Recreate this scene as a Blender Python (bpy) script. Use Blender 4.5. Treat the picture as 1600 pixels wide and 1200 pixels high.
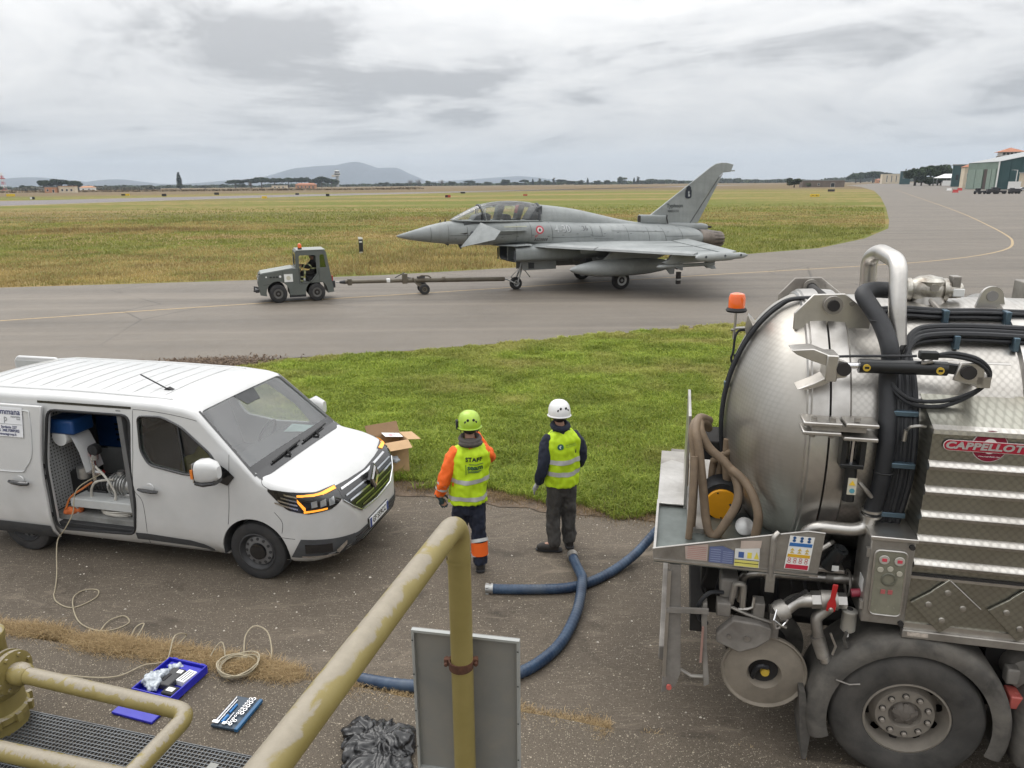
import bpy, bmesh, math, random
import numpy as np
from mathutils import Vector, Matrix, noise
from mathutils.bvhtree import BVHTree
PI = math.pi
R = math.radians
for o in list(bpy.data.objects): bpy.data.objects.remove(o)
SC = bpy.context.scene
COL = SC.collection

# ---------------------------------------------------------------- camera, sky, sun, exposure
cam_d = bpy.data.cameras.new('camera'); cam = bpy.data.objects.new('camera', cam_d); COL.objects.link(cam)
cam_d.sensor_width = 36; cam_d.lens = 36*1130/1600; cam_d.clip_end = 40000; cam_d.clip_start = .05
cam.matrix_world = Matrix.Translation((0, 0, 4.22)) @ Matrix.Rotation(R(90-15.5), 4, 'X') @ Matrix.Rotation(R(-.5), 4, 'Z')
SC.camera = cam
SC.view_settings.view_transform = 'Standard'; SC.view_settings.look = 'None'
SC.view_settings.exposure = 0.3; SC.view_settings.gamma = 1.0
SC.render.engine = 'CYCLES'
cy = SC.cycles
cy.use_denoising = True; cy.max_bounces = 6; cy.diffuse_bounces = 2; cy.glossy_bounces = 3; cy.transmission_bounces = 4
cy.use_adaptive_sampling = True; cy.adaptive_threshold = .02; cy.volume_bounces = 0; cy.transparent_max_bounces = 12; cy.caustics_reflective = False; cy.caustics_refractive = False

SUN_EL, SUN_AZ = 52, -35          # azimuth measured from +Y towards +X
W = bpy.data.worlds.new('World'); SC.world = W; W.use_nodes = True
def build_world():
    nt = W.node_tree; N = nt.nodes; L = nt.links; N.clear()
    out = N.new('ShaderNodeOutputWorld'); bg = N.new('ShaderNodeBackground'); bgs = N.new('ShaderNodeBackground')
    sky = N.new('ShaderNodeTexSky'); sky.sky_type = 'NISHITA'; sky.sun_disc = False
    sky.sun_elevation = R(SUN_EL); sky.sun_rotation = R(SUN_AZ)
    L.new(sky.outputs[0], bgs.inputs[0]); bgs.inputs[1].default_value = .1
    tc = N.new('ShaderNodeTexCoord'); sep = N.new('ShaderNodeSeparateXYZ'); L.new(tc.outputs['Generated'], sep.inputs[0])
    def math_(op, a, b=None, clamp=False):
        n = N.new('ShaderNodeMath'); n.operation = op; n.use_clamp = clamp
        for i, x in enumerate((a, b)):
            if x is None: continue
            if isinstance(x, (int, float)): n.inputs[i].default_value = x
            else: L.new(x, n.inputs[i])
        return n.outputs[0]
    z = math_('MAXIMUM', sep.outputs[2], 0.0)
    zz = math_('ADD', z, .15)
    u = math_('DIVIDE', sep.outputs[0], zz); v = math_('DIVIDE', sep.outputs[1], zz)
    cmb = N.new('ShaderNodeCombineXYZ'); L.new(u, cmb.inputs[0]); L.new(v, cmb.inputs[1])
    def nz(scale, det, rough, dist, off, sy=1.0):
        mp = N.new('ShaderNodeMapping'); mp.inputs['Location'].default_value = (off, off*1.7, off*.3); mp.inputs['Scale'].default_value = (1, sy, 1)
        L.new(cmb.outputs[0], mp.inputs[0])
        n = N.new('ShaderNodeTexNoise'); n.inputs['Scale'].default_value = scale; n.inputs['Detail'].default_value = det
        n.inputs['Roughness'].default_value = rough; n.inputs['Distortion'].default_value = dist
        L.new(mp.outputs[0], n.inputs[0]); return n.outputs[0]
    n1 = nz(.62, 5, .60, .9, 3.1, 1.15); n2 = nz(2.0, 4, .62, .5, 8.4, 1.0); n3 = nz(.2, 2, .5, .2, 21.7, 1.0)
    s = math_('ADD', math_('MULTIPLY', n1, .64), math_('MULTIPLY', n2, .26)); s = math_('ADD', s, math_('MULTIPLY', n3, .24))
    ramp = N.new('ShaderNodeValToRGB'); L.new(s, ramp.inputs[0])
    e = ramp.color_ramp.elements
    e[0].position = .49; e[0].color = (.455, .458, .465, 1)
    e[1].position = .67; e[1].color = (.86, .852, .838, 1)
    m = ramp.color_ramp.elements.new(.565); m.color = (.72, .72, .72, 1)
    # standard overcast luminance: brighter towards the zenith
    cie = math_('ADD', math_('MULTIPLY', z, 2.3), .62)
    # thin even veil towards the horizon
    veil = math_('SUBTRACT', 1.0, math_('MULTIPLY', z, 13.0), True)
    mix0 = N.new('ShaderNodeMixRGB'); L.new(math_('MULTIPLY', veil, .8), mix0.inputs[0]); L.new(ramp.outputs[0], mix0.inputs[1]); mix0.inputs[2].default_value = (.80, .80, .79, 1)
    mul = N.new('ShaderNodeMixRGB'); mul.blend_type = 'MULTIPLY'; mul.inputs[0].default_value = 1
    L.new(mix0.outputs[0], mul.inputs[1]); L.new(cie, mul.inputs[2])
    L.new(mul.outputs[0], bg.inputs[0]); bg.inputs[1].default_value = 1.0
    mx = N.new('ShaderNodeMixShader'); mx.inputs[0].default_value = .975
    L.new(bgs.outputs[0], mx.inputs[1]); L.new(bg.outputs[0], mx.inputs[2]); L.new(mx.outputs[0], out.inputs[0])
build_world()
W.cycles.sampling_method = 'MANUAL'; W.cycles.sample_map_resolution = 256
sd = bpy.data.lights.new('sun', 'SUN'); sun = bpy.data.objects.new('sun', sd); COL.objects.link(sun)
sd.energy = 1.0; sd.angle = R(40); sd.color = (1, .97, .92)
sdir = Vector((math.sin(R(SUN_AZ))*math.cos(R(SUN_EL)), math.cos(R(SUN_AZ))*math.cos(R(SUN_EL)), math.sin(R(SUN_EL))))
sun.rotation_euler = sdir.to_track_quat('Z', 'Y').to_euler(); sun.location = sdir*60

# ---------------------------------------------------------------- materials
MATS = {}
class NT:
    """small wrapper for node building"""
    def __init__(s, name):
        s.m = bpy.data.materials.new(name); s.m.use_nodes = True; s.t = s.m.node_tree
        s.b = s.t.nodes['Principled BSDF']; s.out = s.t.nodes['Material Output']; s.tc = s.t.nodes.new('ShaderNodeTexCoord')
    def n(s, typ, **kw):
        x = s.t.nodes.new('ShaderNode'+typ)
        for k, v in kw.items():
            if k.startswith('_'): setattr(x, k[1:], v)
            else: s.set(x.inputs[k.replace('__', ' ')], v)
        return x
    def set(s, inp, v):
        if isinstance(v, bpy.types.NodeSocket): s.t.links.new(v, inp)
        else:
            if hasattr(inp.default_value, '__len__') and len(inp.default_value) == 4 and len(v) == 3: v = (*v, 1)
            inp.default_value = v
    def co(s, scale=(1, 1, 1), rot=(0, 0, 0), loc=(0, 0, 0), kind='Object'):
        mp = s.t.nodes.new('ShaderNodeMapping'); s.t.links.new(s.tc.outputs[kind], mp.inputs[0])
        mp.inputs['Scale'].default_value = scale; mp.inputs['Rotation'].default_value = rot; mp.inputs['Location'].default_value = loc
        return mp.outputs[0]
    def noise(s, scale, det=4, rough=.55, dist=0, co=None):
        return s.n('TexNoise', Vector=co or s.tc.outputs['Object'], Scale=scale, Detail=det, Roughness=rough, Distortion=dist).outputs[0]
    def vor(s, scale, feature='F1', rnd=1., co=None, out=0):
        return s.n('TexVoronoi', _feature=feature, Vector=co or s.tc.outputs['Object'], Scale=scale, Randomness=rnd).outputs[out]
    def ramp(s, fac, *stops):
        r = s.t.nodes.new('ShaderNodeValToRGB'); s.t.links.new(fac, r.inputs[0]); e = r.color_ramp.elements
        while len(e) < len(stops): e.new(.5)
        for k, (p, c) in enumerate(stops):
            e[k].position = p; e[k].color = (c, c, c, 1) if isinstance(c, (int, float)) else (*c, 1)
        return r.outputs[0]
    def mix(s, fac, a, b, mode='MIX'):
        x = s.t.nodes.new('ShaderNodeMixRGB'); x.blend_type = mode
        for i, v in enumerate((fac, a, b)): s.set(x.inputs[i], v if not (i and isinstance(v, (int, float))) else (v, v, v))
        return x.outputs[0]
    def math(s, op, a, b=0.0, clamp=False):
        x = s.t.nodes.new('ShaderNodeMath'); x.operation = op; x.use_clamp = clamp; s.set(x.inputs[0], a); s.set(x.inputs[1], b); return x.outputs[0]
    def bump(s, h, strength=.3, dist=.01, prev=None):
        x = s.n('Bump', Strength=strength, Distance=dist, Height=h)
        if prev: s.t.links.new(prev, x.inputs['Normal'])
        s.t.links.new(x.outputs[0], s.b.inputs['Normal']); return x.outputs[0]
    def p(s, **kw):
        for k, v in kw.items(): s.set(s.b.inputs[k.replace('__', ' ')], v)
        return s
def mat(name, col, rough=.5, metal=0., var=.12, scale=4., bump=0., bscale=60., dirt=None, dirt_amt=.3, dscale=2.5, coat=0., spec=.5):
    """plain surface with large and small colour variation, optional grime in patches and fine relief"""
    if name in MATS: return MATS[name]
    t = NT(name); c = col
    if var:
        nn = t.noise(scale, 5, .6)
        c = t.mix(t.ramp(nn, (.3, 0.), (.7, 1.)), tuple(x*(1-var) for x in col), tuple(min(1, x*(1+var)) for x in col))
    if dirt:
        nd = t.noise(dscale, 7, .65, .4); c = t.mix(t.math('MULTIPLY', t.ramp(nd, (.42, 0.), (.68, 1.)), dirt_amt), c, dirt)
        t.p(Roughness=t.math('ADD', t.math('MULTIPLY', nd, .25), rough-.1, True))
    else:
        nr = t.noise(scale*3, 3); t.p(Roughness=t.math('ADD', t.math('MULTIPLY', nr, .16), max(0, rough-.08), True))
    t.p(Base__Color=c, Metallic=metal, Coat__Weight=coat, Coat__Roughness=.08, Specular__IOR__Level=spec)
    if bump: t.bump(t.noise(bscale, 4, .6), bump, .01)
    MATS[name] = t.m; return t.m
def glass(name, tint=(.8, .85, .85), alpha_like=.5, rough=.03):
    """thin pane: mixes clear see-through with a mirror-like coat (no refraction offset)"""
    if name in MATS: return MATS[name]
    t = NT(name); t.t.nodes.remove(t.b)
    tr = t.n('BsdfTransparent', Color=tint); gl = t.n('BsdfGlossy', Color=(1, 1, 1), Roughness=rough)
    fr = t.n('Fresnel', IOR=1.5)
    mx = t.t.nodes.new('ShaderNodeMixShader'); t.t.links.new(t.math('ADD', t.math('MULTIPLY', fr.outputs[0], 1.0), alpha_like, True), mx.inputs[0])
    t.t.links.new(tr.outputs[0], mx.inputs[1]); t.t.links.new(gl.outputs[0], mx.inputs[2]); t.t.links.new(mx.outputs[0], t.out.inputs[0])
    MATS[name] = t.m; return t.m
def emis(name, col, strength):
    if name in MATS: return MATS[name]
    t = NT(name); t.p(Base__Color=col, Emission__Color=col, Emission__Strength=strength, Roughness=.3); MATS[name] = t.m; return t.m

# ---------------------------------------------------------------- mesh helpers
def cat(pts, k=6, closed=False):
    """Catmull-Rom through points"""
    P = [Vector(p) for p in pts]; n = len(P); out = []
    if n < 3 and not closed: return P
    for i in range(n if closed else n-1):
        a, b, c, d = (P[(i-1) % n], P[i], P[(i+1) % n], P[(i+2) % n]) if closed else (P[max(i-1, 0)], P[i], P[i+1], P[min(i+2, n-1)])
        for j in range(k):
            t = j/k; out.append(.5*((2*b)+(c-a)*t+(2*a-5*b+4*c-d)*t*t+(3*b-3*c+d-a)*t**3))
    if not closed: out.append(P[-1])
    return out
def fillet(pts, r, k=5):
    """polyline with rounded corners"""
    P = [Vector(p) for p in pts]; out = [P[0]]
    for i in range(1, len(P)-1):
        a, b, c = P[i-1], P[i], P[i+1]; u = (a-b); v = (c-b); d = min(r, u.length*.49, v.length*.49)
        p0 = b+u.normalized()*d; p1 = b+v.normalized()*d
        for j in range(k+1):
            t = j/k; out.append(p0*(1-t)**2+b*2*t*(1-t)+p1*t*t)
    out.append(P[-1]); return out
class MB:
    def __init__(s): s.v = []; s.f = []
    def add(s, v, f):
        o = len(s.v); s.v += [tuple(x) for x in v]; s.f += [tuple(i+o for i in q) for q in f]; return s
    def box(s, x0, x1, y0, y1, z0, z1, M=None):
        v = [(x, y, z) for x in (x0, x1) for y in (y0, y1) for z in (z0, z1)]
        if M is not None: v = [M @ Vector(p) for p in v]
        return s.add(v, [(0, 1, 3, 2), (4, 6, 7, 5), (0, 4, 5, 1), (2, 3, 7, 6), (0, 2, 6, 4), (1, 5, 7, 3)])
    def bar(s, p0, p1, w, h, up=(0, 0, 1)):
        p0 = Vector(p0); p1 = Vector(p1); d = (p1-p0); L = d.length; d.normalize(); upv = Vector(up)
        if abs(d.dot(upv)) > .99: upv = Vector((1, 0, 0))
        sx = d.cross(upv).normalized(); uz = sx.cross(d)
        M = Matrix((d, sx, uz)).transposed().to_4x4(); M.translation = p0
        return s.box(0, L, -w/2, w/2, -h/2, h/2, M)
    def prism(s, poly, ax, lo, hi):
        """polygon in the plane normal to axis ax ('x': (y,z), 'y': (x,z), 'z': (x,y)), extruded lo..hi"""
        f = {'x': lambda a, b, h: (h, a, b), 'y': lambda a, b, h: (a, h, b), 'z': lambda a, b, h: (a, b, h)}[ax]
        n = len(poly); v = [f(a, b, lo) for a, b in poly]+[f(a, b, hi) for a, b in poly]
        fs = [tuple(range(n)), tuple(range(2*n-1, n-1, -1))]+[(i, i+n, (i+1) % n+n, (i+1) % n) for i in range(n)]
        return s.add(v, fs)
    def cyl(s, p0, p1, r0, r1=None, n=16, caps=True):
        return s.sweep([p0, p1], [r0, r0 if r1 is None else r1], n, caps)
    def sweep(s, pts, r, n=8, caps=True, closed=False, flat=1.):
        P = [Vector(p) for p in pts]; m = len(P); rr = r if isinstance(r, (list, tuple)) else [r]*m
        T = []
        for i in range(m):
            a = P[(i-1) % m] if (closed or i) else P[i]; b = P[(i+1) % m] if (closed or i < m-1) else P[i]
            d = b-a; T.append(d.normalized() if d.length > 1e-9 else Vector((0, 0, 1)))
        up = Vector((0, 0, 1)) if abs(T[0].z) < .9 else Vector((1, 0, 0)); nrm = T[0].cross(up).normalized()
        V = []
        for i in range(m):
            nrm = (nrm-T[i]*nrm.dot(T[i])); nrm = nrm.normalized() if nrm.length > 1e-6 else T[i].orthogonal().normalized(); bn = T[i].cross(nrm)
            for k in range(n):
                a = 2*PI*k/n; V.append(P[i]+(nrm*math.cos(a)+bn*math.sin(a)*flat)*rr[i])
        F = []
        for i in range(m if closed else m-1):
            j = (i+1) % m
            for k in range(n): F.append((i*n+k, i*n+(k+1) % n, j*n+(k+1) % n, j*n+k))
        if caps and not closed: F += [tuple(range(n-1, -1, -1)), tuple(range((m-1)*n, m*n))]
        return s.add(V, F)
    def tube(s, pts, r, n=8, k=6, closed=False): return s.sweep(cat(pts, k, closed), r, n, True, closed)
    def lathe(s, prof, o=(0, 0, 0), ax='z', n=24, caps=True):
        """prof: (radius, height) along axis"""
        f = {'x': lambda r, a, h: (o[0]+h, o[1]+r*math.cos(a), o[2]+r*math.sin(a)),
             'y': lambda r, a, h: (o[0]+r*math.cos(a), o[1]+h, o[2]+r*math.sin(a)),
             'z': lambda r, a, h: (o[0]+r*math.cos(a), o[1]+r*math.sin(a), o[2]+h)}[ax]
        rings = [[f(r, 2*PI*k/n, h) for k in range(n)] for r, h in prof]
        return s.loft(rings, caps)
    def loft(s, rings, caps=True, closed=True):
        n = len(rings[0]); V = [p for r in rings for p in r]; F = []
        for i in range(len(rings)-1):
            for k in range(n if closed else n-1): F.append((i*n+k, i*n+(k+1) % n, (i+1)*n+(k+1) % n, (i+1)*n+k))
        if caps and closed: F += [tuple(range(n-1, -1, -1)), tuple(range((len(rings)-1)*n, len(rings)*n))]
        return s.add(V, F)
    def ball(s, c, rx, ry=None, rz=None, n=14, m=9):
        ry = ry or rx; rz = rz or rx
        rings = [[(c[0]+rx*math.sin(PI*(i+.02)/(m+.04))*math.cos(2*PI*k/n), c[1]+ry*math.sin(PI*(i+.02)/(m+.04))*math.sin(2*PI*k/n), c[2]+rz*math.cos(PI*(i+.02)/(m+.04))) for k in range(n)] for i in range(m+1)]
        return s.loft(rings)
    def xf(s, M): s.v = [tuple(M @ Vector(p)) for p in s.v]; return s
    def mesh(s, name, angle=38, smooth=True):
        me = bpy.data.meshes.new(name); me.from_pydata(s.v, [], s.f)
        bm = bmesh.new(); bm.from_mesh(me); bmesh.ops.recalc_face_normals(bm, faces=bm.faces); bm.to_mesh(me); bm.free()
        if smooth:
            me.polygons.foreach_set('use_smooth', [True]*len(me.polygons)); me.set_sharp_from_angle(angle=R(angle))
        return me
    def build(s, name, m, parent=None, bevel=0., angle=38, smooth=True, loc=None, rot=None, label=None):
        me = s.mesh(name, angle, smooth); return link(name, me, m, parent, bevel, loc, rot, label)
def link(name, me, m, parent=None, bevel=0., loc=None, rot=None, label=None):
    o = bpy.data.objects.new(name, me); COL.objects.link(o)
    if m is not None and not me.materials: me.materials.append(m)
    if parent: o.parent = parent
    if bevel:
        b = o.modifiers.new('bevel', 'BEVEL'); b.width = bevel; b.segments = 2; b.limit_method = 'ANGLE'; b.angle_limit = R(40); b.harden_normals = False
    if loc: o.location = loc
    if rot: o.rotation_euler = rot
    if label: o['label'] = label
    return o
def tag(o, label, category, group=None, kind=None):
    o['label'] = label; o['category'] = category
    if group: o['group'] = group
    if kind: o['kind'] = kind
    return o
def thing(name, label, category, loc=(0, 0, 0), rz=0., group=None):
    o = bpy.data.objects.new(name, None); COL.objects.link(o); o.location = loc; o.rotation_euler = (0, 0, rz); o.empty_display_size = .2
    return tag(o, label, category, group)
def struct(name, mb_or_me, m, smooth=False, label=None):
    me = mb_or_me if isinstance(mb_or_me, bpy.types.Mesh) else mb_or_me.mesh(name, smooth=smooth)
    o = link(name, me, m); o['kind'] = 'structure'
    if label: o['label'] = label
    return o
def copy_tree(o, parent=None):
    c = o.copy(); COL.objects.link(c); c.parent = parent
    for ch in list(o.children): copy_tree(ch, c)
    return c
def np_mesh(name, V, F, m, colors=None, smooth=False):
    me = bpy.data.meshes.new(name); V = np.asarray(V, np.float32); F = np.asarray(F, np.int32); k = F.shape[1]
    me.vertices.add(len(V)); me.vertices.foreach_set('co', V.ravel())
    me.loops.add(F.size); me.loops.foreach_set('vertex_index', F.ravel())
    me.polygons.add(len(F)); me.polygons.foreach_set('loop_start', np.arange(len(F), dtype=np.int32)*k)
    if smooth: me.polygons.foreach_set('use_smooth', np.ones(len(F), bool))
    if colors is not None:
        a = me.color_attributes.new('tint', 'FLOAT_COLOR', 'POINT'); C = np.ones((len(V), 4), np.float32); C[:, :3] = colors; a.data.foreach_set('color', C.ravel())
    me.update(calc_edges=True); me.materials.append(m); return me
BAKE = bpy.data.scenes.new('bake')       # small side scene: applying modifiers there does not re-evaluate everything
def baked(o):
    """mesh with modifiers applied; removes the source object"""
    vl = BAKE.view_layers[0]; vl.update(); dg = vl.depsgraph; me = bpy.data.meshes.new_from_object(o.evaluated_get(dg)); bpy.data.objects.remove(o); return me
def shade(me, angle=38):
    me.polygons.foreach_set('use_smooth', [True]*len(me.polygons)); me.set_sharp_from_angle(angle=R(angle)); return me
def boolean(base, cutters, op='DIFFERENCE'):
    """base, cutters: MB objects; returns the cut mesh"""
    o = bpy.data.objects.new('tmp_base', base.mesh('tmp', smooth=False)); BAKE.collection.objects.link(o); cs = []
    for c in cutters:
        q = bpy.data.objects.new('tmp_cut', c.mesh('tmp', smooth=False)); BAKE.collection.objects.link(q); cs.append(q)
        md = o.modifiers.new('b', 'BOOLEAN'); md.object = q; md.operation = op; md.solver = 'EXACT'
    me = baked(o)
    for q in cs: bpy.data.objects.remove(q)
    return me
def remesh(mb, voxel, smooth_it=4, disp=None):
    o = bpy.data.objects.new('tmp_rm', mb.mesh('tmp')); BAKE.collection.objects.link(o)
    md = o.modifiers.new('r', 'REMESH'); md.mode = 'VOXEL'; md.voxel_size = voxel
    if smooth_it:
        sm = o.modifiers.new('s', 'SMOOTH'); sm.iterations = smooth_it; sm.factor = .5
    me = baked(o)
    if disp:
        n = len(me.vertices); C = np.zeros(n*3, np.float32); Q = np.zeros(n*3, np.float32); me.vertices.foreach_get('co', C); me.vertex_normals.foreach_get('vector', Q)
        d = np.array([disp(Vector(c)) for c in C.reshape(-1, 3)], np.float32); me.vertices.foreach_set('co', (C.reshape(-1, 3)+Q.reshape(-1, 3)*d[:, None]).ravel()); me.update()
    return shade(me, 60)
def text(s, size, m, parent=None, name='lettering', M=None, extrude=.0005, shear=0., align='CENTER', spacing=1., bold=0., drape=None, label=None, sx=1.):
    """flat lettering as a mesh; M places the text plane (x right, y up); drape(point)->point moves it on to a surface"""
    c = bpy.data.curves.new('t', 'FONT'); c.body = s; c.size = size; c.extrude = extrude; c.shear = shear; c.align_x = align; c.align_y = 'CENTER'; c.space_character = spacing; c.offset = bold; c.resolution_u = 3
    o = bpy.data.objects.new('tmp_t', c); BAKE.collection.objects.link(o); me = baked(o)
    for v in me.vertices:
        p = Vector((v.co.x*sx, v.co.y, v.co.z)); p = M @ p if M is not None else p
        v.co = drape(p) if drape else p
    me.name = name; me.materials.clear(); return link(name, me, m, parent, label=label)
def frame3(o, x, y):
    """matrix with origin o, x axis x, y axis y"""
    x = Vector(x).normalized(); y = Vector(y).normalized(); z = x.cross(y).normalized(); y = z.cross(x)
    M = Matrix((x, y, z)).transposed().to_4x4(); M.translation = o; return M
# apron frame: a runs to the right and nearer, n runs away from the camera
TH = R(-13.0)
def AP(a, n, z=0.): return (a*math.cos(TH)-n*math.sin(TH), a*math.sin(TH)+n*math.cos(TH), z)
rnd = random.Random(7)

# ================================================================ GROUND
def grow_colors(t):
    """colour of a rough meadow seen from afar: green, straw and bare brown in wind-drawn patches"""
    co = t.co((1, 1, 1), (0, 0, R(-20)))
    st = t.co((.16, 1, 1), (0, 0, R(-12)))
    n1 = t.noise(.045, 3, .6, .5, st); n2 = t.noise(.3, 3, .65, .3, co); n3 = t.noise(4.5, 3, .7, 0, co); n0 = t.noise(.012, 2, .55, .3, st)
    green = t.mix(t.ramp(n3, (.3, 0.), (.7, 1.)), (.095, .115, .025), (.19, .195, .052))
    straw = t.mix(t.ramp(n3, (.3, 0.), (.7, 1.)), (.19, .14, .055), (.33, .25, .11))
    f = t.math('ADD', t.math('MULTIPLY', n1, .65), t.math('MULTIPLY', n2, .35))
    c = t.mix(t.ramp(f, (.46, 0.), (.56, 1.)), green, straw)
    brown = t.mix(n3, (.14, .098, .062), (.23, .17, .11))
    c = t.mix(t.math('MULTIPLY', t.ramp(n0, (.52, 0.), (.66, 1.)), .75), c, brown)
    t.bump(t.noise(3., 3, .75), .9, .25)
    return c
t = NT('meadow')
c = grow_colors(t)
# brown reeds take over beyond the runway
ln = t.n('VectorMath', _operation='LENGTH', Vector=t.tc.outputs['Object']).outputs[1]
far = t.ramp(t.math('DIVIDE', t.math('ADD', ln, t.math('MULTIPLY', t.noise(.012, 3), 160.)), 1000.), (.44, 0.), (.56, 1.))
fb = t.mix(t.noise(.03, 5, .6), (.11, .075, .05), (.20, .145, .095))
c = t.mix(t.math('MULTIPLY', far, .8), c, fb)
t.p(Base__Color=c, Roughness=.95, Specular__IOR__Level=.1); M_MEADOW = t.m
gm = MB(); S = 14000
gm.add([(-S, -400, 0), (S, -400, 0), (S, S, 0), (-S, S, 0)], [(0, 1, 2, 3)])
struct('ground', gm, M_MEADOW, label='open meadow of green and straw coloured grass')

# ---- asphalt
def asphalt(name, dark, light, speck, speck_amt, streak=None, cracks=True):
    t = NT(name); co = t.tc.outputs['Object']
    n1 = t.noise(.35, 4, .62, .3); n2 = t.noise(2.2, 4, .65); n3 = t.noise(190, 2, .7); n4 = t.noise(45, 2, .7)
    f = t.math('ADD', t.math('MULTIPLY', n1, .45), t.math('MULTIPLY', n2, .25)); f = t.math('ADD', f, t.math('MULTIPLY', n4, .30))
    c = t.mix(t.ramp(f, (.41, 0.), (.60, 1.)), dark, light)
    c = t.mix(.55, c, t.mix(t.ramp(n3, (.35, 0.), (.68, 1.)), tuple(x*.45 for x in dark), tuple(x*1.5 for x in light)))
    # pale stone chips
    va = t.n('TexVoronoi', _voronoi_dimensions='2D', Vector=co, Scale=75.); vb = t.n('TexVoronoi', _voronoi_dimensions='2D', Vector=co, Scale=17.); v1, vr, v2, vr2 = va.outputs[0], va.outputs[1], vb.outputs[0], vb.outputs[1]
    def sel(col, lo):
        s = t.n('SeparateColor', Color=col).outputs[0]; return t.ramp(s, (lo, 0.), (lo+.02, 1.))
    k1 = t.math('MULTIPLY', t.ramp(v1, (.22, 1.), (.38, 0.)), sel(vr, 1-speck_amt))
    k2 = t.math('MULTIPLY', t.ramp(v2, (.10, 1.), (.16, 0.)), sel(vr2, .94))
    c = t.mix(k1, c, speck); c = t.mix(t.math('MULTIPLY', k2, .8), c, tuple(min(1, x*1.25) for x in speck))
    if streak:
        ns = t.noise(.5, 3, .6, .2, t.co((.035, 1, 1), (0, 0, -streak))); c = t.mix(t.math('MULTIPLY', t.ramp(ns, (.45, 0.), (.72, 1.)), .6), c, tuple(x*.6 for x in dark))
        ns = t.noise(1.1, 4, .6, .2, t.co((.03, 1, 1), (0, 0, -streak), (3, 9, 0))); c = t.mix(t.math('MULTIPLY', t.ramp(ns, (.5, 0.), (.72, 1.)), .5), c, tuple(x*1.3 for x in light))
    if not streak and cracks:
        c = t.mix(t.math('MULTIPLY', t.ramp(t.noise(.9, 4, .6, 1.2, t.co((1, 1, 1), (0, 0, 0), (7, 3, 0))), (.56, 0.), (.66, 1.)), .55), c, tuple(x*.6 for x in dark))
        c = t.mix(t.math('MULTIPLY', t.ramp(t.noise(1.6, 5, .7, 1.5, t.co((.5, 1.6, 1), (0, 0, R(13)), (2, 8, 0))), (.56, 0.), (.70, 1.)), .45), c, tuple(x*1.7 for x in light))
        v4 = t.noise(3.2, 2, .5, 3.5, t.co((.35, 2.2, 1), (0, 0, R(10)))); c = t.mix(t.math('MULTIPLY', t.ramp(v4, (.485, 0.), (.497, 1.), (.503, 1.), (.515, 0.)), .35), c, tuple(x*1.9 for x in light))
    if cracks:
        vc = t.vor(.16, 'DISTANCE_TO_EDGE', co=t.n('MixRGB', Fac=.12, Color1=co, Color2=t.n('TexNoise', Vector=co, Scale=1.3, Detail=3).outputs[1]).outputs[0])
        c = t.mix(t.math('MULTIPLY', t.ramp(vc, (.0, .75), (.006, 0.)), t.ramp(t.noise(.1, 2), (.5, 0.), (.6, 1.))), c, tuple(x*.3 for x in dark))
    t.p(Base__Color=c, Roughness=t.math('ADD', t.math('MULTIPLY', n2, .3), .52 if streak else .66), Specular__IOR__Level=.5 if streak else .3)
    t.bump(t.math('ADD', t.math('MULTIPLY', n3, .6), t.math('MULTIPLY', v1, -.6)), .55, .006)
    return t.m
M_APRON = asphalt('apron_asphalt', (.056, .0455, .034), (.135, .111, .085), (.30, .26, .205), .09)
M_TAXI = asphalt('taxiway_asphalt', (.090, .0755, .059), (.155, .132, .105), (.22, .195, .165), .10, streak=R(21.8))
M_RUN = asphalt('runway_asphalt', (.13, .115, .115), (.19, .17, .17), (.25, .23, .22), .05, cracks=False)
def sheet(name, poly, z, m, label): return struct(name, MB().add([(x, y, z) for x, y in poly], [tuple(range(len(poly)))]), m, label=label)
sheet('apron', [AP(-70, -16)[:2], AP(60, -16)[:2], AP(60, 8.4)[:2], AP(12, 8.75)[:2], AP(4, 9.0)[:2], AP(-.5, 9.08)[:2], AP(-4.2, 9.45)[:2], (-4.6, 10.5), (-6.4, 15.9), (-7.2, 17.5), (-12, 16.6), (-40, 9), (-70, 2)], .004, M_APRON, 'dark brown worn asphalt apron with pale stone chips')
near = [(-120, -18), (-70, -2), (-40, 7.2), (-22, 13.1), (-11.8, 16.2), (-8.6, 17.1), (-2.5, 18.6), (6.5, 21.7), (11.2, 23.5), (17.7, 25.8), (30, 30.5), (60, 42), (120, 66), (420, 180)]
farE = [(900, 520), (900, 1500), (560, 1120), (308.2, 690.3), (236.4, 505.1), (152.5, 313.4), (95.9, 193.2), (59.1, 116.9), (40.8, 79.7), (34.2, 66.8), (26.5, 55.1), (20.0, 47.5), (13.8, 43.7), (5.7, 40.0), (-.6, 37.4), (-6.1, 35.1), (-11.8, 33.6), (-17.2, 32.6), (-22.4, 31.7), (-40, 26), (-75, 15), (-120, 0)]
sheet('taxiway', near+farE, .009, M_TAXI, 'grey brown asphalt taxiway widening towards the hangars')
rn = [(-190, -10), (-160, 90), (-125.2, 182.9), (-110, 235), (-92, 280), (-53.6, 342), (-15.4, 400), (41.8, 490), (115, 640), (240, 900)]
rf = [(285, 900), (155, 640), (78, 500), (15, 405), (-30, 350), (-22, 350)]
rf = [(300, 900), (160, 680), (56, 545), (-20, 450), (-68, 395), (-118, 330), (-148, 282), (-171, 240), (-215, 90), (-240, -10)]
sheet('runway', rn+rf, .02, M_RUN, 'pale grey runway strip across the far meadow')
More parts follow.
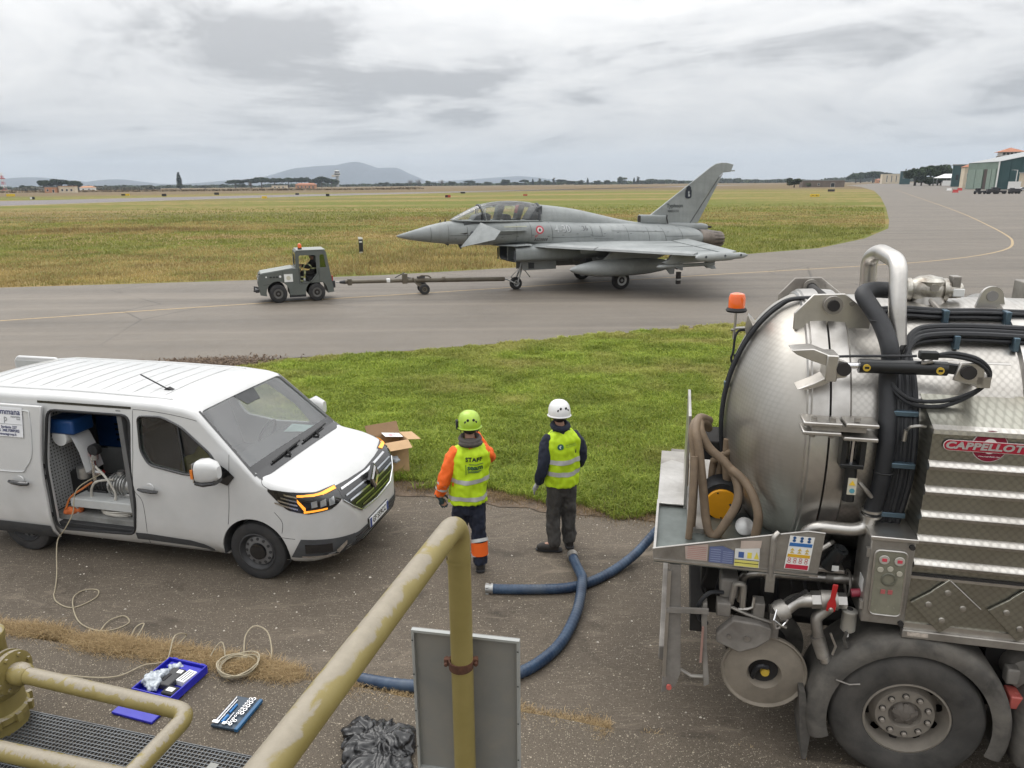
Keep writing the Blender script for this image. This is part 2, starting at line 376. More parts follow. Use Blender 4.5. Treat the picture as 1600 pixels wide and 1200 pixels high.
def ribbon(pts, w, z):
    P = [Vector((x, y, 0)) for x, y in pts]; P = cat(P, 6); V = []; F = []
    for i, p in enumerate(P):
        d = (P[min(i+1, len(P)-1)]-P[max(i-1, 0)]).normalized(); s = Vector((-d.y, d.x, 0))*w/2
        V += [(p.x+s.x, p.y+s.y, z), (p.x-s.x, p.y-s.y, z)]
        if i: F.append((2*i-2, 2*i-1, 2*i+1, 2*i))
    return MB().add(V, F)
def paint(name, col):
    t = NT(name); k = t.ramp(t.noise(9, 6, .75), (.38, 0.), (.55, 1.)); c = t.mix(t.math('ADD', t.math('MULTIPLY', k, .55), .4), (.13, .11, .095), col); t.p(Base__Color=c, Roughness=.8); return t.m
M_YEL = paint('worn_yellow_paint', (.42, .31, .17)); M_WHITEP = paint('worn_white_paint', (.7, .69, .66))
struct('taxiway_line', ribbon([(-60, 5.5), (-30, 18), (-16.8, 23.5), (-13.2, 25.1), (-9.1, 26.8), (-2.6, 29.3), (9.3, 34.0), (17.1, 36.8), (22.3, 39.0), (27.2, 42.2), (31.3, 46.1), (34.8, 50.9), (38.4, 56.9), (45.8, 71), (59.7, 98.6), (86.4, 154.2), (168.9, 327.5)], .15, .014), M_YEL, label='faded yellow centre line curving towards the hangars')
struct('runway_edge_line', ribbon([(x+3, y+1) for x, y in rn], 1.1, .026), M_WHITEP, label='white edge line of the far runway')
M_DIRT = mat('dead_leaves_soil', (.105, .076, .052), .95, var=.5, scale=5, bump=1., bscale=30)
vs_ = [(a, 8.78-.02*(a+4)+.22*noise.noise((a*1.7, 0, 3))+.10*noise.noise((a*6, 0, 5))) for a in np.linspace(-4.4, 12, 90)]
sheet('verge_soil', [AP(a, n_)[:2] for a, n_ in vs_]+[AP(12, 9.3)[:2], AP(0, 9.7)[:2], AP(-4.4, 10)[:2]], .012, M_DIRT, 'bare soil strip with dead grass along the lawn edge')
# raised concrete strip nearest the camera
pv = MB(); edge = []
for i in range(61):
    a = -14+i*.35; edge.append((a, 4.86+.05*noise.noise((a*1.3, 0, 0))+.03*noise.noise((a*5, 3, 0))))
top = [AP(a, n, .045) for a, n in edge]; bot = [AP(a, n+.05, .004) for a, n in edge]; back = [AP(a, 3.55, .045) for a, n in edge]
n = len(edge); pv.add(top+bot+back, [(i, i+1, n+i+1, n+i) for i in range(n-1)]+[(i, 2*n+i, 2*n+i+1, i+1) for i in range(n-1)])
struct('concrete_strip', pv, asphalt('gritty_concrete', (.054, .044, .033), (.13, .107, .081), (.30, .26, .20), .16, cracks=False), label='weathered concrete strip along the edge of the apron')

# ================================================================ GRASS (uncountable)
t = NT('grass_blades'); a = t.n('Attribute', _attribute_name='tint'); t.p(Base__Color=a.outputs[0], Roughness=.6, Specular__IOR__Level=.25)
tr = t.n('BsdfTranslucent', Color=a.outputs[0]); mx = t.t.nodes.new('ShaderNodeMixShader'); mx.inputs[0].default_value = .3
t.t.links.new(t.b.outputs[0], mx.inputs[1]); t.t.links.new(tr.outputs[0], mx.inputs[2]); t.t.links.new(mx.outputs[0], t.out.inputs[0]); M_BLADE = t.m
rg = np.random.default_rng(5)
def vnoise(x, y, s, seed):
    """cheap smooth value noise for numpy arrays"""
    g = np.random.default_rng(seed).random((256, 256)); X = x*s+1000; Y = y*s+1000; xi = np.floor(X).astype(int); yi = np.floor(Y).astype(int)
    fx = X-xi; fy = Y-yi; fx = fx*fx*(3-2*fx); fy = fy*fy*(3-2*fy); q = lambda i, j: g[(xi+i) % 256, (yi+j) % 256]
    return (q(0, 0)*(1-fx)+q(1, 0)*fx)*(1-fy)+(q(0, 1)*(1-fx)+q(1, 1)*fx)*fy
def blades(x, y, h, w, lean, col):
    n = len(x); az = rg.random(n)*2*PI; b = rg.random(n)*2*PI; ca, sa = np.cos(az), np.sin(az); lx, ly = np.cos(b)*lean*h, np.sin(b)*lean*h
    V = np.zeros((n, 5, 3), np.float32)
    V[:, 0] = np.stack([x-ca*w, y-sa*w, np.zeros(n)], 1); V[:, 1] = np.stack([x+ca*w, y+sa*w, np.zeros(n)], 1)
    V[:, 2] = np.stack([x-ca*w*.75+lx*.35, y-sa*w*.75+ly*.35, h*.6], 1); V[:, 3] = np.stack([x+ca*w*.75+lx*.35, y+sa*w*.75+ly*.35, h*.6], 1)
    V[:, 4] = np.stack([x+lx, y+ly, h*(1-.35*lean)], 1)
    i = np.arange(n)[:, None]*5; F = np.concatenate([i+[0, 1, 3], i+[0, 3, 2], i+[2, 3, 4]])
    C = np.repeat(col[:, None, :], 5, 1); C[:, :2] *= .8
    return V.reshape(-1, 3), F, C.reshape(-1, 3)
def inpoly(x, y, P):
    r = np.zeros(len(x), bool)
    for (x0, y0), (x1, y1) in zip(P, P[1:]+P[:1]):
        k = ((y0 > y) != (y1 > y)) & (x < (x1-x0)*(y-y0)/((y1-y0) or 1e-9)+x0); r ^= k
    return r
lawn = [AP(-4.3, 9.35)[:2], AP(-.5, 8.95)[:2], AP(4, 8.9)[:2], AP(12, 8.7)[:2], (16, 25.0), (11.2, 23.3), (6.5, 21.5), (-2.5, 18.4), (-5.6, 17.5), (-6.6, 16.8), (-6.3, 15.9), (-4.6, 10.6)]
N = 1500000
x = rg.random(N)*23-7; y = rg.random(N)*18+7
keep = inpoly(x, y+.55*(vnoise(x, y, 1.4, 40)-.5)+.35*(vnoise(x, y, 4.5, 41)-.5), lawn) & (rg.random(N) < np.clip(1.35-(y-8)/20, .38, 1)) & (x < 9.5+.2*y)
edge_n = vnoise(x, y, 3., 4)
x, y = x[keep], y[keep]; n = len(x)
d = x*math.sin(R(13))+y*math.cos(R(13))       # apron n coordinate
clump = vnoise(x, y, 2.2, 1)*.6+vnoise(x, y, 6., 2)*.4
h = (.055+.15*clump**1.6)*(.5+.8*rg.random(n)); h *= 1+.55*np.exp(-((d-9.3)/.5)**2)
w = .0035+.0035*rg.random(n)+np.clip((y-9)*.00035, 0, .006)
dry = vnoise(x, y, .35, 3)*.5+vnoise(x, y, 1.3, 9)*.5; fary = np.clip((y-13.5)/6, 0, 1)
dryf = np.clip((dry-.55)*2.2+fary*.62, 0, .9)[:, None]*(.6+.6*rg.random((n, 1)))
dark = (.62+.5*vnoise(x, y, 1.3, 6)**1.3+.6*clump*rg.random(n)+.25*rg.random(n))[:, None]
g1 = np.array([.135, .205, .024]); g2 = np.array([.34, .385, .066]); s1 = np.array([.45, .385, .14])
u = rg.random((n, 1)); col = (g1*(1-u)+g2*u)*dark; col = col*(1-np.clip(dryf, 0, 1))+s1*np.clip(dryf, 0, 1)
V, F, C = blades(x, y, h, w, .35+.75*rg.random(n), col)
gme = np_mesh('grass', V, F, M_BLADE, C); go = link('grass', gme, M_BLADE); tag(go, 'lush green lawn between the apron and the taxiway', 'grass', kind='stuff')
# meadow beyond the taxiway: taller straw and green bents, thinning with distance
fe = farE[::-1][1:]
fieldp = [(-75, 15.2), (-40, 26.2), (-22.4, 31.9), (-17.2, 32.8), (-11.8, 33.8), (-6.1, 35.3), (-.6, 37.6), (5.7, 40.2), (13.8, 43.9), (20, 47.8), (26.3, 55.3), (34, 67), (40.5, 80), (58.8, 117), (60, 150), (-100, 150), (-110, 100)]
N = 420000
yy = 24+126*rg.random(N)**1.9; xx = (rg.random(N)*2-1)*(yy*.8+6)
k = inpoly(xx, yy, fieldp) & (rg.random(N) < np.clip((150-yy)/75, 0, 1)); x, y = xx[k], yy[k]; n = len(x)
pat = vnoise(x, y, .05, 11)*.5+vnoise(x+y*.4, y, .16, 12)*.3+vnoise(x, y, .9, 13)*.2
tall = np.clip((vnoise(x*.5, y, .09, 14)-.5)*3, 0, 1); reed = np.exp(-((x+38)/13)**2-((y-74)/4)**2)+.8*np.exp(-((x+11)/16)**2-((y-95)/6)**2); tall = np.clip(tall+1.6*reed, 0, 2.2); pat = pat+.25*reed
h = (.10+.10*rg.random(n)+.22*tall*rg.random(n))*(1+.35*np.exp(-np.abs(y-34-x*.35)/2.)); w = .006+y*.00028*(.5+rg.random(n))
st = np.clip((pat-.49)*9, 0, 1)[:, None]; u = rg.random((n, 1))
gcol = np.array([.165, .20, .034])*(1-u)+np.array([.31, .325, .08])*u; scol = np.array([.31, .225, .085])*(1-u)+np.array([.52, .395, .17])*u
st = np.clip(st*.85+.18*rg.random((n, 1)), 0, 1); rd_ = np.clip(reed, 0, 1)[:, None]*.6; scol = scol*(1-rd_)+np.array([.26, .15, .075])*rd_
col = (gcol*(1-st)+scol*st)*(.6+.6*vnoise(x, y, .5, 15))[:, None]
V, F, C = blades(x, y, h, w, .25+.6*rg.random(n), col)
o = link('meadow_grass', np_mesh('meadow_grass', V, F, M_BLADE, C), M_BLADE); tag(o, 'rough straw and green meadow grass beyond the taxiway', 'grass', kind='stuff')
# dead grass along joints of the concrete strip and at the lawn edge
def dry_line(pts, per_m, hmin, hmax, spread, name, label, cols, seed=0):
    xs = []; ys = []; hs = []; zz = []
    for (a0, n0), (a1, n1) in zip(pts, pts[1:]):
        L = math.hypot(a1-a0, n1-n0); m = int(L*per_m); tt = rg.random(m); a = a0+(a1-a0)*tt; b = n0+(n1-n0)*tt+rg.normal(0, spread, m)
        xs.append(a*math.cos(TH)-b*math.sin(TH)); ys.append(a*math.sin(TH)+b*math.cos(TH))
    x = np.concatenate(xs); y = np.concatenate(ys); n = len(x); cl = vnoise(x, y, 4., 20+seed)*.5+vnoise(x, y, 1.2, 21+seed)*.5
    k = rg.random(n) < np.clip((cl-.29)*3., .05, 1); x, y, cl = x[k], y[k], cl[k]; n = len(x); u = rg.random((n, 1))
    V, F, C = blades(x, y, hmin+(hmax-hmin)*rg.random(n)*(.4+.8*cl), .0014+.0016*rg.random(n), .5+.7*rg.random(n), np.array(cols[0])*(1-u)+np.array(cols[1])*u)
    o = link(name, np_mesh(name, V, F, M_BLADE, C), M_BLADE); return tag(o, label, 'grass', kind='stuff')
STRAW = ((.27, .185, .09), (.58, .44, .25))
dry_line([(-8, 4.97), (-5.3, 4.93), (-3.6, 4.91), (-2.2, 4.87)], 15000, .03, .15, .06, 'dry_grass', 'dead straw coloured grass along the concrete joint', STRAW)
dry_line([(-2.2, 4.87), (-1, 4.86), (-.35, 4.83)], 9000, .02, .09, .06, 'dry_grass', 'thin dead grass along the joint behind the grey sign', STRAW, 3)
dry_line([(-.1, 4.76), (.6, 4.72), (1.5, 4.7)], 6000, .02, .08, .07, 'dry_grass', 'dead grass patch along the joint beside the tanker', STRAW, 5)
dry_line([(-4.3, 9.3), (-2, 9.0), (0, 8.88), (5, 8.75), (12, 8.6)], 3200, .02, .11, .16, 'dead_grass', 'dead brown grass along the edge of the lawn', ((.18, .12, .06), (.36, .26, .13)), 8)
dry_line([(-3.25, 4.33), (-3.05, 4.30)], 900, .02, .07, .06, 'weeds', 'small weeds at the foot of the valve', ((.06, .09, .02), (.12, .15, .04)), 9)
n = 5200; x = rg.normal(-7.9, .85, n); y = 17.0+(x+7.9)*.16+rg.normal(0, .28, n)+.2; u = rg.random((n, 1))
V, F, C = blades(x, y, .03+.09*rg.random(n), .012+.014*rg.random(n), 1.1+.8*rg.random(n), np.array((.09, .06, .045))*(1-u)+np.array((.26, .19, .13))*u)
o = link('leaf_litter', np_mesh('leaf_litter', V, F, M_BLADE, C), M_BLADE); tag(o, 'heap of dead stalks by the taxiway edge behind the van', 'litter', kind='stuff')
# loose pale stones on the apron
sm = MB()
for i in range(420):
    a = rnd.uniform(-7, 3.2); nn = rnd.uniform(4.95, 9.0); s = rnd.uniform(.004, .013)*(1.4 if rnd.random() < .1 else 1); p = AP(a, nn, .006)
    q = [(p[0]+s*rnd.uniform(.7, 1.3)*math.cos(t_), p[1]+s*rnd.uniform(.6, 1.1)*math.sin(t_), .005) for t_ in (0, 1.2, 2.5, 3.8, 5)]
    sm.add(q+[(p[0], p[1], .006+s*.8)], [(k_, (k_+1) % 5, 5) for k_ in range(5)])
o = sm.build('gravel', mat('pale_stone', (.48, .44, .38), .9, var=.4, scale=30)); tag(o, 'loose pale stone chips scattered over the apron', 'gravel', kind='stuff')

# ================================================================ HILLS
def ridge(name, prof, Y, depth, m, label, seed):
    xs = [p[0] for p in prof]; zs = [p[1] for p in prof]; nx = 90; ny = 14; V = []; F = []
    for j in range(ny+1):
        t = j/ny; f = math.sin(PI*min(1, t*1.0))**.9 if t < .5 else math.sin(PI*t)**.7
        for i in range(nx+1):
            x = xs[0]+(xs[-1]-xs[0])*i/nx; z = float(np.interp(x, xs, zs)); y = Y+depth*(t-.5)
            nz_ = noise.fractal((x*.004+seed, y*.004, 0), 1.0, 2.0, 6)*.16+noise.fractal((x*.0012+seed, y*.0012, 4), 1, 2, 3)*.10
            edge_ = min(1, i/8, (nx-i)/8); V.append((x, y, -6+(z+6)*f*(1+nz_*(1-f*.93))*1.0*edge_**.7))
    for j in range(ny):
        for i in range(nx): F.append((j*(nx+1)+i, j*(nx+1)+i+1, (j+1)*(nx+1)+i+1, (j+1)*(nx+1)+i))
    struct(name, MB().add(V, F), m, smooth=True, label=label)
M_HILL = mat('wooded_hill', (.04, .048, .058), .95, var=.4, scale=.01)
ridge('mountain', [(-3083, 48), (-2927, 78), (-2730, 135), (-2494, 204), (-2264, 224), (-2035, 232), (-1896, 260), (-1804, 268), (-1692, 231), (-1580, 193), (-1465, 198), (-1351, 197), (-1239, 137), (-1089, 70), (-930, 20)], 9000, 2600, M_HILL, 'long wooded mountain with a rounded summit on the horizon', 1)
ridge('hills', [(-5400, 30), (-4989, 50), (-4748, 59), (-4564, 92), (-4444, 97), (-4297, 84), (-4093, 60), (-3917, 47), (-3796, 57), (-3674, 73), (-3558, 55), (-3383, 31), (-3100, 24), (-2966, 27), (-2725, 42), (-2545, 58), (-2425, 63), (-2248, 50), (-2071, 15)], 7000, 1600, M_HILL, 'low hills along the left horizon', 5)
ridge('low_hills', [(-1250, 22), (-1111, 34), (-868, 40), (-463, 60), (-139, 80), (104, 94), (306, 77), (589, 43), (900, 18)], 9500, 1800, M_HILL, 'faint low hills beyond the jet', 9)

# ================================================================ TREES
t = NT('foliage'); a = t.n('Attribute', _attribute_name='tint'); oi = t.n('ObjectInfo'); k = t.math('ADD', t.math('MULTIPLY', oi.outputs['Random'], .5), .75)
t.p(Base__Color=t.mix(1., a.outputs[0], k, 'MULTIPLY'), Roughness=.8, Specular__IOR__Level=.15); M_LEAF = t.m
M_BARK = mat('bark', (.10, .075, .055), .95, var=.3, scale=3)
def leaf_mesh(name, lobes, n, s, base, seed, shell=.55):
    """n leaf clumps of size s in ellipsoid lobes (cx,cy,cz,rx,ry,rz)"""
    r = np.random.default_rng(seed); vol = np.array([l[3]*l[4]*l[5] for l in lobes])**.67; ch = r.choice(len(lobes), n, p=vol/vol.sum()); L = np.array(lobes)[ch]
    d = r.normal(size=(n, 3)); d /= np.linalg.norm(d, axis=1)[:, None]; rad = (shell+(1-shell)*r.random((n, 1)))*(1+.12*r.normal(size=(n, 1))); p = L[:, :3]+d*rad*L[:, 3:]
    a = r.normal(size=(n, 3)); a /= np.linalg.norm(a, axis=1)[:, None]; b = np.cross(a, r.normal(size=(n, 3))); b /= np.linalg.norm(b, axis=1)[:, None]; sz = s*(.6+.8*r.random((n, 1)))
    V = np.stack([p-a*sz, p+b*sz*.7, p+a*sz, p-b*sz*.7], 1).reshape(-1, 3); F = np.arange(n)[:, None]*4+[0, 1, 2, 3]
    cl = .6+.8*r.random(len(lobes))[ch]; c = np.array(base)*(cl*(.7+.6*r.random(n)))[:, None]
    return np_mesh(name, V, F, M_LEAF, np.repeat(c, 4, 0))
PINE_C, OAK_C, CYP_C, OLIVE_C = (.036, .052, .024), (.05, .066, .028), (.022, .034, .018), (.085, .095, .06)
def proto(kind, seed):
    """returns (trunk MB, crown mesh), unit height 1 m x10 (10 m tall)"""
    r = random.Random(seed); tm = MB(); lobes = []
    if kind == 'pine':
        tm.sweep([(0, 0, 0), (.1, 0, 3), (.05, .1, 6)], [.35, .27, .2], 7)
        for i in range(7):
            a = i*.9+r.random(); q = (math.cos(a)*r.uniform(1.6, 3.3), math.sin(a)*r.uniform(1.6, 3.3), r.uniform(6.8, 8)); tm.sweep([(.05, .05, 5+.15*i), (q[0]*.5, q[1]*.5, 6.5), q], [.13, .09, .05], 5)
        for i in range(24):
            a = r.random()*2*PI; d = r.random()**.55*3.2; lobes.append((math.cos(a)*d, math.sin(a)*d, 6.2+2.1*(1-(d/3.9)**2)*r.uniform(.45, 1)+r.uniform(-.7, .3), r.uniform(1.2, 1.8), r.uniform(1.2, 1.8), r.uniform(.9, 1.4)))
        return tm, leaf_mesh('crown', lobes, 4200, .42, PINE_C, seed, .45)
    if kind == 'cypress':
        tm.sweep([(0, 0, 0), (0, 0, 2)], [.2, .15], 6); lobes = [(0, 0, 1.2+z*.85, .95*math.sin(min(1, (z+1.4)/4.5)*PI/2)*(1-max(0, (z-5)/6.3)), .95*(1-max(0, (z-5)/6.3)), .8) for z in range(0, 10)]
        return tm, leaf_mesh('crown', lobes, 1500, .22, CYP_C, seed)
    if kind == 'poplar':
        tm.sweep([(0, 0, 0), (0, 0, 7)], [.25, .08], 6); lobes = [(r.uniform(-.6, .6), r.uniform(-.6, .6), 2+z, 1.3-.09*z, 1.3-.09*z, .9) for z in range(8)]
        return tm, leaf_mesh('crown', lobes, 1300, .28, OLIVE_C, seed)
    if kind == 'bare':
        tm.sweep([(0, 0, 0), (0, .1, 4)], [.25, .18], 6)
        for i in range(22):
            a = r.random()*2*PI; q = (math.cos(a)*r.uniform(1, 3), math.sin(a)*r.uniform(1, 3), r.uniform(6, 10)); tm.sweep([(0, .1, r.uniform(2.5, 4)), (q[0]*.5, q[1]*.5, q[2]*.65), q], [.12, .08, .03], 4)
        return tm, leaf_mesh('crown', [(0, 0, 6.8, 2.6, 2.6, 3.)], 420, .16, (.12, .10, .075), seed, .2)
    tm.sweep([(0, 0, 0), (.1, .05, 3.5)], [.35, .22], 7)
    for i in range(5):
        a = i*1.3; tm.sweep([(.1, .05, 2.5), (math.cos(a)*1.5, math.sin(a)*1.5, 5), (math.cos(a)*2.3, math.sin(a)*2.3, 6.5)], [.16, .1, .05], 5)
    c = OAK_C if kind == 'oak' else OLIVE_C
    for i in range(13):
        a = r.random()*2*PI; d = r.random()**.5*2.6; lobes.append((math.cos(a)*d, math.sin(a)*d, r.uniform(3.2, 8.2)-d*.5, r.uniform(1.2, 1.9), r.uniform(1.2, 1.9), r.uniform(1., 1.5)))
    return tm, leaf_mesh('crown', lobes, 2200, .32, c, seed)
PROTO = {}; TREE_N = {}; ORD = 'first second third fourth fifth sixth seventh eighth ninth tenth eleventh twelfth thirteenth'.split()
def tree(name, kind, x, y, w, h, label, group='trees along the horizon', var=0, category='tree', z=0.):
    k = (kind, var)
    if k not in PROTO:
        tm, cm = proto(kind, 10+var*7+len(kind)); PROTO[k] = (tm.mesh('trunk'), cm); PROTO[k][0].materials.append(M_BARK)
    base_w = {'pine': 9.2, 'cypress': 1.9, 'poplar': 3., 'bare': 5.5, 'oak': 7.6, 'olive': 7.6}[kind]
    if group:
        TREE_N[label] = TREE_N.get(label, 0)+1; label = ORD[TREE_N[label]-1]+' '+label
    o = thing(name, label, category, (x, y, z), rnd.random()*6.28, group); o.scale = (w/base_w, w/base_w, h/10)
    link('trunk', PROTO[k][0], M_BARK, o); link('crown', PROTO[k][1], M_LEAF, o); return o
for i, (x, y, w, h) in enumerate(((-612, 990, 24, 19), (-592, 985, 28, 20.5), (-575, 992, 20, 18))):
    tree('pine_tree', 'pine', x, y, w, h, 'umbrella pine from the left behind the orange houses', 'umbrella pines behind the orange houses', i % 2, z=-4)
tree('cypress_tree', 'cypress', -524, 1190, 8.5, 27, 'single tall dark cypress standing above the left horizon', None)
for i, (x, y, w, h) in enumerate(((-462, 1262, 34, 17), (-440, 1275, 30, 19), (-418, 1262, 32, 21), (-398, 1270, 30, 20), (-372, 1260, 30, 20), (-350, 1262, 31, 20.5))):
    tree('pine_tree', 'pine', x, y, w, h, 'umbrella pine from the left behind the long tiled house', 'pines behind the long tiled house', i % 2, z=-1.5)
for i, (x, y, w, h) in enumerate(((-338, 1345, 34, 24), (-322, 1350, 26, 20), (-352, 1350, 26, 18))):
    tree('pine_tree', 'pine', x, y, w, h, 'umbrella pine counted between tiled house and control tower', 'pines beside the control tower', i % 2, z=-3)
tree('round_tree', 'oak', -371, 1590, 19, 18, 'round dark tree at the foot of the control tower', None)
spec = [('oak', -505, 1150, 14, 10), ('olive', -540, 1120, 22, 8), ('olive', -480, 1180, 20, 7), ('oak', -445, 1240, 15, 9), ('oak', -650, 1010, 18, 9), ('olive', -690, 1010, 20, 8), ('bare', -430, 1240, 9, 11), ('oak', -700, 1080, 12, 8), ('oak', -270, 1600, 25, 11), ('oak', -235, 1600, 20, 9),
        ('bare', -215, 1620, 16, 14), ('bare', -200, 1640, 15, 15), ('oak', -170, 1560, 14, 14), ('bare', -150, 1640, 15, 14), ('oak', -120, 1560, 18, 12), ('pine', -85, 1560, 28, 12), ('oak', -50, 1580, 24, 10), ('oak', -15, 1600, 16, 12), ('oak', -7.7, 1500, 22, 15), ('oak', 12, 1540, 15, 9), ('pine', 30, 1600, 24, 13), ('cypress', 48, 1600, 5, 14), ('poplar', 62, 1590, 10, 14), ('oak', 78, 1600, 18, 13), ('poplar', 92, 1590, 8, 15), ('pine', 110, 1620, 26, 13), ('oak', 130, 1600, 20, 11), ('oak', 150, 1590, 18, 12), ('cypress', 165, 1600, 5, 15), ('oak', 185, 1600, 22, 11), ('oak', 215, 1650, 22, 12), ('oak', 246, 1650, 24, 20), ('cypress', 272, 1650, 5, 15), ('poplar', 280, 1650, 9, 17), ('oak', 300, 1700, 22, 9), ('oak', 345, 1700, 25, 9)]
for i, (k, x, y, w, h) in enumerate(sorted(spec, key=lambda q: q[1]/q[2])):
    nm = {'oak': 'broadleaf_tree', 'olive': 'olive_tree', 'bare': 'bare_tree', 'pine': 'pine_tree', 'poplar': 'poplar_tree', 'cypress': 'cypress_tree'}[k]
    side = 'near the lone cypress and houses' if x < -400 else ('between the tower and the jet nose' if x < -60 else 'behind the jet canopy and fin')
    tree(nm, k, x, y, w, h, {'oak': 'bushy broadleaf tree', 'olive': 'pale olive tree', 'bare': 'leafless tree', 'pine': 'flat topped pine', 'poplar': 'slim poplar', 'cypress': 'thin cypress'}[k]+' from left '+side, f'{nm} on the horizon {side}', i % 2)
for i, (x, y, w, h) in enumerate(((550, 1195, 30, 21), (563, 1205, 34, 24), (580, 1200, 34, 25), (597, 1202, 30, 24))):
    tree('pine_tree', 'pine', x, y, w, h, 'umbrella pine from the left at the taxiway end', 'pines at the end of the taxiway', i % 2, z=-5)
for i, (x, y, w, h) in enumerate(((303, 562, 19, 16), (309, 572, 21, 18), (317, 566, 22, 19.5), (325, 570, 21, 20.5), (330, 575, 17, 19))):
    tree('pine_tree', 'pine', x, y, w, h, 'broad umbrella pine from the left beside the hangars', 'large pines beside the hangars', i % 2, z=-3.5)
for i, (x, y, w, h) in enumerate(((306, 558, 14, 8), (316, 560, 12, 7), (326, 562, 12, 8.5))): tree('bush', 'oak', x, y, w, h, 'dark bush from the left under the large pines', 'bushes under the large pines', i % 2, 'bush')
tree('broadleaf_tree', 'oak', 189.5, 500, 10.5, 7.6, 'round bushy tree at the end of the low brown shelter', None)
tree('bush', 'olive', 197.5, 497, 5, 3.6, 'low pale bush between the round tree and the shelter', None, category='bush')
# far hedge and wood that reads as one mass
def mass(name, x0, x1, y0, y1, h0, h1, n, s, base, seed, label):
    r = np.random.default_rng(seed); x = x0+(x1-x0)*r.random(n); y = y0+(y1-y0)*r.random(n); prof = h0+(h1-h0)*(vnoise(x, y*0, .03, seed)*.6+vnoise(x, y*0, .11, seed+1)*.4)
    z = prof*r.random(n)**.7; p = np.stack([x, y, z], 1); a = r.normal(size=(n, 3)); a /= np.linalg.norm(a, axis=1)[:, None]; b = np.cross(a, r.normal(size=(n, 3))); b /= np.linalg.norm(b, axis=1)[:, None]; sz = s*(.5+r.random((n, 1)))
    V = np.stack([p-a*sz, p+b*sz, p+a*sz, p-b*sz], 1).reshape(-1, 3); F = np.arange(n)[:, None]*4+[0, 1, 2, 3]; c = np.array(base)*(.6+.8*vnoise(x, y, .05, seed+2))[:, None]
    o = link(name, np_mesh(name, V, F, M_LEAF, np.repeat(c, 4, 0)), M_LEAF); tag(o, label, 'treeline', kind='stuff')
mass('treeline', -1500, 330, 1750, 1800, 1, 9, 11000, 2.4, OAK_C, 31, 'distant line of trees along the left horizon')
mass('treeline', 330, 1300, 1900, 1960, 3, 13, 9000, 2.4, OAK_C, 35, 'distant line of trees along the horizon behind the fin')
mass('reeds', -700, -80, 640, 700, .3, 1.6, 9000, .8, (.22, .17, .11), 41, 'brown reeds and scrub beyond the runway')
mass('scrub', -640, -470, 960, 1010, 1, 6, 4000, 1.3, (.09, .085, .06), 45, 'grey scrub in front of the left horizon trees')

# ================================================================ FAR BUILDINGS
M_CREAM = mat('cream_render', (.58, .50, .38), .85, var=.1, scale=.5); M_TILE = mat('clay_tile', (.36, .15, .085), .85, var=.25, scale=1.5); M_ORANGE = mat('orange_render', (.45, .23, .13), .85, var=.15, scale=.4)
M_WIN = mat('window_dark', (.03, .035, .04), .2, var=0); M_TEAL = mat('teal_cladding', (.022, .065, .068), .5, var=.15, scale=.3); M_GREEN = mat('pale_green_cladding', (.145, .20, .165), .6, var=.12, scale=.4)
M_WHITE = mat('white_paint', (.75, .75, .73), .5, var=.06); M_BROWNW = mat('brown_wall', (.16, .13, .11), .9, var=.2, scale=.5); M_GREY = mat('grey_metal', (.32, .33, .33), .5, .4, var=.15)
M_BLACK = mat('black_rubber', (.018, .018, .019), .75, var=.25, scale=8); M_DARK = mat('dark_metal', (.05, .05, .052), .5, .3, var=.25); M_RED = mat('red_plastic', (.45, .035, .03), .45)
M_YSIGN = mat('sign_yellow', (.65, .45, .03), .6); M_ROOFG = mat('grey_roof', (.30, .31, .31), .6, var=.1)
def house(name, x, y, w, d, h, rz, wall, roof, label, wins=(), rh=1.6, flat=False, category='house'):
    o = thing(name, label, category, (x, y, 0), rz)
    MB().box(-w/2, w/2, -d/2, d/2, 0, h).build('wall', wall, o)
    if flat: MB().box(-w/2-.3, w/2+.3, -d/2-.3, d/2+.3, h, h+.35).build('roof', roof, o)
    else:
        MB().add([(-w/2-.5, -d/2-.5, h), (w/2+.5, -d/2-.5, h), (w/2+.5, d/2+.5, h), (-w/2-.5, d/2+.5, h), (-w/2+d*.3, 0, h+rh), (w/2-d*.3, 0, h+rh)], [(0, 1, 5, 4), (2, 3, 4, 5), (0, 4, 3), (1, 2, 5), (3, 2, 1, 0)]).build('roof', roof, o, smooth=False)
    for (u, z0, ww, hh) in wins:
        f = MB().box(u-ww/2-.12, u+ww/2+.12, -d/2-.06, -d/2+.01, z0-.12, z0+hh+.12).build('window', M_WHITE, o); MB().box(u-ww/2, u+ww/2, -d/2-.08, -d/2-.05, z0, z0+hh).build('pane', M_WIN, f)
    return o
house('house', -378, 619, 9, 7, 4.4, R(12), M_ORANGE, M_ROOFG, 'low orange house with a flat roof beside the far runway', [(-2.4, 1.2, 1.4, 1.5), (1.8, .1, 1.3, 2.4)], flat=True)
house('house', -366, 621, 12, 7, 4.9, R(12), M_CREAM, M_ORANGE, 'cream house with orange parapet adjoining the orange one', [(-3.4, 1.2, 1.4, 1.6), (0, 1.2, 1.4, 1.6), (3.4, 1.2, 1.4, 1.6)], flat=True)
house('house', -437, 776, 13, 8, 3.8, R(8), M_WHITE, M_ORANGE, 'white fronted house with an orange hipped roof', [(-3, 1.1, 1.4, 1.4), (2.5, 1.1, 1.4, 1.4)])
house('shed', -480, 780, 16, 8, 3.2, R(8), M_BROWNW, M_ROOFG, 'long brown shed at the far left', [(-4, 1.1, 2, 1.2), (3, 1.1, 2, 1.2)], flat=True, category='shed')
house('house', -253, 930, 24, 10, 5.0, R(6), M_ORANGE, M_TILE, 'long low house with a red tiled roof', [(-9, 1.2, 1.6, 2), (-4.5, 1.2, 1.6, 2), (0, 1.2, 1.6, 2), (4.5, 1.2, 1.6, 2), (9, 1.2, 1.6, 2)], 1.8)
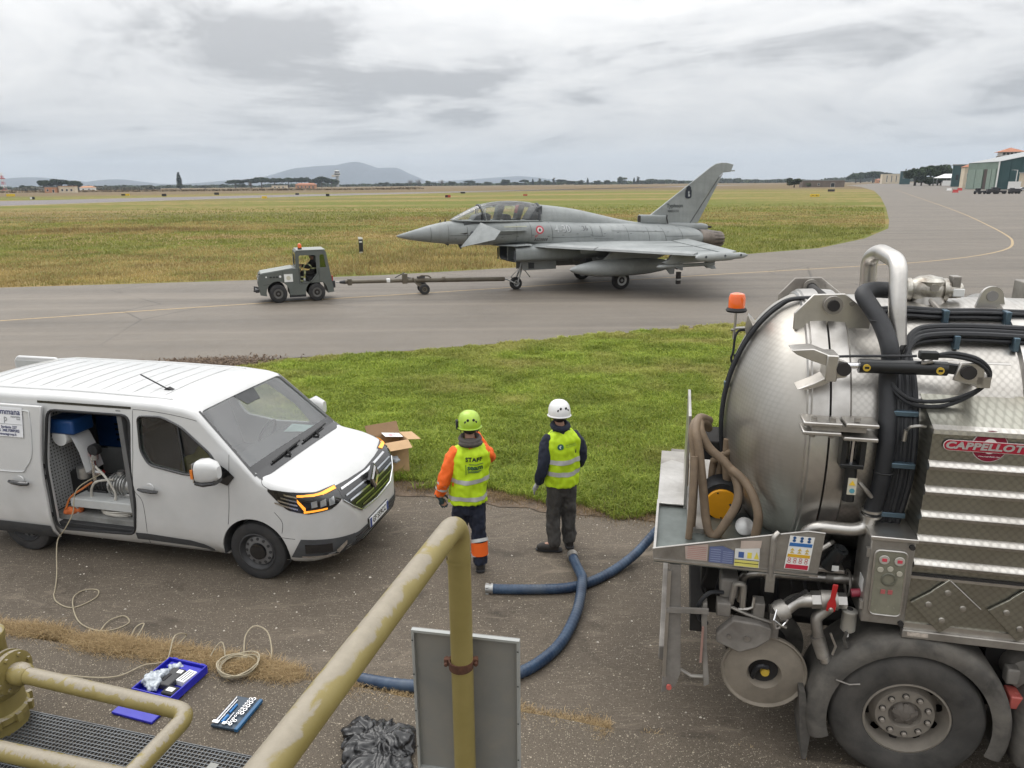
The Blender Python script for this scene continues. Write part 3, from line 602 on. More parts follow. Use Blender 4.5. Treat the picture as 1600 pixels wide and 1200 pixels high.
house('house', -292, 950, 18, 9, 4.2, R(6), M_CREAM, M_ROOFG, 'cream flat house in front of the pine grove', [(-5, 1, 1.5, 1.8), (0, 1, 1.5, 1.8), (5, 1, 1.5, 1.8)], flat=True)
house('shelter', 211, 508, 27, 9, 4.3, R(-8), M_BROWNW, M_ROOFG, 'long low brown shelter beside the round tree', [(-3, 1.3, 1.2, 1.2), (6, .1, 2.4, 2.6)], flat=True, category='shelter')
house('hall', 458, 900, 24, 20, 11.2, R(-20), M_CREAM, M_ROOFG, 'plain cream hall behind the taxiway pines', [(-7, 2, .8, 7.5), (-2, 2, .8, 7.5), (3, 2, .8, 7.5), (8, 2, .8, 7.5)], flat=True, category='hall')
house('house', 579, 1160, 26, 12, 5, R(-15), M_ORANGE, M_TILE, 'tiled house under the pines at the end of the taxiway', [(-8, 1.2, 2, 2), (-2, 1.2, 2, 2), (5, 1.2, 2, 2)])
house('green_building', 400, 761, 9, 14, 12.6, R(-25), M_TEAL, M_ROOFG, 'dark green block left of the large pines', [(-1.5, 6, 1.2, 2), (1.5, 6, 1.2, 2)], flat=True, category='building')
# control tower
o = thing('control_tower', 'control tower with two glazed decks above the trees', 'tower', (-379, 1650, 0))
MB().lathe([(3.2, 0), (3.0, 22), (4.2, 23)], n=10).build('shaft', M_GREY, o); MB().lathe([(5, 23), (6.4, 24), (6.4, 25.2), (5.4, 25.4)], n=10).build('gallery', M_WHITE, o); MB().lathe([(5.6, 25.4), (7, 28.4)], n=10).build('glazing', M_WIN, o)
MB().lathe([(7.4, 28.4), (7.6, 29.6), (5.6, 29.8)], n=10).build('roof', M_WHITE, o); MB().lathe([(4.6, 29.8), (5.4, 33)], n=10).build('upper_glazing', M_WIN, o); MB().lathe([(5.9, 33), (5.9, 34.2), (3, 35)], n=10).build('upper_roof', M_WHITE, o)
for k in range(5): MB().cyl((math.cos(k*1.3)*3, math.sin(k*1.3)*3, 34.5), (math.cos(k*1.3)*3, math.sin(k*1.3)*3, 37.5+k % 2), .18, n=5).build('antenna', M_DARK, o)
MB().box(-11.5, -4, -3, 3, 21.5, 25.5).build('side_platform', M_CREAM, o)
# lattice mast
o = thing('lattice_mast', 'red and white lattice mast at the far left edge', 'mast', (-742, 1100, 0))
for k in range(6):
    m = MB(); z0, z1 = k*4.3, k*4.3+4.3; wd = lambda z: 2.2-.055*z
    for sx in (-1, 1):
        for sy in (-1, 1): m.cyl((sx*wd(z0), sy*wd(z0), z0), (sx*wd(z1), sy*wd(z1), z1), .28, n=5)
    m.cyl((-wd(z0), -wd(z0), z0), (wd(z1), -wd(z1), z1), .2, n=4); m.cyl((wd(z0), -wd(z0), z0), (-wd(z1), -wd(z1), z1), .2, n=4); m.build('mast_section', M_WHITE if k % 2 else M_RED, o)
MB().box(-2.6, 2.6, -2.6, 2.6, 17, 18).build('platform', M_RED, o)
# hangars
def hangar(name, x, y, w, d, h, rise, rz, label, skin, door):
    o = thing(name, label, 'hangar', (x, y, 0), rz)
    MB().add([(-w/2, 0, 0), (w/2, 0, 0), (w/2, 0, h), (0, 0, h+rise), (-w/2, 0, h), (-w/2, d, 0), (w/2, d, 0), (w/2, d, h), (0, d, h+rise), (-w/2, d, h)], [(0, 1, 2, 3, 4), (5, 9, 8, 7, 6), (0, 4, 9, 5), (1, 6, 7, 2), (4, 3, 8, 9), (3, 2, 7, 8)]).build('wall', skin, o, smooth=False)
    MB().add([(-w/2-.6, -.5, h), (0, -.5, h+rise+.1), (w/2+.6, -.5, h), (w/2+.6, d+.5, h), (0, d+.5, h+rise+.1), (-w/2-.6, d+.5, h)], [(0, 1, 4, 5), (1, 2, 3, 4)]).build('roof', M_ROOFG, o, smooth=False)
    for k in range(6):
        u0 = -w/2+1+k*(w-2)/6; u1 = u0+(w-2)/6-.12
        if name == 'hangar' and k == 2 and door: continue
        MB().box(u0, u1, -.35-.2*(k % 2), -.12-.2*(k % 2), .1, h*.82).build('door_leaf', M_GREEN, o)
    for k in range(12):
        u = d*(k+.5)/12; MB().box(-w/2-.14, -w/2+.02, u-.12, u+.12, 0, h).build('rib', skin, o)
    return o
o = thing('hangar', 'large green hangar with sliding doors on the right', 'hangar', (211.5, 315.5, 0), R(-10))
Lh, Dh, hh = 40, 30, 11.4
MB().add([(-6, 0, 0), (Lh, 0, 0), (Lh, 0, hh), (17, 0, hh+4.6), (-6, 0, hh), (-6, Dh, 0), (Lh, Dh, 0), (Lh, Dh, hh), (17, Dh, hh+4.6), (-6, Dh, hh)], [(0, 1, 2, 3, 4), (5, 9, 8, 7, 6), (0, 4, 9, 5), (1, 6, 7, 2), (4, 3, 8, 9), (3, 2, 7, 8)]).build('wall', M_TEAL, o, smooth=False)
MB().add([(-6.6, -.6, hh-.02), (17, -.6, hh+4.9), (Lh+.6, -.6, hh-.02), (Lh+.6, Dh+.6, hh-.02), (17, Dh+.6, hh+4.9), (-6.6, Dh+.6, hh-.02)], [(0, 1, 4, 5), (1, 2, 3, 4)]).build('roof', M_ROOFG, o, smooth=False)
MB().box(-6.3, -6, 0, Dh, .0, hh-.05).build('side_wall', M_GREEN, o)
for k in range(7):
    if k in (2,): continue
    MB().box(-6.55-.12*(k % 2), -6.35-.12*(k % 2), 1.5+k*3.9, 5.2+k*3.9, .1, hh*.74).build('door_leaf', mat('door_green', (.19, .25, .21), .6, var=.1, scale=.4), o)
MB().box(-6.34, -6.32, 9.4, 12.9, .1, hh*.74).build('door_opening', mat('opening_brown', (.07, .05, .045), .9), o)
for k in range(12): MB().box(-5.5+k*3.8, -5.35+k*3.8, -.12, .02, 0, hh).build('rib', M_TEAL, o)
MB().box(-6.5, -6.1, -.35, .05, 0, hh).build('downpipe', M_WHITE, o)
# second hangar, red roofed annexe, tower, tent, lamp, small yard things
h2 = thing('far_hangar', 'dark green hangar showing behind the white tent', 'hangar', (278, 455, 0), R(-30))
MB().box(-9, 30, 0, 30, 0, 12.6).build('wall', M_TEAL, h2); MB().box(-9.5, 30.5, -.5, 30.5, 12.6, 13.2).build('roof', M_ROOFG, h2)
for k in range(4): MB().box(-7+k*4, -5.5+k*4, -.06, .0, 4, 7).build('window', M_WIN, h2)
house('red_roofed_house', 231, 378, 6.4, 8, 10.2, R(-20), M_CREAM, M_TILE, 'tall narrow cream house with red roof beside the hangar', [(-1.4, 5.2, 1, 2), (1.4, 5.2, 1, 2), (-1.2, .2, 1.2, 2.6)], 1.5)
o = thing('water_tower', 'square stone tower with a red tiled roof behind the hangar', 'tower', (252, 382, 0), R(-20))
MB().box(-4.6, 4.6, -4.6, 4.6, 0, 15.6).build('wall', M_BROWNW, o); MB().box(-4.2, 4.2, -4.2, 4.2, 15.6, 17.3).build('lantern', M_WHITE, o)
for k in range(5): MB().box(-3.9+k*1.65, -2.7+k*1.65, -4.26, -4.2, 15.9, 17.0).build('pane', M_WIN, o)
MB().add([(-5.8, -5.8, 17.3), (5.8, -5.8, 17.3), (5.8, 5.8, 17.3), (-5.8, 5.8, 17.3), (0, 0, 19.5)], [(0, 1, 4), (1, 2, 4), (2, 3, 4), (3, 0, 4), (3, 2, 1, 0)]).build('roof', M_TILE, o, smooth=False)
MB().box(-11, -4.6, -4, 4, 0, 13.4).build('stair_block', M_BROWNW, o)
house('annexe', 196, 281, 9, 6, 6.3, R(-33), M_CREAM, M_ROOFG, 'small cream annexe at the right edge in front of the hangar', [(-2.2, 1.5, 1, 2.6), (-.4, 1.5, 1, 2.6)], flat=True, category='building')
o = thing('canopy_tent', 'white peaked canopy with open sides beside the pines', 'tent', (320, 548, 0), R(-15))
MB().add([(-9, -5, 5.4), (9, -5, 5.4), (9, 5, 5.4), (-9, 5, 5.4), (-3, 0, 8.3), (3, 0, 8.3)], [(0, 1, 5, 4), (2, 3, 4, 5), (0, 4, 3), (1, 2, 5)]).build('canopy', M_WHITE, o, smooth=False)
for sx in (-8.6, 0, 8.6):
    for sy in (-4.6, 4.6): MB().cyl((sx, sy, 0), (sx, sy, 5.5), .15, n=6).build('post', M_GREY, o)
tag(MB().box(-6, 6, -.1, .1, 0, 3.6).build('screen_panel', M_WHITE, loc=(318, 541, 0)), 'low white screen below the peaked canopy', 'screen')
o = thing('lamp_post', 'white street lamp with a bent arm before the hangar', 'lamp', (188.8, 280, 0)); MB().cyl((0, 0, 0), (0, 0, 7.4), .14, n=8).build('pole', M_WHITE, o); MB().bar((0, 0, 7.4), (-1.7, 0, 7.5), .16, .12).build('arm', M_WHITE, o); MB().box(-2.2, -1.5, -.14, .14, 7.38, 7.52).build('lamp_head', M_GREY, o)
tag(MB().box(-2.2, 2.2, -.04, .04, .9, 3.4).build('notice_board', M_WHITE, loc=(173, 257, 0)), 'pale board standing by the dark ground equipment', 'board')
def cart(name, x, y, label, kind, m=M_DARK):
    o = thing(name, label, 'equipment', (x, y, 0), rnd.uniform(-.4, .2), 'dark ground equipment parked by the hangar')
    MB().box(-1.4, 1.4, -.8, .8, .45, 1.0+.5*(kind % 2)).build('body', m, o, bevel=.08)
    if kind == 1: MB().box(-.2, 1.2, -.75, .75, 1.5, 1.95).build('cab', M_WIN, o, bevel=.06)
    else: MB().box(-1.2, -.2, -.6, .6, 1.0, 1.7).build('tank', M_BLACK, o, bevel=.15)
    for sx in (-.9, .9):
        for sy in (-.8, .8): MB().lathe([(.2, -.1), (.42, -.09), (.42, .09), (.2, .1)], (sx, sy, .42), 'y', 12).build('wheel', M_BLACK, o)
cart('equipment_cart', 139.5, 222, 'dark equipment cart leftmost in the row by the hangar', 0); cart('tow_tractor', 142.5, 221, 'dark tractor second in the row by the hangar', 1); cart('equipment_cart', 146, 222.5, 'dark equipment cart third in the row by the hangar', 2); cart('tow_tractor', 149.6, 221.8, 'dark tractor at the right end of the row', 3)
o = thing('parked_car', 'silver car parked at the right edge before the annexe', 'car', (181.5, 264, 0), R(-10))
MB().prism([(-2.1, .3), (2.1, .3), (2.15, .75), (1.3, .9), (.7, 1.42), (-1.1, 1.45), (-1.9, .95), (-2.15, .8)], 'y', -.85, .85).build('body', mat('silver_paint', (.5, .51, .53), .3, .5), o, bevel=.1)
MB().prism([(-1.6, .95), (1.1, .95), (.62, 1.36), (-1.0, 1.38)], 'y', -.87, .87).build('side_window', M_WIN, o)
for sx in (-1.3, 1.3):
    for sy in (-.8, .8): MB().lathe([(.2, -.1), (.32, -.09), (.32, .09), (.2, .1)], (sx, sy, .32), 'y', 14).build('wheel', M_BLACK, o)
def barrier(x, y, m, label):
    tag(MB().prism([(-.3, 0), (.3, 0), (.25, .25), (.1, .45), (.08, 1.0), (-.08, 1.0), (-.1, .45), (-.25, .25)], 'x', -.95, .95).build('road_barrier', m, loc=(x, y, 0), rot=(0, 0, .1)), label, 'barrier')
barrier(148.9, 250, M_RED, 'single red plastic barrier on the asphalt before the hangars')
for k in range(2): barrier(176+k*2.5, 300-k*3, M_RED if k else M_WHITE, ['white barrier near the open hangar door', 'red barrier near the open hangar door'][k])
# taxiway signs and marker boards out in the meadow
def sign(x, y, w, h, face, label, rz=0., legs=True, half=None):
    o = thing('taxiway_sign', label, 'sign', (x, y, 0), rz); z0 = .18 if legs else 0
    MB().box(-w/2, w/2, -.12, .12, z0, h).build('board', face, o, bevel=.02)
    if half: MB().box(-w/2+.05, 0, -.135, -.12, z0+.08, h-.08).build('panel', half, o)
    for sx in (-w*.35, w*.35): MB().cyl((sx, 0, 0), (sx, 0, z0+.02), .05, n=6).build('leg', M_GREY, o)
M_SBLK = mat('sign_black', (.02, .02, .02), .6); M_SRED = mat('sign_red', (.42, .06, .035), .6)
sign(80, 196.2, 2.4, .85, M_YSIGN, 'yellow taxiway sign with black arrows below the low shelter', half=None); sign(123.6, 288, 2.6, 1.0, M_SBLK, 'black board in the meadow right of the yellow sign')
sign(-19.4, 232, 1.7, .95, M_SRED, 'red taxiway sign with black half above the jet nose', half=M_SBLK); sign(-243, 364, 4, 1.35, M_YSIGN, 'wide yellow sign at the far left edge', half=None); sign(-168.8, 264, 1.6, 1.1, M_SBLK, 'black and white sign left of the runway', half=M_WHITE)
sign(-180, 350, 3.9, 1.1, M_YSIGN, 'long yellow sign with a black end by the runway', half=M_SBLK); sign(-146.7, 317, 1.9, 1.25, M_SBLK, 'small black sign below the cypress'); sign(-139.7, 356, 2.2, 1.25, M_SBLK, 'black sign by the runway below the pine grove')
sign(-80, 243, 1.6, .9, M_YSIGN, 'small yellow sign below the long tiled house'); sign(-67.9, 278, 1.3, 1.1, M_SBLK, 'narrow black sign below the control tower'); sign(-20.6, 325, 2, .85, M_SBLK, 'low black board above the jet nose')
sign(5, 250, 1.4, .7, M_SRED, 'small red sign above the jet canopy'); sign(-94, 330, 1.6, .9, M_SBLK, 'dark low board left of the control tower')
for dx in (-.55, .45):
    MB().prism([(80+dx-.22, .5), (80+dx, .36), (80+dx, .45), (80+dx+.24, .45), (80+dx+.24, .56), (80+dx, .56), (80+dx, .65)], 'y', 196.06, 196.075).build('arrow_mark', M_SBLK, bpy.data.objects['taxiway_sign']).location = (-80, -196.2, 0)
o = thing('marker_post', 'black marker post with white top and foot in the meadow', 'post', (-9.45, 46.3, 0), R(8))
MB().box(-.13, .13, -.07, .07, .12, .92).build('post_body', M_SBLK, o, bevel=.02); MB().prism([(-.13, .92), (.13, .92), (.10, 1.03), (-.15, 1.06)], 'y', -.071, .071).build('white_cap', M_WHITE, o); MB().box(-.10, .10, -.075, .075, 0, .14).build('white_foot', M_WHITE, o); MB().box(-.09, .09, -.078, -.072, .72, .80).build('reflector', M_WHITE, o)
# air: even pale haze round everything
hz = NT('haze_air'); hz.t.nodes.remove(hz.b); pv_ = hz.n('VolumePrincipled', Density__Attribute='', Color=(.76, .87, 1.0), Density=9.5e-5, Anisotropy=.0); hz.t.links.new(pv_.outputs[0], hz.out.inputs['Volume']); hz.m.cycles.homogeneous_volume = True
o = MB().box(-13000, 13000, -350, 12500, -10, 420).build('haze', hz.m, smooth=False); o['kind'] = 'stuff'; o['label'] = 'pale haze in the air over the whole airfield'

# ================================================================ FIGHTER JET
def draper(bvh, d, off=.004, back=3.):
    d = Vector(d).normalized()
    def f(p):
        p = Vector(p); h = bvh.ray_cast(p-d*back, d)
        if h[0] is None: return p
        n = h[1] if h[1].dot(d) < 0 else -h[1]
        return h[0]+n*off
    return f
def bvh_of(me): return BVHTree.FromPolygons([v.co.copy() for v in me.vertices], [tuple(p.vertices) for p in me.polygons])
def superring(x, w, zb, zt, e, n=28, ax='x', y0=0.):
    zc = (zb+zt)/2; h = (zt-zb)/2; r = []
    for k in range(n):
        a = 2*PI*k/n; c, s = math.cos(a), math.sin(a); r.append((x, y0+w*math.copysign(abs(c)**(2/e), c), zc+h*math.copysign(abs(s)**(2/e), s)))
    return r
def interp_rows(rows, xs):
    A = np.array(rows, float); return [[x]+[float(np.interp(x, A[:, 0], A[:, j])) for j in range(1, A.shape[1])] for x in xs]
t = NT('aircraft_grey'); n1 = t.noise(1.1, 6, .6, .3, t.co((.5, 1, 1.6))); n2 = t.noise(5, 6, .65); n3 = t.noise(2.2, 5, .6, 0, t.co((2.6, 1, .35)))
c = t.mix(t.ramp(n1, (.35, 0.), (.65, 1.)), (.21, .226, .226), (.285, .302, .30)); c = t.mix(t.math('MULTIPLY', t.ramp(n3, (.46, 0.), (.70, 1.)), .32), c, (.15, .16, .16)); c = t.mix(t.math('MULTIPLY', t.ramp(n2, (.55, 0.), (.8, 1.)), .3), c, (.29, .305, .31))
t.p(Base__Color=c, Roughness=t.math('ADD', t.math('MULTIPLY', n2, .2), .38), Specular__IOR__Level=.4); M_JET = t.m
M_JETL = mat('aircraft_light_grey', (.30, .315, .315), .5, var=.1, scale=1.5, dirt=(.17, .175, .175), dirt_amt=.35)
M_JETD = mat('aircraft_dark_seam', (.06, .065, .07), .7, var=.2); M_NOZ = mat('heat_stained_metal', (.17, .145, .125), .42, .75, var=.3, scale=3, dirt=(.06, .05, .045), dirt_amt=.5); M_NOZD = mat('nozzle_dark', (.035, .03, .028), .6, .5)
M_TYRE = mat('tyre_rubber', (.022, .022, .023), .82, var=.3, scale=9, dirt=(.09, .08, .07), dirt_amt=.3); M_RIM = mat('pale_wheel', (.38, .38, .37), .5, .3, var=.15); M_STEEL = mat('gear_steel', (.30, .30, .29), .4, .6, var=.2)
JET = thing('fighter_jet', 'grey two seat fighter jet with delta wings and canards on the taxiway', 'jet', (.19, 29.87, 0), R(21.7))
rows = [(-4.9, .012, 2.31, 2.335, 2), (-4.75, .06, 2.25, 2.385, 2), (-4.5, .125, 2.185, 2.455, 2), (-4.1, .21, 2.115, 2.56, 2), (-3.6, .31, 2.04, 2.69, 2), (-2.95, .42, 1.965, 2.815, 2), (-2.2, .50, 1.90, 2.86, 2.1), (-1.4, .56, 1.85, 2.87, 2.25), (-.8, .61, 1.85, 2.85, 2.4), (-.2, .68, 1.86, 2.82, 2.5), (.5, .80, 1.82, 2.80, 2.6), (1.2, .92, 1.62, 2.76, 2.8), (2.0, 1.0, 1.42, 2.70, 2.9), (3.5, 1.05, 1.28, 2.62, 2.9), (5, 1.05, 1.22, 2.55, 2.8), (6.5, 1.03, 1.22, 2.47, 2.7), (7.6, .98, 1.3, 2.38, 2.6), (8.3, .93, 1.38, 2.28, 2.5), (8.56, .90, 1.42, 2.2, 2.4)]
xs = [-4.9, -4.83, -4.75, -4.6, -4.4]+[-4.2+.2*i for i in range(63)]+[8.4, 8.56]
fus = MB().loft([superring(*r, n=36) for r in interp_rows(rows, xs)]); fme = fus.mesh('fuselage', 50); link('fuselage', fme, M_JET, JET); JB = bvh_of(fme)
JD = draper(JB, (0, 1, 0), .006)
# spine behind the canopy
sp = [(.92, .47, 2.6, 3.40), (1.2, .465, 2.6, 3.37), (2.0, .45, 2.55, 3.28), (2.72, .43, 2.5, 3.165), (3.6, .41, 2.45, 2.975), (4.55, .38, 2.4, 2.76), (5.3, .355, 2.35, 2.62), (6.0, .33, 2.3, 2.53), (7.2, .28, 2.2, 2.47), (8.0, .24, 2.1, 2.44), (8.9, .22, 2.08, 2.40), (9.25, .19, 2.12, 2.35)]
def half(x, w, zb, zt, n=20): return [(x, w*math.cos(PI*k/n)*(1.0), zb+(zt-zb)*math.sin(PI*k/n)**.85) for k in range(n+1)]
sl = [.92+.24*i for i in range(35)]+[9.25]
MB().loft([half(*r) for r in interp_rows(sp, sl)], caps=True).build('spine', M_JET, JET, angle=50)
MB().cyl((9.2, 0, 2.26), (9.55, 0, 2.25), .06, .045, 10).build('tail_stub', M_NOZD, JET)
MB().lathe([(.0, 0), (.14, .0), (.15, -.05)], (9.255, 0, 2.22), 'x', 12).build('tail_lamp', M_NOZD, JET)
# canopy and windscreen
cp = [(-2.74, .05, 2.865, 2.875), (-2.55, .24, 2.84, 2.985), (-2.2, .38, 2.82, 3.15), (-1.9, .435, 2.81, 3.29), (-1.57, .47, 2.80, 3.425), (-1.2, .485, 2.79, 3.495), (-.8, .49, 2.785, 3.54), (-.41, .495, 2.78, 3.555), (0, .49, 2.77, 3.545), (.5, .485, 2.765, 3.50), (1.0, .47, 2.755, 3.40)]
GL = glass('canopy_glass', (.90, .92, .91), .035, .02)
def cp_at(x): return interp_rows(cp, [x])[0]
MB().loft([half(*r, n=22) for r in interp_rows(cp, [-2.74, -2.6, -2.4, -2.2, -2.0, -1.8, -1.62])], caps=False, closed=False).build('windscreen', GL, JET, angle=60)
MB().loft([half(*r, n=22) for r in interp_rows(cp, [-1.56, -1.35, -1.15, -.9, -.65, -.4, -.15, .1, .35, .6, .8, .98])], caps=False, closed=False).build('canopy', GL, JET, angle=60)
def arch(x, dx, r, name, rr=.0):
    q = half(*cp_at(x), n=22); pts = [(p[0]+dx*(1-(p[2]-q[0][2])/(q[11][2]-q[0][2])), p[1]*1.01, p[2]+.006) for p in q]; MB().sweep(pts, r, 8).build(name, M_JETD if r > .03 else M_JET, JET)
arch(-1.6, .12, .032, 'canopy_bow'); arch(.93, -.10, .045, 'canopy_rear_frame'); arch(-1.52, .12, .02, 'canopy_bow')
for s in (-1, 1):
    MB().sweep([(x, s*(cp_at(x)[1]+.012), cp_at(x)[2]+.01) for x in np.linspace(-2.7, 1.0, 20)], .028, 8).build('canopy_sill', M_JET, JET)
tub = MB().box(-2.3, 1.0, -.40, .40, 2.62, 2.80); tub.build('cockpit_floor', M_JETD, JET)
def ej_seat(x, cover):
    o = MB().prism([(x-.35, 2.7), (x+.12, 2.7), (x+.36, 3.34), (x+.30, 3.42), (x+.12, 3.40), (x-.02, 2.86), (x-.35, 2.84)], 'y', -.22, .22).build('ejection_seat', mat('seat_dark', (.05, .055, .05), .8, var=.3), JET, bevel=.03)
    MB().prism([(x+.02, 3.06), (x+.16, 3.06), (x+.32, 3.36), (x+.2, 3.42), (x+.08, 3.36)], 'y', -.17, .17).build('headrest', cover, o, bevel=.04)
ej_seat(-.88, mat('seat_grey_green', (.09, .11, .10), .8)); ej_seat(-.02, mat('seat_red', (.30, .07, .075), .7))
MB().prism([(-1.95, 2.8), (-1.2, 2.8), (-1.15, 3.02), (-1.35, 3.13), (-1.75, 3.02)], 'y', -.36, .36).build('instrument_coaming', M_JETD, JET, bevel=.04)
MB().sweep(fillet([(-1.36, -.14, 3.08), (-1.30, -.14, 3.28), (-1.30, .14, 3.28), (-1.36, .14, 3.08)], .06), .018, 6).build('head_up_display', M_RIM, JET)
MB().prism([(-.62, 2.8), (-.3, 2.8), (-.32, 3.0), (-.5, 3.06)], 'y', -.34, .34).build('instrument_coaming', M_JETD, JET, bevel=.03)
MB().prism([(.42, 2.8), (1.0, 2.8), (1.02, 3.36), (.78, 3.30)], 'y', -.42, .42).build('rear_bulkhead', M_JETD, JET, bevel=.04)
# air intake
rows_i = [(-.36, .95, 1.19, 1.80, 5), (.4, 1.0, 1.18, 1.86, 4.5), (1.2, 1.02, 1.16, 1.95, 4), (2.2, 1.03, 1.15, 2.0, 3.6), (3.6, 1.0, 1.18, 2.0, 3.2), (4.6, .9, 1.24, 1.9, 3)]
MB().loft([superring(*r, n=32) for r in interp_rows(rows_i, [-.36, 0, .4, .8, 1.2, 1.7, 2.2, 2.9, 3.6, 4.6])], caps=False).build('intake_cowl', M_JET, JET, angle=50)
MB().loft([superring(-.355, .945, 1.195, 1.795, 5, 32), superring(-.34, .91, 1.23, 1.765, 5, 32), superring(.9, .86, 1.28, 1.72, 4, 32)], caps=False).build('intake_duct', M_JETD, JET)
MB().box(.85, .9, -.86, .86, 1.25, 1.75).build('duct_end', M_NOZD, JET); MB().box(-.36, .8, -.03, .03, 1.21, 1.78).build('intake_splitter', M_JET, JET)
MB().add([(-1.0, -.25, 1.83), (-1.0, .25, 1.83), (-.36, .97, 1.83), (.3, 1.0, 1.85), (.3, -1.0, 1.85), (-.36, -.97, 1.83), (-.9, -.25, 1.86), (-.9, .25, 1.86), (-.3, .95, 1.87), (.3, .95, 1.9), (.3, -.95, 1.9), (-.3, -.95, 1.87)], [(0, 1, 2, 3, 4, 5), (11, 10, 9, 8, 7, 6), (0, 6, 7, 1), (1, 7, 8, 2), (2, 8, 9, 3), (3, 9, 10, 4), (4, 10, 11, 5), (5, 11, 6, 0)]).build('splitter_plate', M_JET, JET, smooth=False)
lip = MB()
for s in (-1, 1): lip.add([(-.44, s*.06, 1.26), (-.44, s*.90, 1.30), (-.46, s*.93, 1.62), (-.37, s*.95, 1.70), (-.37, s*.95, 1.2), (-.37, s*.06, 1.19), (-.62, s*.5, 1.24)], [(0, 6, 5), (6, 1, 4, 5), (1, 2, 3, 4)])
lip.build('intake_lip', M_JETD, JET, smooth=False)
# wings
def wz(L): return 1.80-.042*(L-1)
def wing(s):
    def sec(L, le, te, th, dz=0.):
        z = wz(L)-.02; ch = te-le; return [(le, s*L, z), (le+.06*ch, s*L, z+th*.38), (le+.25*ch, s*L, z+th*.62), (le+.6*ch, s*L, z+th*.5), (te, s*L, z+.02), (te, s*L, z-.02), (le+.6*ch, s*L, z-th*.36), (le+.25*ch, s*L, z-th*.38), (le+.06*ch, s*L, z-th*.25)]
    st = [(.75, .25, 6.78), (1.2, .72, 6.74), (2.5, 2.08, 6.6), (3.9, 3.56, 6.44), (5.3, 5.02, 6.3)]
    MB().loft([sec(L, a, b, .27-.035*L) for L, a, b in st]).build('wing', M_JET, JET, angle=30)
    for L0, L1 in ((1.12, 3.05), (3.1, 5.22)):
        fl = MB(); rr = []
        for L in (L0, L1):
            h0 = 6.75-(L-1)*.105; te = 7.58-(L-1)*.17; z = wz(L)-.01; rr.append([(h0+.02, s*L, z+.035), (te, s*L, z+.085), (te, s*L, z+.065), (h0+.02, s*L, z-.05)])
        fl.loft(rr).build('flaperon', M_JET, JET, smooth=False)
    for L0, L1 in ((1.25, 2.6), (2.65, 5.2)):
        f = lambda L: .72+(L-1.2)*1.052
        sl_ = MB(); sl_.loft([[(f(L)-.012, s*L, wz(L)-.03), (f(L)+.04, s*L, wz(L)+.045), (f(L)+.22, s*L, wz(L)+.105), (f(L)+.20, s*L, wz(L)-.06)] for L in (L0, L1)]).build('slat', M_JETL, JET, smooth=False)
    # tip pod
    pr = [(.015, 0), (.09, .06), (.145, .22), (.165, .5), (.165, 1.3), (.15, 1.62), (.12, 1.68), (.115, 2.0), (.085, 2.2), (.03, 2.33)]
    po = MB().lathe(pr, (4.9, s*5.40, 1.545), 'x', 18).build('wing_tip_pod', M_JETL, JET)
    for xx in (5.25, 6.1, 6.85): MB().lathe([(.0, -.002), (.05, -.002), (.05, .004)], (xx, s*5.40+s*.162*(1 if xx < 6.4 else .72), 1.57), 'y', 10).build('sensor', M_JETD, po)
    # drop tank on its pylon
    tk = [(.01, 0), (.09, .1), (.17, .32), (.24, .68), (.32, 1.15), (.35, 1.7), (.35, 2.9), (.315, 3.6), (.24, 4.2), (.12, 4.65), (.03, 4.85)]
    ta = MB().lathe(tk, (1.35, s*2.25, .955), 'x', 26).build('drop_tank', M_JETL, JET)
    MB().prism([(2.75, 1.24), (3.1, 1.52), (3.2, 1.76), (6.1, 1.70), (6.1, 1.5), (5.2, 1.2)], 'y', s*2.25-.07, s*2.25+.07).build('tank_pylon', M_JETL, JET, bevel=.03)
    for k in range(2): MB().prism([(5.6, .95), (6.2, .95), (6.15, 1.35 if k else .55), (5.95, 1.35 if k else .55)], 'y', s*2.25-.015, s*2.25+.015).build('tank_fin', M_JETL, ta)
    # outer rail with a training round
    MB().prism([(4.2, 1.30), (4.5, 1.42), (4.6, 1.62), (6.6, 1.62), (7.0, 1.42), (6.5, 1.26), (4.5, 1.22)], 'y', s*4.3-.06, s*4.3+.06).build('outer_pylon', M_JETL, JET, bevel=.02)
    ms = MB().lathe([(.02, 0), (.05, .06), (.068, .2), (.07, .5), (.07, 2.5), (.06, 2.6)], (3.98, s*4.3, 1.15), 'x', 14).build('missile', M_JETL, JET)
    for a in (45, 135, 225, 315):
        M_ = Matrix.Translation((0, s*4.3, 1.15)) @ Matrix.Rotation(R(a), 4, 'X')
        MB().prism([(4.75, .06), (5.1, .06), (5.05, .22), (4.95, .22)], 'y', -.008, .008).xf(M_).build('missile_fin', M_JETD if a > 180 else M_JETL, ms)
        MB().prism([(6.1, .06), (6.55, .06), (6.55, .24), (6.35, .24)], 'y', -.008, .008).xf(M_).build('missile_fin', M_JETL, ms)
    MB().box(2.1, 2.75, s*1.75-.07, s*1.75+.07, 1.52, 1.68).build('inner_pylon_stub', M_JETL, JET)
for s in (-1, 1): wing(s)
st_ = MB().box(4.87, 5.03, -4.38, -4.26, .46, .92).build('warning_streamer', M_NOZD, JET, bevel=.01); MB().box(4.865, 5.035, -4.385, -4.255, .60, .66).build('white_band', M_RIM, st_)
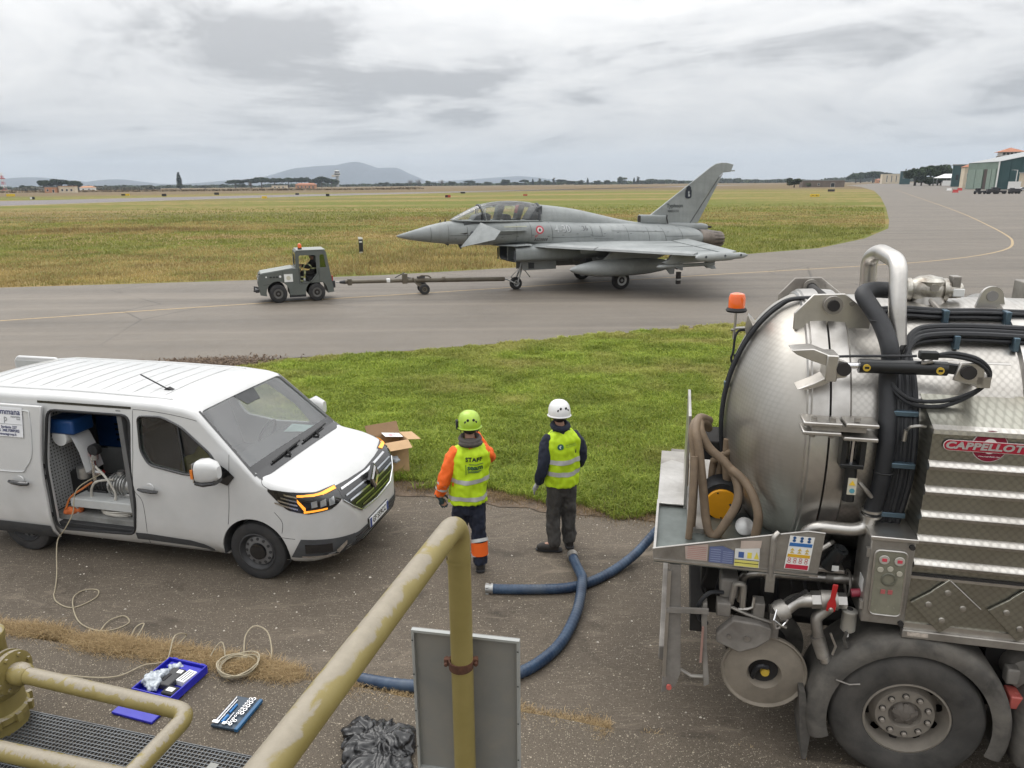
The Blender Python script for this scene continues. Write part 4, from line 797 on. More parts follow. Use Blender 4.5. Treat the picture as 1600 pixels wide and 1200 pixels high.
# canards, leading edge drooped
for s in (-1, 1):
    P4 = [(-2.56, .70, 1.86), (-1.62, 1.92, 2.19), (-1.36, 1.92, 2.51), (-1.72, .70, 2.77)]; q = [Vector((a, s*b, z)) for a, b, z in P4]; nrm = (q[1]-q[0]).cross(q[3]-q[0]).normalized(); cn = sum(q, Vector())/4
    up = [p+nrm*.008 for p in q]; dn = [p-nrm*.008 for p in q]; mid = [cn+(p-cn)*.6+nrm*.03 for p in q]; mid2 = [cn+(p-cn)*.6-nrm*.03 for p in q]
    MB().add(up+dn+mid+mid2, [(8, 9, 10, 11), (15, 14, 13, 12)]+[(i, (i+1) % 4, 8+(i+1) % 4, 8+i) for i in range(4)]+[(4+(i+1) % 4, 4+i, 12+i, 12+(i+1) % 4) for i in range(4)]+[(i, 4+i, 4+(i+1) % 4, (i+1) % 4) for i in range(4)]).build('canard', M_JET, JET, angle=25)
    MB().cyl((-2.0, s*.5, 2.36), (-2.0, s*.72, 2.36), .09, n=12).build('canard_pivot', M_JETD, JET)
    MB().prism([(-1.0, s*.62), (.15, s*.74), (.15, s*.90), (-.75, s*.86)], 'z', 2.42, 2.44).build('fuselage_strake', M_JET, JET)
# fin
finp = [(5.9, 2.45), (6.35, 2.87), (9.35, 4.86), (9.6, 4.985), (9.9, 5.03), (10.2, 5.025), (10.55, 4.95), (10.42, 4.64), (10.0, 4.61), (9.80, 4.44), (8.34, 2.42)]
f_ = MB().prism(finp, 'y', -.055, .055)
f_.v = [(x, y*(.35+.65*min(1, max(0, (10.6-x)/4)))*(1.0 if z < 4.6 else .8), z) for x, y, z in f_.v]; f_.build('fin', M_JET, JET, bevel=.02)
MB().prism([(8.40, 2.45), (9.84, 4.43), (10.0, 4.58), (8.80, 2.47)], 'y', -.03, .03).build('rudder', M_JET, JET)
MB().sweep([(8.37, -.045, 2.45), (9.81, -.03, 4.44)], .013, 5).build('rudder_gap', M_JETD, JET); MB().sweep([(8.37, .045, 2.45), (9.81, .03, 4.44)], .013, 5).build('rudder_gap', M_JETD, JET)
MB().bar((10.0, 0, 4.66), (10.62, 0, 4.69), .07, .05).build('fin_tip_boom', M_JET, JET)
MB().loft([superring(x, w, zb, zt, 4, 20) for x, w, zb, zt in ((5.78, .15, 2.5, 2.86), (5.82, .17, 2.48, 2.88), (7.05, .16, 2.42, 2.84), (7.12, .13, 2.44, 2.8))]).build('dorsal_intake', M_JET, JET); MB().loft([superring(5.775, .12, 2.54, 2.83, 4, 20), superring(5.79, .12, 2.54, 2.83, 4, 20)]).build('dorsal_intake_mouth', M_NOZD, JET)
MB().sweep([(7.08, -.16, 2.84), (7.06, -.175, 2.7), (7.12, -.2, 2.47)], .022, 6).build('fairing_gap', M_NOZD, JET)
MB().loft([superring(x, w, zb, zt, 3, 20) for x, w, zb, zt in ((7.0, .12, 2.4, 2.5), (7.8, .24, 2.1, 2.5), (9.0, .23, 2.08, 2.44), (9.24, .2, 2.1, 2.38))]).build('brake_chute_housing', M_JET, JET)
# engines
for s in (-1, 1):
    o = (8.5, s*.475, 1.74)
    MB().lathe([(.46, 0), (.455, .25), (.43, .62), (.42, .66), (.40, .66)], o, 'x', 28, caps=False).build('nozzle_ring', M_NOZ, JET)
    nz_ = MB().lathe([(.385, .6), (.30, 1.2), (.27, 1.2), (.30, .7), (.05, .5)], o, 'x', 24, caps=True).build('nozzle_inner', M_NOZD, JET)
    pet = None
    for k in range(14):
        if pet is None:
            m = MB(); r0, r1, a = .415, .32, .19; m.add([(.62, r0*math.sin(-a), r0*math.cos(a)), (.62, 0, r0+.01), (.62, r0*math.sin(a), r0*math.cos(a)), (1.24, r1*math.sin(a), r1*math.cos(a)), (1.24, 0, r1+.012), (1.24, r1*math.sin(-a), r1*math.cos(a)), (1.24, 0, r1-.03), (.62, 0, r0-.05)], [(0, 1, 4, 5), (1, 2, 3, 4), (3, 6, 4), (4, 6, 5), (0, 5, 6, 7), (2, 7, 6, 3), (0, 7, 1), (1, 7, 2)]); pet = m.mesh('nozzle_petal', smooth=False)
        q = link('nozzle_petal', pet, M_NOZ, JET, loc=o, rot=(k*2*PI/14, 0, 0))
# landing gear
def wheel(o, c, r, w, rim, parent, rimm=M_RIM):
    wl = MB().lathe([(rim, -w*.5), (r*.86, -w*.5), (r*.96, -w*.40), (r, -w*.2), (r, w*.2), (r*.96, w*.40), (r*.86, w*.5), (rim, w*.5), (rim, -w*.5)], c, 'y', 30, caps=False).build('wheel', M_TYRE, parent)
    for s in (-1, 1):
        MB().lathe([(rim*.98, w*.505*s), (rim*.9, w*.52*s), (rim*.62, w*.44*s), (rim*.6, w*.43*s)], c, 'y', 24, caps=False).build('rim', rimm, wl); MB().lathe([(.001, w*.42*s), (rim*.62, w*.43*s)], c, 'y', 20).build('wheel_disc', M_NOZD, wl); MB().lathe([(rim*.26, w*.43*s), (rim*.22, w*.56*s), (.001, w*.57*s)], c, 'y', 14).build('hub', rimm, wl)
    return wl
wheel(JET, (0, 0, .255), .255, .21, .13, JET)
MB().cyl((.02, -.17, .30), (.20, -.1, .75), .035).build('nose_gear_fork', M_STEEL, JET); MB().cyl((.02, .17, .30), (.20, .1, .75), .035).build('nose_gear_fork', M_STEEL, JET)
MB().cyl((.18, 0, .7), (.36, 0, 1.3), .065).build('nose_gear_strut', M_STEEL, JET); MB().sweep([(-.22, 0, .52), (-.02, 0, .42), (.12, 0, .82), (-.22, 0, .52)], .02, 6).build('nose_gear_link', M_STEEL, JET); MB().bar((.34, -.05, .82), (.62, -.05, .48), .05, .03).build('drag_brace', M_STEEL, JET)
MB().cyl((-.02, -.2, .255), (-.02, .2, .255), .04).build('axle', M_STEEL, JET)
MB().box(.16, 1.66, -.36, -.33, .80, 1.22).build('nose_gear_door', M_JETL, JET, bevel=.01); MB().box(.16, 1.66, .33, .36, .80, 1.22).build('nose_gear_door', M_JETL, JET, bevel=.01); MB().box(.42, .66, -.385, -.35, .86, 1.10).build('door_hinge', M_JETD, JET)
for s in (-1, 1):
    wheel(JET, (3.9, s*1.73-.06, .375), .375, .26, .22, JET); MB().cyl((3.9, s*1.5-.06, .375), (3.75, s*1.25, 1.4), .075).build('main_gear_strut', M_STEEL, JET); MB().cyl((3.9, s*1.2-.06, .375), (3.9, s*1.75-.06, .375), .06).build('axle', M_STEEL, JET)
    MB().bar((3.2, s*1.0, 1.25), (3.85, s*1.4, .6), .05, .05).build('drag_brace', M_STEEL, JET); MB().prism([(3.0, 1.25), (4.6, 1.25), (4.4, .75), (3.2, .75)], 'y', s*.95-.015, s*.95+.015).build('main_gear_door', M_JETL, JET)
MB().box(2.9, 5.2, -.6, .6, 1.0, 1.24).build('centre_pylon', M_JETD, JET, bevel=.05)
# probes, vents, markings
for x, z, l in ((-2.95, 2.80, .12), (-3.15, 2.80, .08)): MB().cyl((x, 0, z), (x+.02, 0, z+l), .03, .015, 8).build('probe', M_NOZD, JET)
MB().prism([(-2.45, 1.93), (-2.2, 1.93), (-2.35, 1.72)], 'y', -.015, .015).build('blade_antenna', M_JETD, JET); MB().prism([(-3.0, 1.97), (-2.8, 1.96), (-2.86, 1.88)], 'y', -.015, .015).build('blade_antenna', M_JETD, JET)
def side_patch(poly, name, m, parent=JET, off=.006, k=1):
    P = [JD((x, -1, z)) for x, z in poly]; D = [p+Vector((0, .02, 0)) for p in P]; n_ = len(P); MB().add(P, [tuple(range(n_))]).build(name, m, parent, smooth=False)
def disc(cx, cz, r, name, m, off, n=24):
    D_ = draper(JB, (0, 1, 0), off); rings = [[D_((cx+rr*math.cos(2*PI*k/n), -1, cz+rr*math.sin(2*PI*k/n))) for k in range(n)] for rr in (r*.03, r*.5, r)]; return MB().loft(rings).build(name, m, JET)
disc(.72, 2.43, .16, 'roundel', mat('marking_red', (.42, .035, .06), .5), .005); disc(.72, 2.43, .105, 'roundel_white', mat('marking_white', (.6, .55, .55), .5), .007); disc(.72, 2.43, .055, 'roundel_green', mat('marking_green', (.05, .10, .06), .5), .009)
side_patch([(.52, 2.22), (.68, 2.27), (.60, 2.16), (.52, 2.12)], 'stain', mat('marking_pink', (.33, .14, .14), .6))
M_MARK = mat('marking_grey', (.085, .092, .096), .55); M_MARKL = mat('marking_pale', (.33, .345, .35), .5)
def jt(s_, x, z, size, m, sx=1., name='lettering', off=.006, shear=0.): text(s_, size, m, JET, name, frame3((x, -1, z), (1, 0, 0), (0, 0, 1)), 0, drape=draper(JB, (0, 1, 0), off), sx=sx, shear=shear, bold=.004)
jt('4-30', 1.70, 2.42, .42, M_MARK, .95); jt('4-30', 1.685, 2.43, .40, M_MARKL, .95, off=.009); jt('136', 2.62, 2.43, .26, M_MARK)
for i in range(7): side_patch([(.52+.075*i, 2.0), (.56+.075*i, 2.0), (.585+.075*i, 2.10), (.545+.075*i, 2.10)], 'vent_slot', M_NOZD)
side_patch([(3.55, 1.78), (3.85, 1.77), (3.80, 1.85), (3.62, 1.87)], 'exhaust_port', M_NOZD)
for a, b in (((2.95, 2.5), (3.0, 2.12)), ((3.4, 2.5), (3.42, 2.12)), ((2.95, 2.13), (3.55, 2.1)), ((3.05, 2.02), (3.95, 1.98)), ((6.35, 2.42), (6.55, 1.75)), ((-2.93, 2.78), (-2.93, 2.0)), ((4.6, 2.5), (4.7, 1.8)), ((-3.6, 2.62), (-3.6, 2.08)), ((-2.2, 2.62), (-2.2, 2.0)), ((-1.4, 2.7), (-1.3, 1.95)), ((-.2, 2.75), (-.2, 2.0)), ((.35, 2.72), (.4, 2.1)), ((1.2, 2.7), (1.25, 2.0)), ((-2.9, 2.3), (-.4, 2.28)), ((1.2, 2.12), (2.9, 2.1)), ((3.9, 2.3), (6.4, 2.2)), ((5.6, 2.48), (5.7, 1.8)), ((7.3, 2.36), (7.4, 1.75)), ((6.5, 2.0), (8.3, 1.95))):
    MB().sweep([JD((a[0]+(b[0]-a[0])*k/6, -1, a[1]+(b[1]-a[1])*k/6)) for k in range(7)], .0065, 4).build('panel_line', M_JETD, JET)
side_patch([(-2.5, 2.36), (-2.2, 2.40), (-2.2, 2.36), (-2.3, 2.33)], 'pitot_vane', M_NOZD)
side_patch([(-.7, 2.60), (.2, 2.60), (.22, 2.55), (-.7, 2.55)], 'formation_light', mat('formation_strip', (.33, .34, .27), .5))
# the fin carries its crest and titles
def fin_plate(poly, name, m, y): MB().prism(poly, 'y', y, y+.004).build(name, m, JET)
sh = [(8.04, 3.58), (8.1, 3.53), (8.2, 3.515), (8.3, 3.53), (8.36, 3.58), (8.36, 3.88), (8.31, 3.9), (8.33, 3.97), (8.28, 4.02), (8.2, 4.07), (8.12, 4.02), (8.07, 3.97), (8.09, 3.9), (8.04, 3.88)]
fin_plate(sh, 'crest', mat('crest_navy', (.012, .018, .03), .5), -.062); fin_plate([(8.18, 3.60), (8.27, 3.60), (8.28, 3.66), (8.23, 3.72), (8.25, 3.80), (8.21, 3.84), (8.17, 3.80), (8.19, 3.70)], 'crest_figure', M_MARKL, -.067)
def ft(s_, x, z, size, m, sx=1.): text(s_, size, m, JET, 'lettering', frame3((x, -.064, z), (1, 0, 0), (0, 0, 1)), .001, sx=sx, bold=.003)
ft('Typhoon', 7.52, 3.22, .23, mat('title_dark', (.035, .045, .048), .6)); ft('MM55132', 7.45, 2.99, .14, M_MARK)
for i in range(16): x_ = -2.7+.62*i; side_patch([(x_, 2.16+.03*(i % 3)), (x_+.09, 2.16+.03*(i % 3)), (x_+.09, 2.18+.03*(i % 3)), (x_, 2.18+.03*(i % 3))], 'stencil', M_MARK)
for s in (-1, 1):
    for L0, x0, x1 in ((1.9, 1.9, 6.5), (3.1, 3.1, 6.4), (4.4, 4.5, 6.3)): MB().sweep([(x0+(x1-x0)*k/6, s*L0, wz(L0)-.02+.53*(.27-.035*L0)*(1-abs(k/6-.42)*.9)) for k in range(7)], .006, 4).build('panel_line', M_JETD, JET)

# ================================================================ TOW TRACTOR AND TOW BAR
M_TUG = mat('tug_olive_grey', (.10, .112, .102), .55, var=.12, scale=2, dirt=(.13, .12, .10), dirt_amt=.3); M_TUGL = mat('tug_bonnet_top', (.24, .255, .235), .5, var=.1)
TUG = thing('tow_tractor', 'olive grey aircraft tow tractor with a cab and orange beacon', 'tractor', (-8.62, 26.73, 0), R(20.5)); TUG.scale = (.90, .92, .96)
def arc(cx, cz, r, a0, a1, n=12): return [(cx+r*math.cos(R(a0+(a1-a0)*k/n)), cz+r*math.sin(R(a0+(a1-a0)*k/n))) for k in range(n+1)]
W0, W1 = .02, 1.42
body = [(-.70, .34), (-.74, .62), (-.70, 1.06), (-.64, 1.13), (.70, 1.30), (.86, 1.30), (2.06, 1.30), (2.2, .72), (2.26, .33), (2.0, .30)]+arc(1.55, .36, .45, -8, 188)+[(1.05, .28), (.5, .28)]+arc(0, .38, .46, -12, 192)
door = MB().prism([(.92, .72), (.92, 1.74), (.97, 1.79), (1.56, 1.78), (1.60, 1.73), (1.60, 1.08), (1.30, .74)], 'y', -.5, 2.)
link('body', shade(boolean(MB().prism(body, 'y', W0, W1), [MB().box(.86, 2.04, W0+.06, W1-.06, .68, 1.4), door])), M_TUG, TUG, .02)
MB().add([(-.62, W0+.06, 1.142), (-.62, W1-.06, 1.142), (.66, W1-.06, 1.305), (.66, W0+.06, 1.305), (-.62, W0+.06, 1.165), (-.62, W1-.06, 1.165), (.66, W1-.06, 1.328), (.66, W0+.06, 1.328)], [(0, 1, 2, 3), (7, 6, 5, 4), (0, 4, 5, 1), (1, 5, 6, 2), (2, 6, 7, 3), (3, 7, 4, 0)]).build('bonnet', M_TUGL, TUG, bevel=.01)
cabp = [(.76, 1.2), (.80, 1.93), (.86, 1.98), (1.98, 1.95), (2.03, 1.90), (2.17, .95), (2.2, .72), (.8, .72)]
cab = MB().prism(cabp, 'y', W0+.015, W1-.015); inner = MB().prism([(.83, .77), (.85, 1.90), (1.95, 1.88), (2.08, .77)], 'y', W0+.07, W1-.07)
rw = MB().prism([(1.74, 1.0), (1.76, 1.74), (1.80, 1.80), (1.90, 1.80), (1.95, 1.74), (2.02, 1.0), (1.98, .95), (1.78, .95)], 'y', -.5, 2.)
ws = MB().box(.5, 1.0, W0+.12, W1-.12, 1.36, 1.86); bw = MB().box(1.85, 2.4, W0+.2, W1-.2, 1.1, 1.8)
lowcut = MB().prism([(.95, .3), (.95, .80), (1.28, .80), (1.6, 1.12), (1.6, .3)], 'y', W0-.1, W0+.2)
me = boolean(cab, [inner, door, rw, ws, bw]); shade(me); link('cab', me, M_TUG, TUG)
gt = glass('tug_glass', (.55, .62, .62), .12)
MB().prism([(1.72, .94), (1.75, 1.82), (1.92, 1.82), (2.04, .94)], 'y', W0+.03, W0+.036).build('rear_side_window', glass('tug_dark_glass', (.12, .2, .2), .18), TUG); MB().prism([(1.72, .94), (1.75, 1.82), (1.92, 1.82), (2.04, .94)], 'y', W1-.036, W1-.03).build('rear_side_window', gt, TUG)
MB().box(.80, .806, W0+.1, W1-.1, 1.34, 1.88).build('windscreen', gt, TUG); MB().sweep([(.74, W0+.18, 1.42), (.76, W0+.2, 1.85)], .012, 5).build('wiper', M_BLACK, TUG)
MB().box(.86, 2.0, W0, W1, 1.965, 1.995).build('roof', M_TUGL, TUG, bevel=.012)
b = MB().lathe([(.085, 0), (.085, .05), (.075, .06)], (1.02, .35, 1.995), 'z', 14).build('beacon_base', M_BLACK, TUG); MB().lathe([(.078, .0), (.08, .1), (.065, .15), (.02, .17)], (1.02, .35, 2.055), 'z', 16).build('beacon', mat('beacon_orange', (.75, .13, .02), .25, var=.05, coat=.5), TUG)
for x, r in ((0, .36), (1.55, .345)):
    for y in (.10, 1.34): wheel(TUG, (x, y, r), r, .23, .19, TUG, mat('tug_rim', (.11, .107, .10), .6, .2))
MB().box(.28, .62, W0-.012, W0+.0, .80, 1.10).build('white_panel', M_WHITE, TUG); MB().lathe([(.0, -.012), (.085, -.012), (.085, -.006)], (.45, W0-.005, .95), 'y', 16).build('panel_emblem', mat('emblem_cream', (.55, .53, .42), .6), TUG)
for x, r, m in ((.13, .045, M_WHITE), (-.42, .03, M_WHITE)): MB().lathe([(.0, -.012), (r, -.012), (r, .0)], (x, W0-.002, 1.02), 'y', 12).build('side_lamp', m, TUG)
for x in (-.25, -.12, .0): MB().box(x-.04, x+.05, W0-.006, W0+.01, .98, 1.03).build('side_vent', M_BLACK, TUG)
MB().box(-.70, -.58, W0+.15, W0+.30, 1.10, 1.14).build('grille_cap', M_BLACK, TUG); MB().box(-.88, -.72, .35, 1.05, .40, .52).build('front_bumper', M_DARK, TUG, bevel=.02)
MB().sweep([(-.74, .7, .55), (-.9, .7, .6), (-.92, .7, .42), (-.74, .7, .40)], .035, 8).build('front_hook', M_DARK, TUG)
MB().box(.45, 1.1, W0-.03, W0+.2, .20, .27).build('step', M_BLACK, TUG); MB().box(2.2, 2.38, .5, .95, .42, .70).build('rear_hitch', M_DARK, TUG, bevel=.02)
MB().box(1.2, 1.75, .45, 1.0, .72, .95).build('driver_seat', M_BLACK, TUG, bevel=.04); MB().box(1.66, 1.80, .45, 1.0, .9, 1.5).build('seat_back', M_BLACK, TUG, bevel=.04); MB().lathe([(.16, -.012), (.18, 0), (.16, .012)], (0, 0, 0), 'z', 18, caps=False).xf(Matrix.Translation((1.02, .72, 1.22)) @ Matrix.Rotation(R(-60), 4, 'Y')).build('steering_wheel', M_BLACK, TUG)
for P in ([(.88, .70), (.88, 1.30)], [(.88, .70), (1.30, .70), (1.66, 1.05), (1.66, 1.30)], [(-.55, .72), (.24, .78), (.24, 1.2)], [(1.70, .80), (1.70, 1.30)]): MB().sweep([(x, W0-.001, z) for x, z in P], .006, 5).build('panel_seam', M_BLACK, TUG)
for y in (.22, 1.22): MB().lathe([(.07, -.02), (.07, .0), (.001, -.012)], (-.735, y, .92), 'x', 14).build('headlamp', M_RIM, TUG)
for k in range(6): MB().box(-.755, -.735, .40, 1.04, .68+.05*k, .70+.05*k).build('grille_bar', M_BLACK, TUG)
MB().bar((.80, W0, 1.62), (.72, -.14, 1.66), .015, .015).build('mirror_arm', M_BLACK, TUG); MB().box(.68, .71, -.22, -.10, 1.55, 1.75).build('door_mirror', M_BLACK, TUG, bevel=.01); MB().sweep([(.93, W0-.02, .95), (.93, W0-.03, 1.3)], .012, 6).build('grab_handle', M_BLACK, TUG)
MB().box(2.21, 2.25, .1, .3, .75, .95).build('tail_lamp', M_RED, TUG)
# tow bar
M_BAR = mat('towbar_olive', (.13, .115, .085), .6, .2, var=.2, scale=3, dirt=(.10, .07, .05), dirt_amt=.5)
h0 = Vector((TUG.location.x+2.42*.9*math.cos(R(20.5))-.66*math.sin(R(20.5)), TUG.location.y+2.42*.9*math.sin(R(20.5))+.66*math.cos(R(20.5)), .58)); h1 = Vector((.19-.28*math.cos(R(21.7)), 29.87-.28*math.sin(R(21.7)), .43))
BAR = thing('tow_bar', 'long olive tow bar on small wheels between tractor and jet', 'tow bar', (h0.x, h0.y, 0), math.atan2(h1.y-h0.y, h1.x-h0.x)); LB = math.hypot(h1.x-h0.x, h1.y-h0.y)
MB().cyl((.32, 0, .58), (LB*.42, 0, .54), .075, n=14).build('front_tube', M_BAR, BAR); MB().cyl((LB*.40, 0, .54), (LB*.97, 0, .45), .09, n=14).build('rear_tube', M_BAR, BAR); MB().cyl((.15, 0, .58), (.36, 0, .58), .05, .085, 10).build('coupling_cone', M_DARK, BAR)
MB().cyl((0, 0, .58), (.2, 0, .58), .022, n=8).build('hitch_pin', M_STEEL, BAR); MB().box(.45, .62, -.11, .11, .45, .70).build('front_clamp', M_BAR, BAR, bevel=.02); MB().box(1.95, 2.1, -.082, .082, .49, .65).build('white_tag', M_WHITE, BAR, bevel=.03)
MB().box(LB*.37, LB*.40, -.11, .11, .43, .82).build('handle_bracket', M_BAR, BAR, bevel=.02); MB().sweep([(LB*.385, 0, .86), (LB*.33, -.05, .68)], .02, 6).build('brake_lever', M_DARK, BAR); MB().sweep([(LB*.40, 0, .66), (LB*.44, 0, .60), (LB*.43, 0, .64)], .02, 6).build('link_rod', M_DARK, BAR)
MB().cyl((LB*.49, -.36, .21), (LB*.49, .36, .21), .035).build('axle', M_BAR, BAR); MB().bar((LB*.44, 0, .56), (LB*.49, 0, .24), .10, .10).build('axle_arm', M_BAR, BAR); MB().sweep([(LB*.43, -.1, .66), (LB*.44, -.12, .48), (LB*.46, -.2, .34), (LB*.49, -.26, .24)], .03, 6).build('swing_arm', M_BAR, BAR)
for y in (-.33, .33): wheel(BAR, (LB*.49, y, .21), .21, .13, .10, BAR, M_BAR)
MB().sweep([(LB*.46, -.05, .66), (LB*.48, -.05, .72), (LB*.52, -.05, .70), (LB*.535, -.05, .62)], .03, 6).build('wheel_jack', M_BAR, BAR); MB().box(LB*.455, LB*.5, -.07, .07, .63, .70).build('jack_pump', M_DARK, BAR, bevel=.01)
for f in (.6, .61): MB().cyl((LB*f, 0, .525), (LB*f+.05, 0, .525), .115, n=14).build('flange', M_BAR, BAR)
MB().sweep([(LB*.97, .0, .45), (LB*.985, -.05, .43), (LB+.22, -.19, .27)], .028, 6).build('fork_arm', M_STEEL, BAR); MB().sweep([(LB*.97, .0, .45), (LB*.985, .05, .43), (LB+.22, .19, .27)], .028, 6).build('fork_arm', M_STEEL, BAR)

# ================================================================ WHITE VAN
t = NT('van_white_paint'); n1 = t.noise(2.2, 5, .6); sep = t.n('SeparateXYZ', Vector=t.tc.outputs['Object']); nd = t.noise(5, 6, .65, .3)
grime = t.math('MULTIPLY', t.ramp(t.math('ADD', sep.outputs[2], t.math('MULTIPLY', nd, .5)), (.45, 1.), (1.05, 0.)), .38)
c = t.mix(t.ramp(n1, (.35, 0.), (.65, 1.)), (.51, .515, .51), (.565, .565, .56)); c = t.mix(grime, c, (.36, .32, .27))
t.p(Base__Color=c, Roughness=t.math('ADD', t.math('MULTIPLY', grime, .4), .28), Coat__Weight=.5, Coat__Roughness=.06); M_VAN = t.m
M_TRIM = mat('grey_plastic_trim', (.055, .057, .06), .65, var=.15, scale=10, bump=.2, bscale=300); M_GLOSS = mat('gloss_black', (.012, .012, .013), .18, coat=.6, var=.1); M_CHROME = mat('chrome', (.75, .75, .76), .18, 1., var=.05); M_SEAM = mat('panel_gap', (.03, .03, .03), .8, var=0)
M_BLUEP = mat('blue_plastic', (.012, .06, .20), .4, var=.12); M_WPAPER = mat('white_paper', (.72, .73, .73), .8, var=.04); M_ALU = mat('cast_aluminium', (.42, .42, .41), .42, .85, var=.25, scale=8); M_LGREY = mat('light_grey_paint', (.46, .47, .46), .5, var=.1)
VW = thing('delivery_van', 'white panel van with its side door slid open', 'van', AP(-4.352, 6.32), R(-13.4))
YC, HW = .978, .978
ztop = [(-4.06, 1.86), (-3.98, 1.93), (-3.7, 1.965), (-2.2, 1.975), (-1.1, 1.955), (-.78, 1.925), (-.62, 1.885), (.10, 1.225), (.2, 1.195), (.45, 1.15), (.70, 1.085), (.84, 1.02), (.92, .955), (.97, .86), (1.0, .74), (1.012, .66)]
def vw_half(x): 
    if x > .2: return HW*(1-((x-.2)/.86)**2.9)**(1/2.9)
    if x < -3.9: return HW-.12*((-3.9-x)/.16)**2
    return HW
def inset(z): return .115*max(0, (z-1.0)/.93)**1.35+.05*max(0, (.42-z)/.2)
def vring(x, off=0., zb=None, dz=0.):
    zt = float(np.interp(x, [p[0] for p in ztop], [p[1] for p in ztop]))-dz; w = vw_half(x)-off; zb_ = (.25+.10*max(0, (x-.5)/.5)**2) if zb is None else zb
    rc = .085 if x < -.62 else (.10 if x < .12 else .12*min(1, max(.35, (zt-zb_)*1.0))); H_ = []
    zs = zt-rc*.8; crown = .035 if x < -.62 else .025
    side = [zb_+.05+(zs-zb_-.05)*k/11 for k in range(12)]
    H_.append((0, zb_)); H_.append((w*.55, zb_)); H_.append((w-.09, zb_)); H_.append((w-.035-inset(zb_), zb_+.02))
    for z in side: H_.append((w-inset(z), z))
    wt = w-inset(zs)
    for k in range(1, 7):
        a = PI/2*k/6; H_.append((wt-rc*(1-math.cos(a)), zs+rc*.8*math.sin(a)))
    wr = H_[-1][0]; ze = H_[-1][1]
    for k in range(1, 6): u = 1-k/6; H_.append((wr*u, ze+crown*(1-u*u)))
    top = (0, ze+crown); full = [(x, YC-y, z) for y, z in H_]+[(x, YC, top[1])]+[(x, YC+y, z) for y, z in H_[:0:-1]]
    return full
xs = [-4.06, -4.03, -3.98, -3.9, -3.7, -3.45, -3.2, -2.9, -2.6, -2.3, -2.0, -1.7, -1.4, -1.1, -.94, -.78, -.70, -.62, -.5, -.38, -.26, -.14, -.02, .10, .15, .2, .28, .36, .45, .54, .62, .70, .77, .84, .88, .92, .945, .97, .985, 1.0, 1.012]
hull = MB().loft([vring(x) for x in xs])
inn = MB().loft([vring(x, .05, .42, .05) for x in [-3.98, -3.7, -3.0, -2.0, -1.1, -.85, -.74, -.5, -.25, -.02]])
VB = bvh_of(hull.mesh('tmp'))
def vside(x, z, off=.004, near=True):
    d = Vector((0, 1 if near else -1, 0)); h = VB.ray_cast(Vector((x, -1 if near else 3, z)), d); return h[0]+h[1]*off*(1 if h[1].dot(d) < 0 else -1)
def vnose(phi, z, off=.004):
    d = Vector((-math.cos(R(phi)), math.sin(R(phi)), 0)); o = Vector((0, YC, z))-d*3; h = VB.ray_cast(o, d); n = h[1] if h[1].dot(d) < 0 else -h[1]; return h[0]+n*off
def vtop(x, y, off=.004):
    h = VB.ray_cast(Vector((x, y, 4)), Vector((0, 0, -1))); return h[0]+Vector((0, 0, off)) if h[0] else Vector((x, y, 1))
def rpoly(pts, r, k=4):
    n = len(pts); out = []
    for i in range(n):
        a, b, c = (Vector((*pts[(i+j) % n], 0)) for j in (-1, 0, 1)); u = a-b; v = c-b; d = min(r, u.length*.45, v.length*.45); p0 = b+u.normalized()*d; p1 = b+v.normalized()*d
        for j in range(k+1): t_ = j/k; q = p0*(1-t_)**2+b*2*t_*(1-t_)+p1*t_*t_; out.append((q.x, q.y))
    return out
OPEN = rpoly([(-2.60, .36), (-1.53, .40), (-1.46, .8), (-1.45, 1.80), (-2.53, 1.80), (-2.60, 1.2)], .10)
FWIN = rpoly([(-1.34, 1.80), (-1.04, 1.81), (-.80, 1.72), (-.46, 1.46), (-.27, 1.21), (-.78, 1.20), (-1.22, 1.27), (-1.32, 1.42)], .06)
cut = [inn, MB().prism(OPEN, 'y', -.3, .45), MB().prism(FWIN, 'y', -.3, .45), MB().prism(FWIN, 'y', 1.5, 2.4)]
# windscreen opening
dirw = Vector((.72, 0, -.66)).normalized(); nw = Vector((.66, 0, .72)).normalized(); cw = Vector((-.26, YC, 1.555))
wsp = rpoly([(-.47, -.80), (-.47, .80), (.46, .915), (.46, -.915)], .07)
wsc = MB(); nn_ = len(wsp); wsc.add([cw+dirw*a+Vector((0, b, 0))-nw*.25 for a, b in wsp]+[cw+dirw*a+Vector((0, b, 0))+nw*.25 for a, b in wsp], [tuple(range(nn_)), tuple(range(2*nn_-1, nn_-1, -1))]+[(i, i+nn_, (i+1) % nn_+nn_, (i+1) % nn_) for i in range(nn_)]); cut.append(wsc)
for x in (0, -3.098):
    for y0, y1 in ((-.2, .36), (1.60, 2.2)): cut.append(MB().lathe([(.405, y0), (.405, y1)], (x, 0, .345), 'y', 40))
me = boolean(hull, cut); shade(me, 48); link('body', me, M_VAN, VW)
for x in (0, -3.098):
    for y0, y1 in ((.02, .37), (1.59, 1.94)):
        m = MB(); q = arc(x, .345, .404, -10, 190, 20); v = [(a, y, b) for y in (y0, y1) for a, b in q]; n_ = len(q); m.add(v, [(i, i+1, n_+i+1, n_+i) for i in range(n_-1)]); m.build('wheel_arch_liner', M_TRIM, VW)
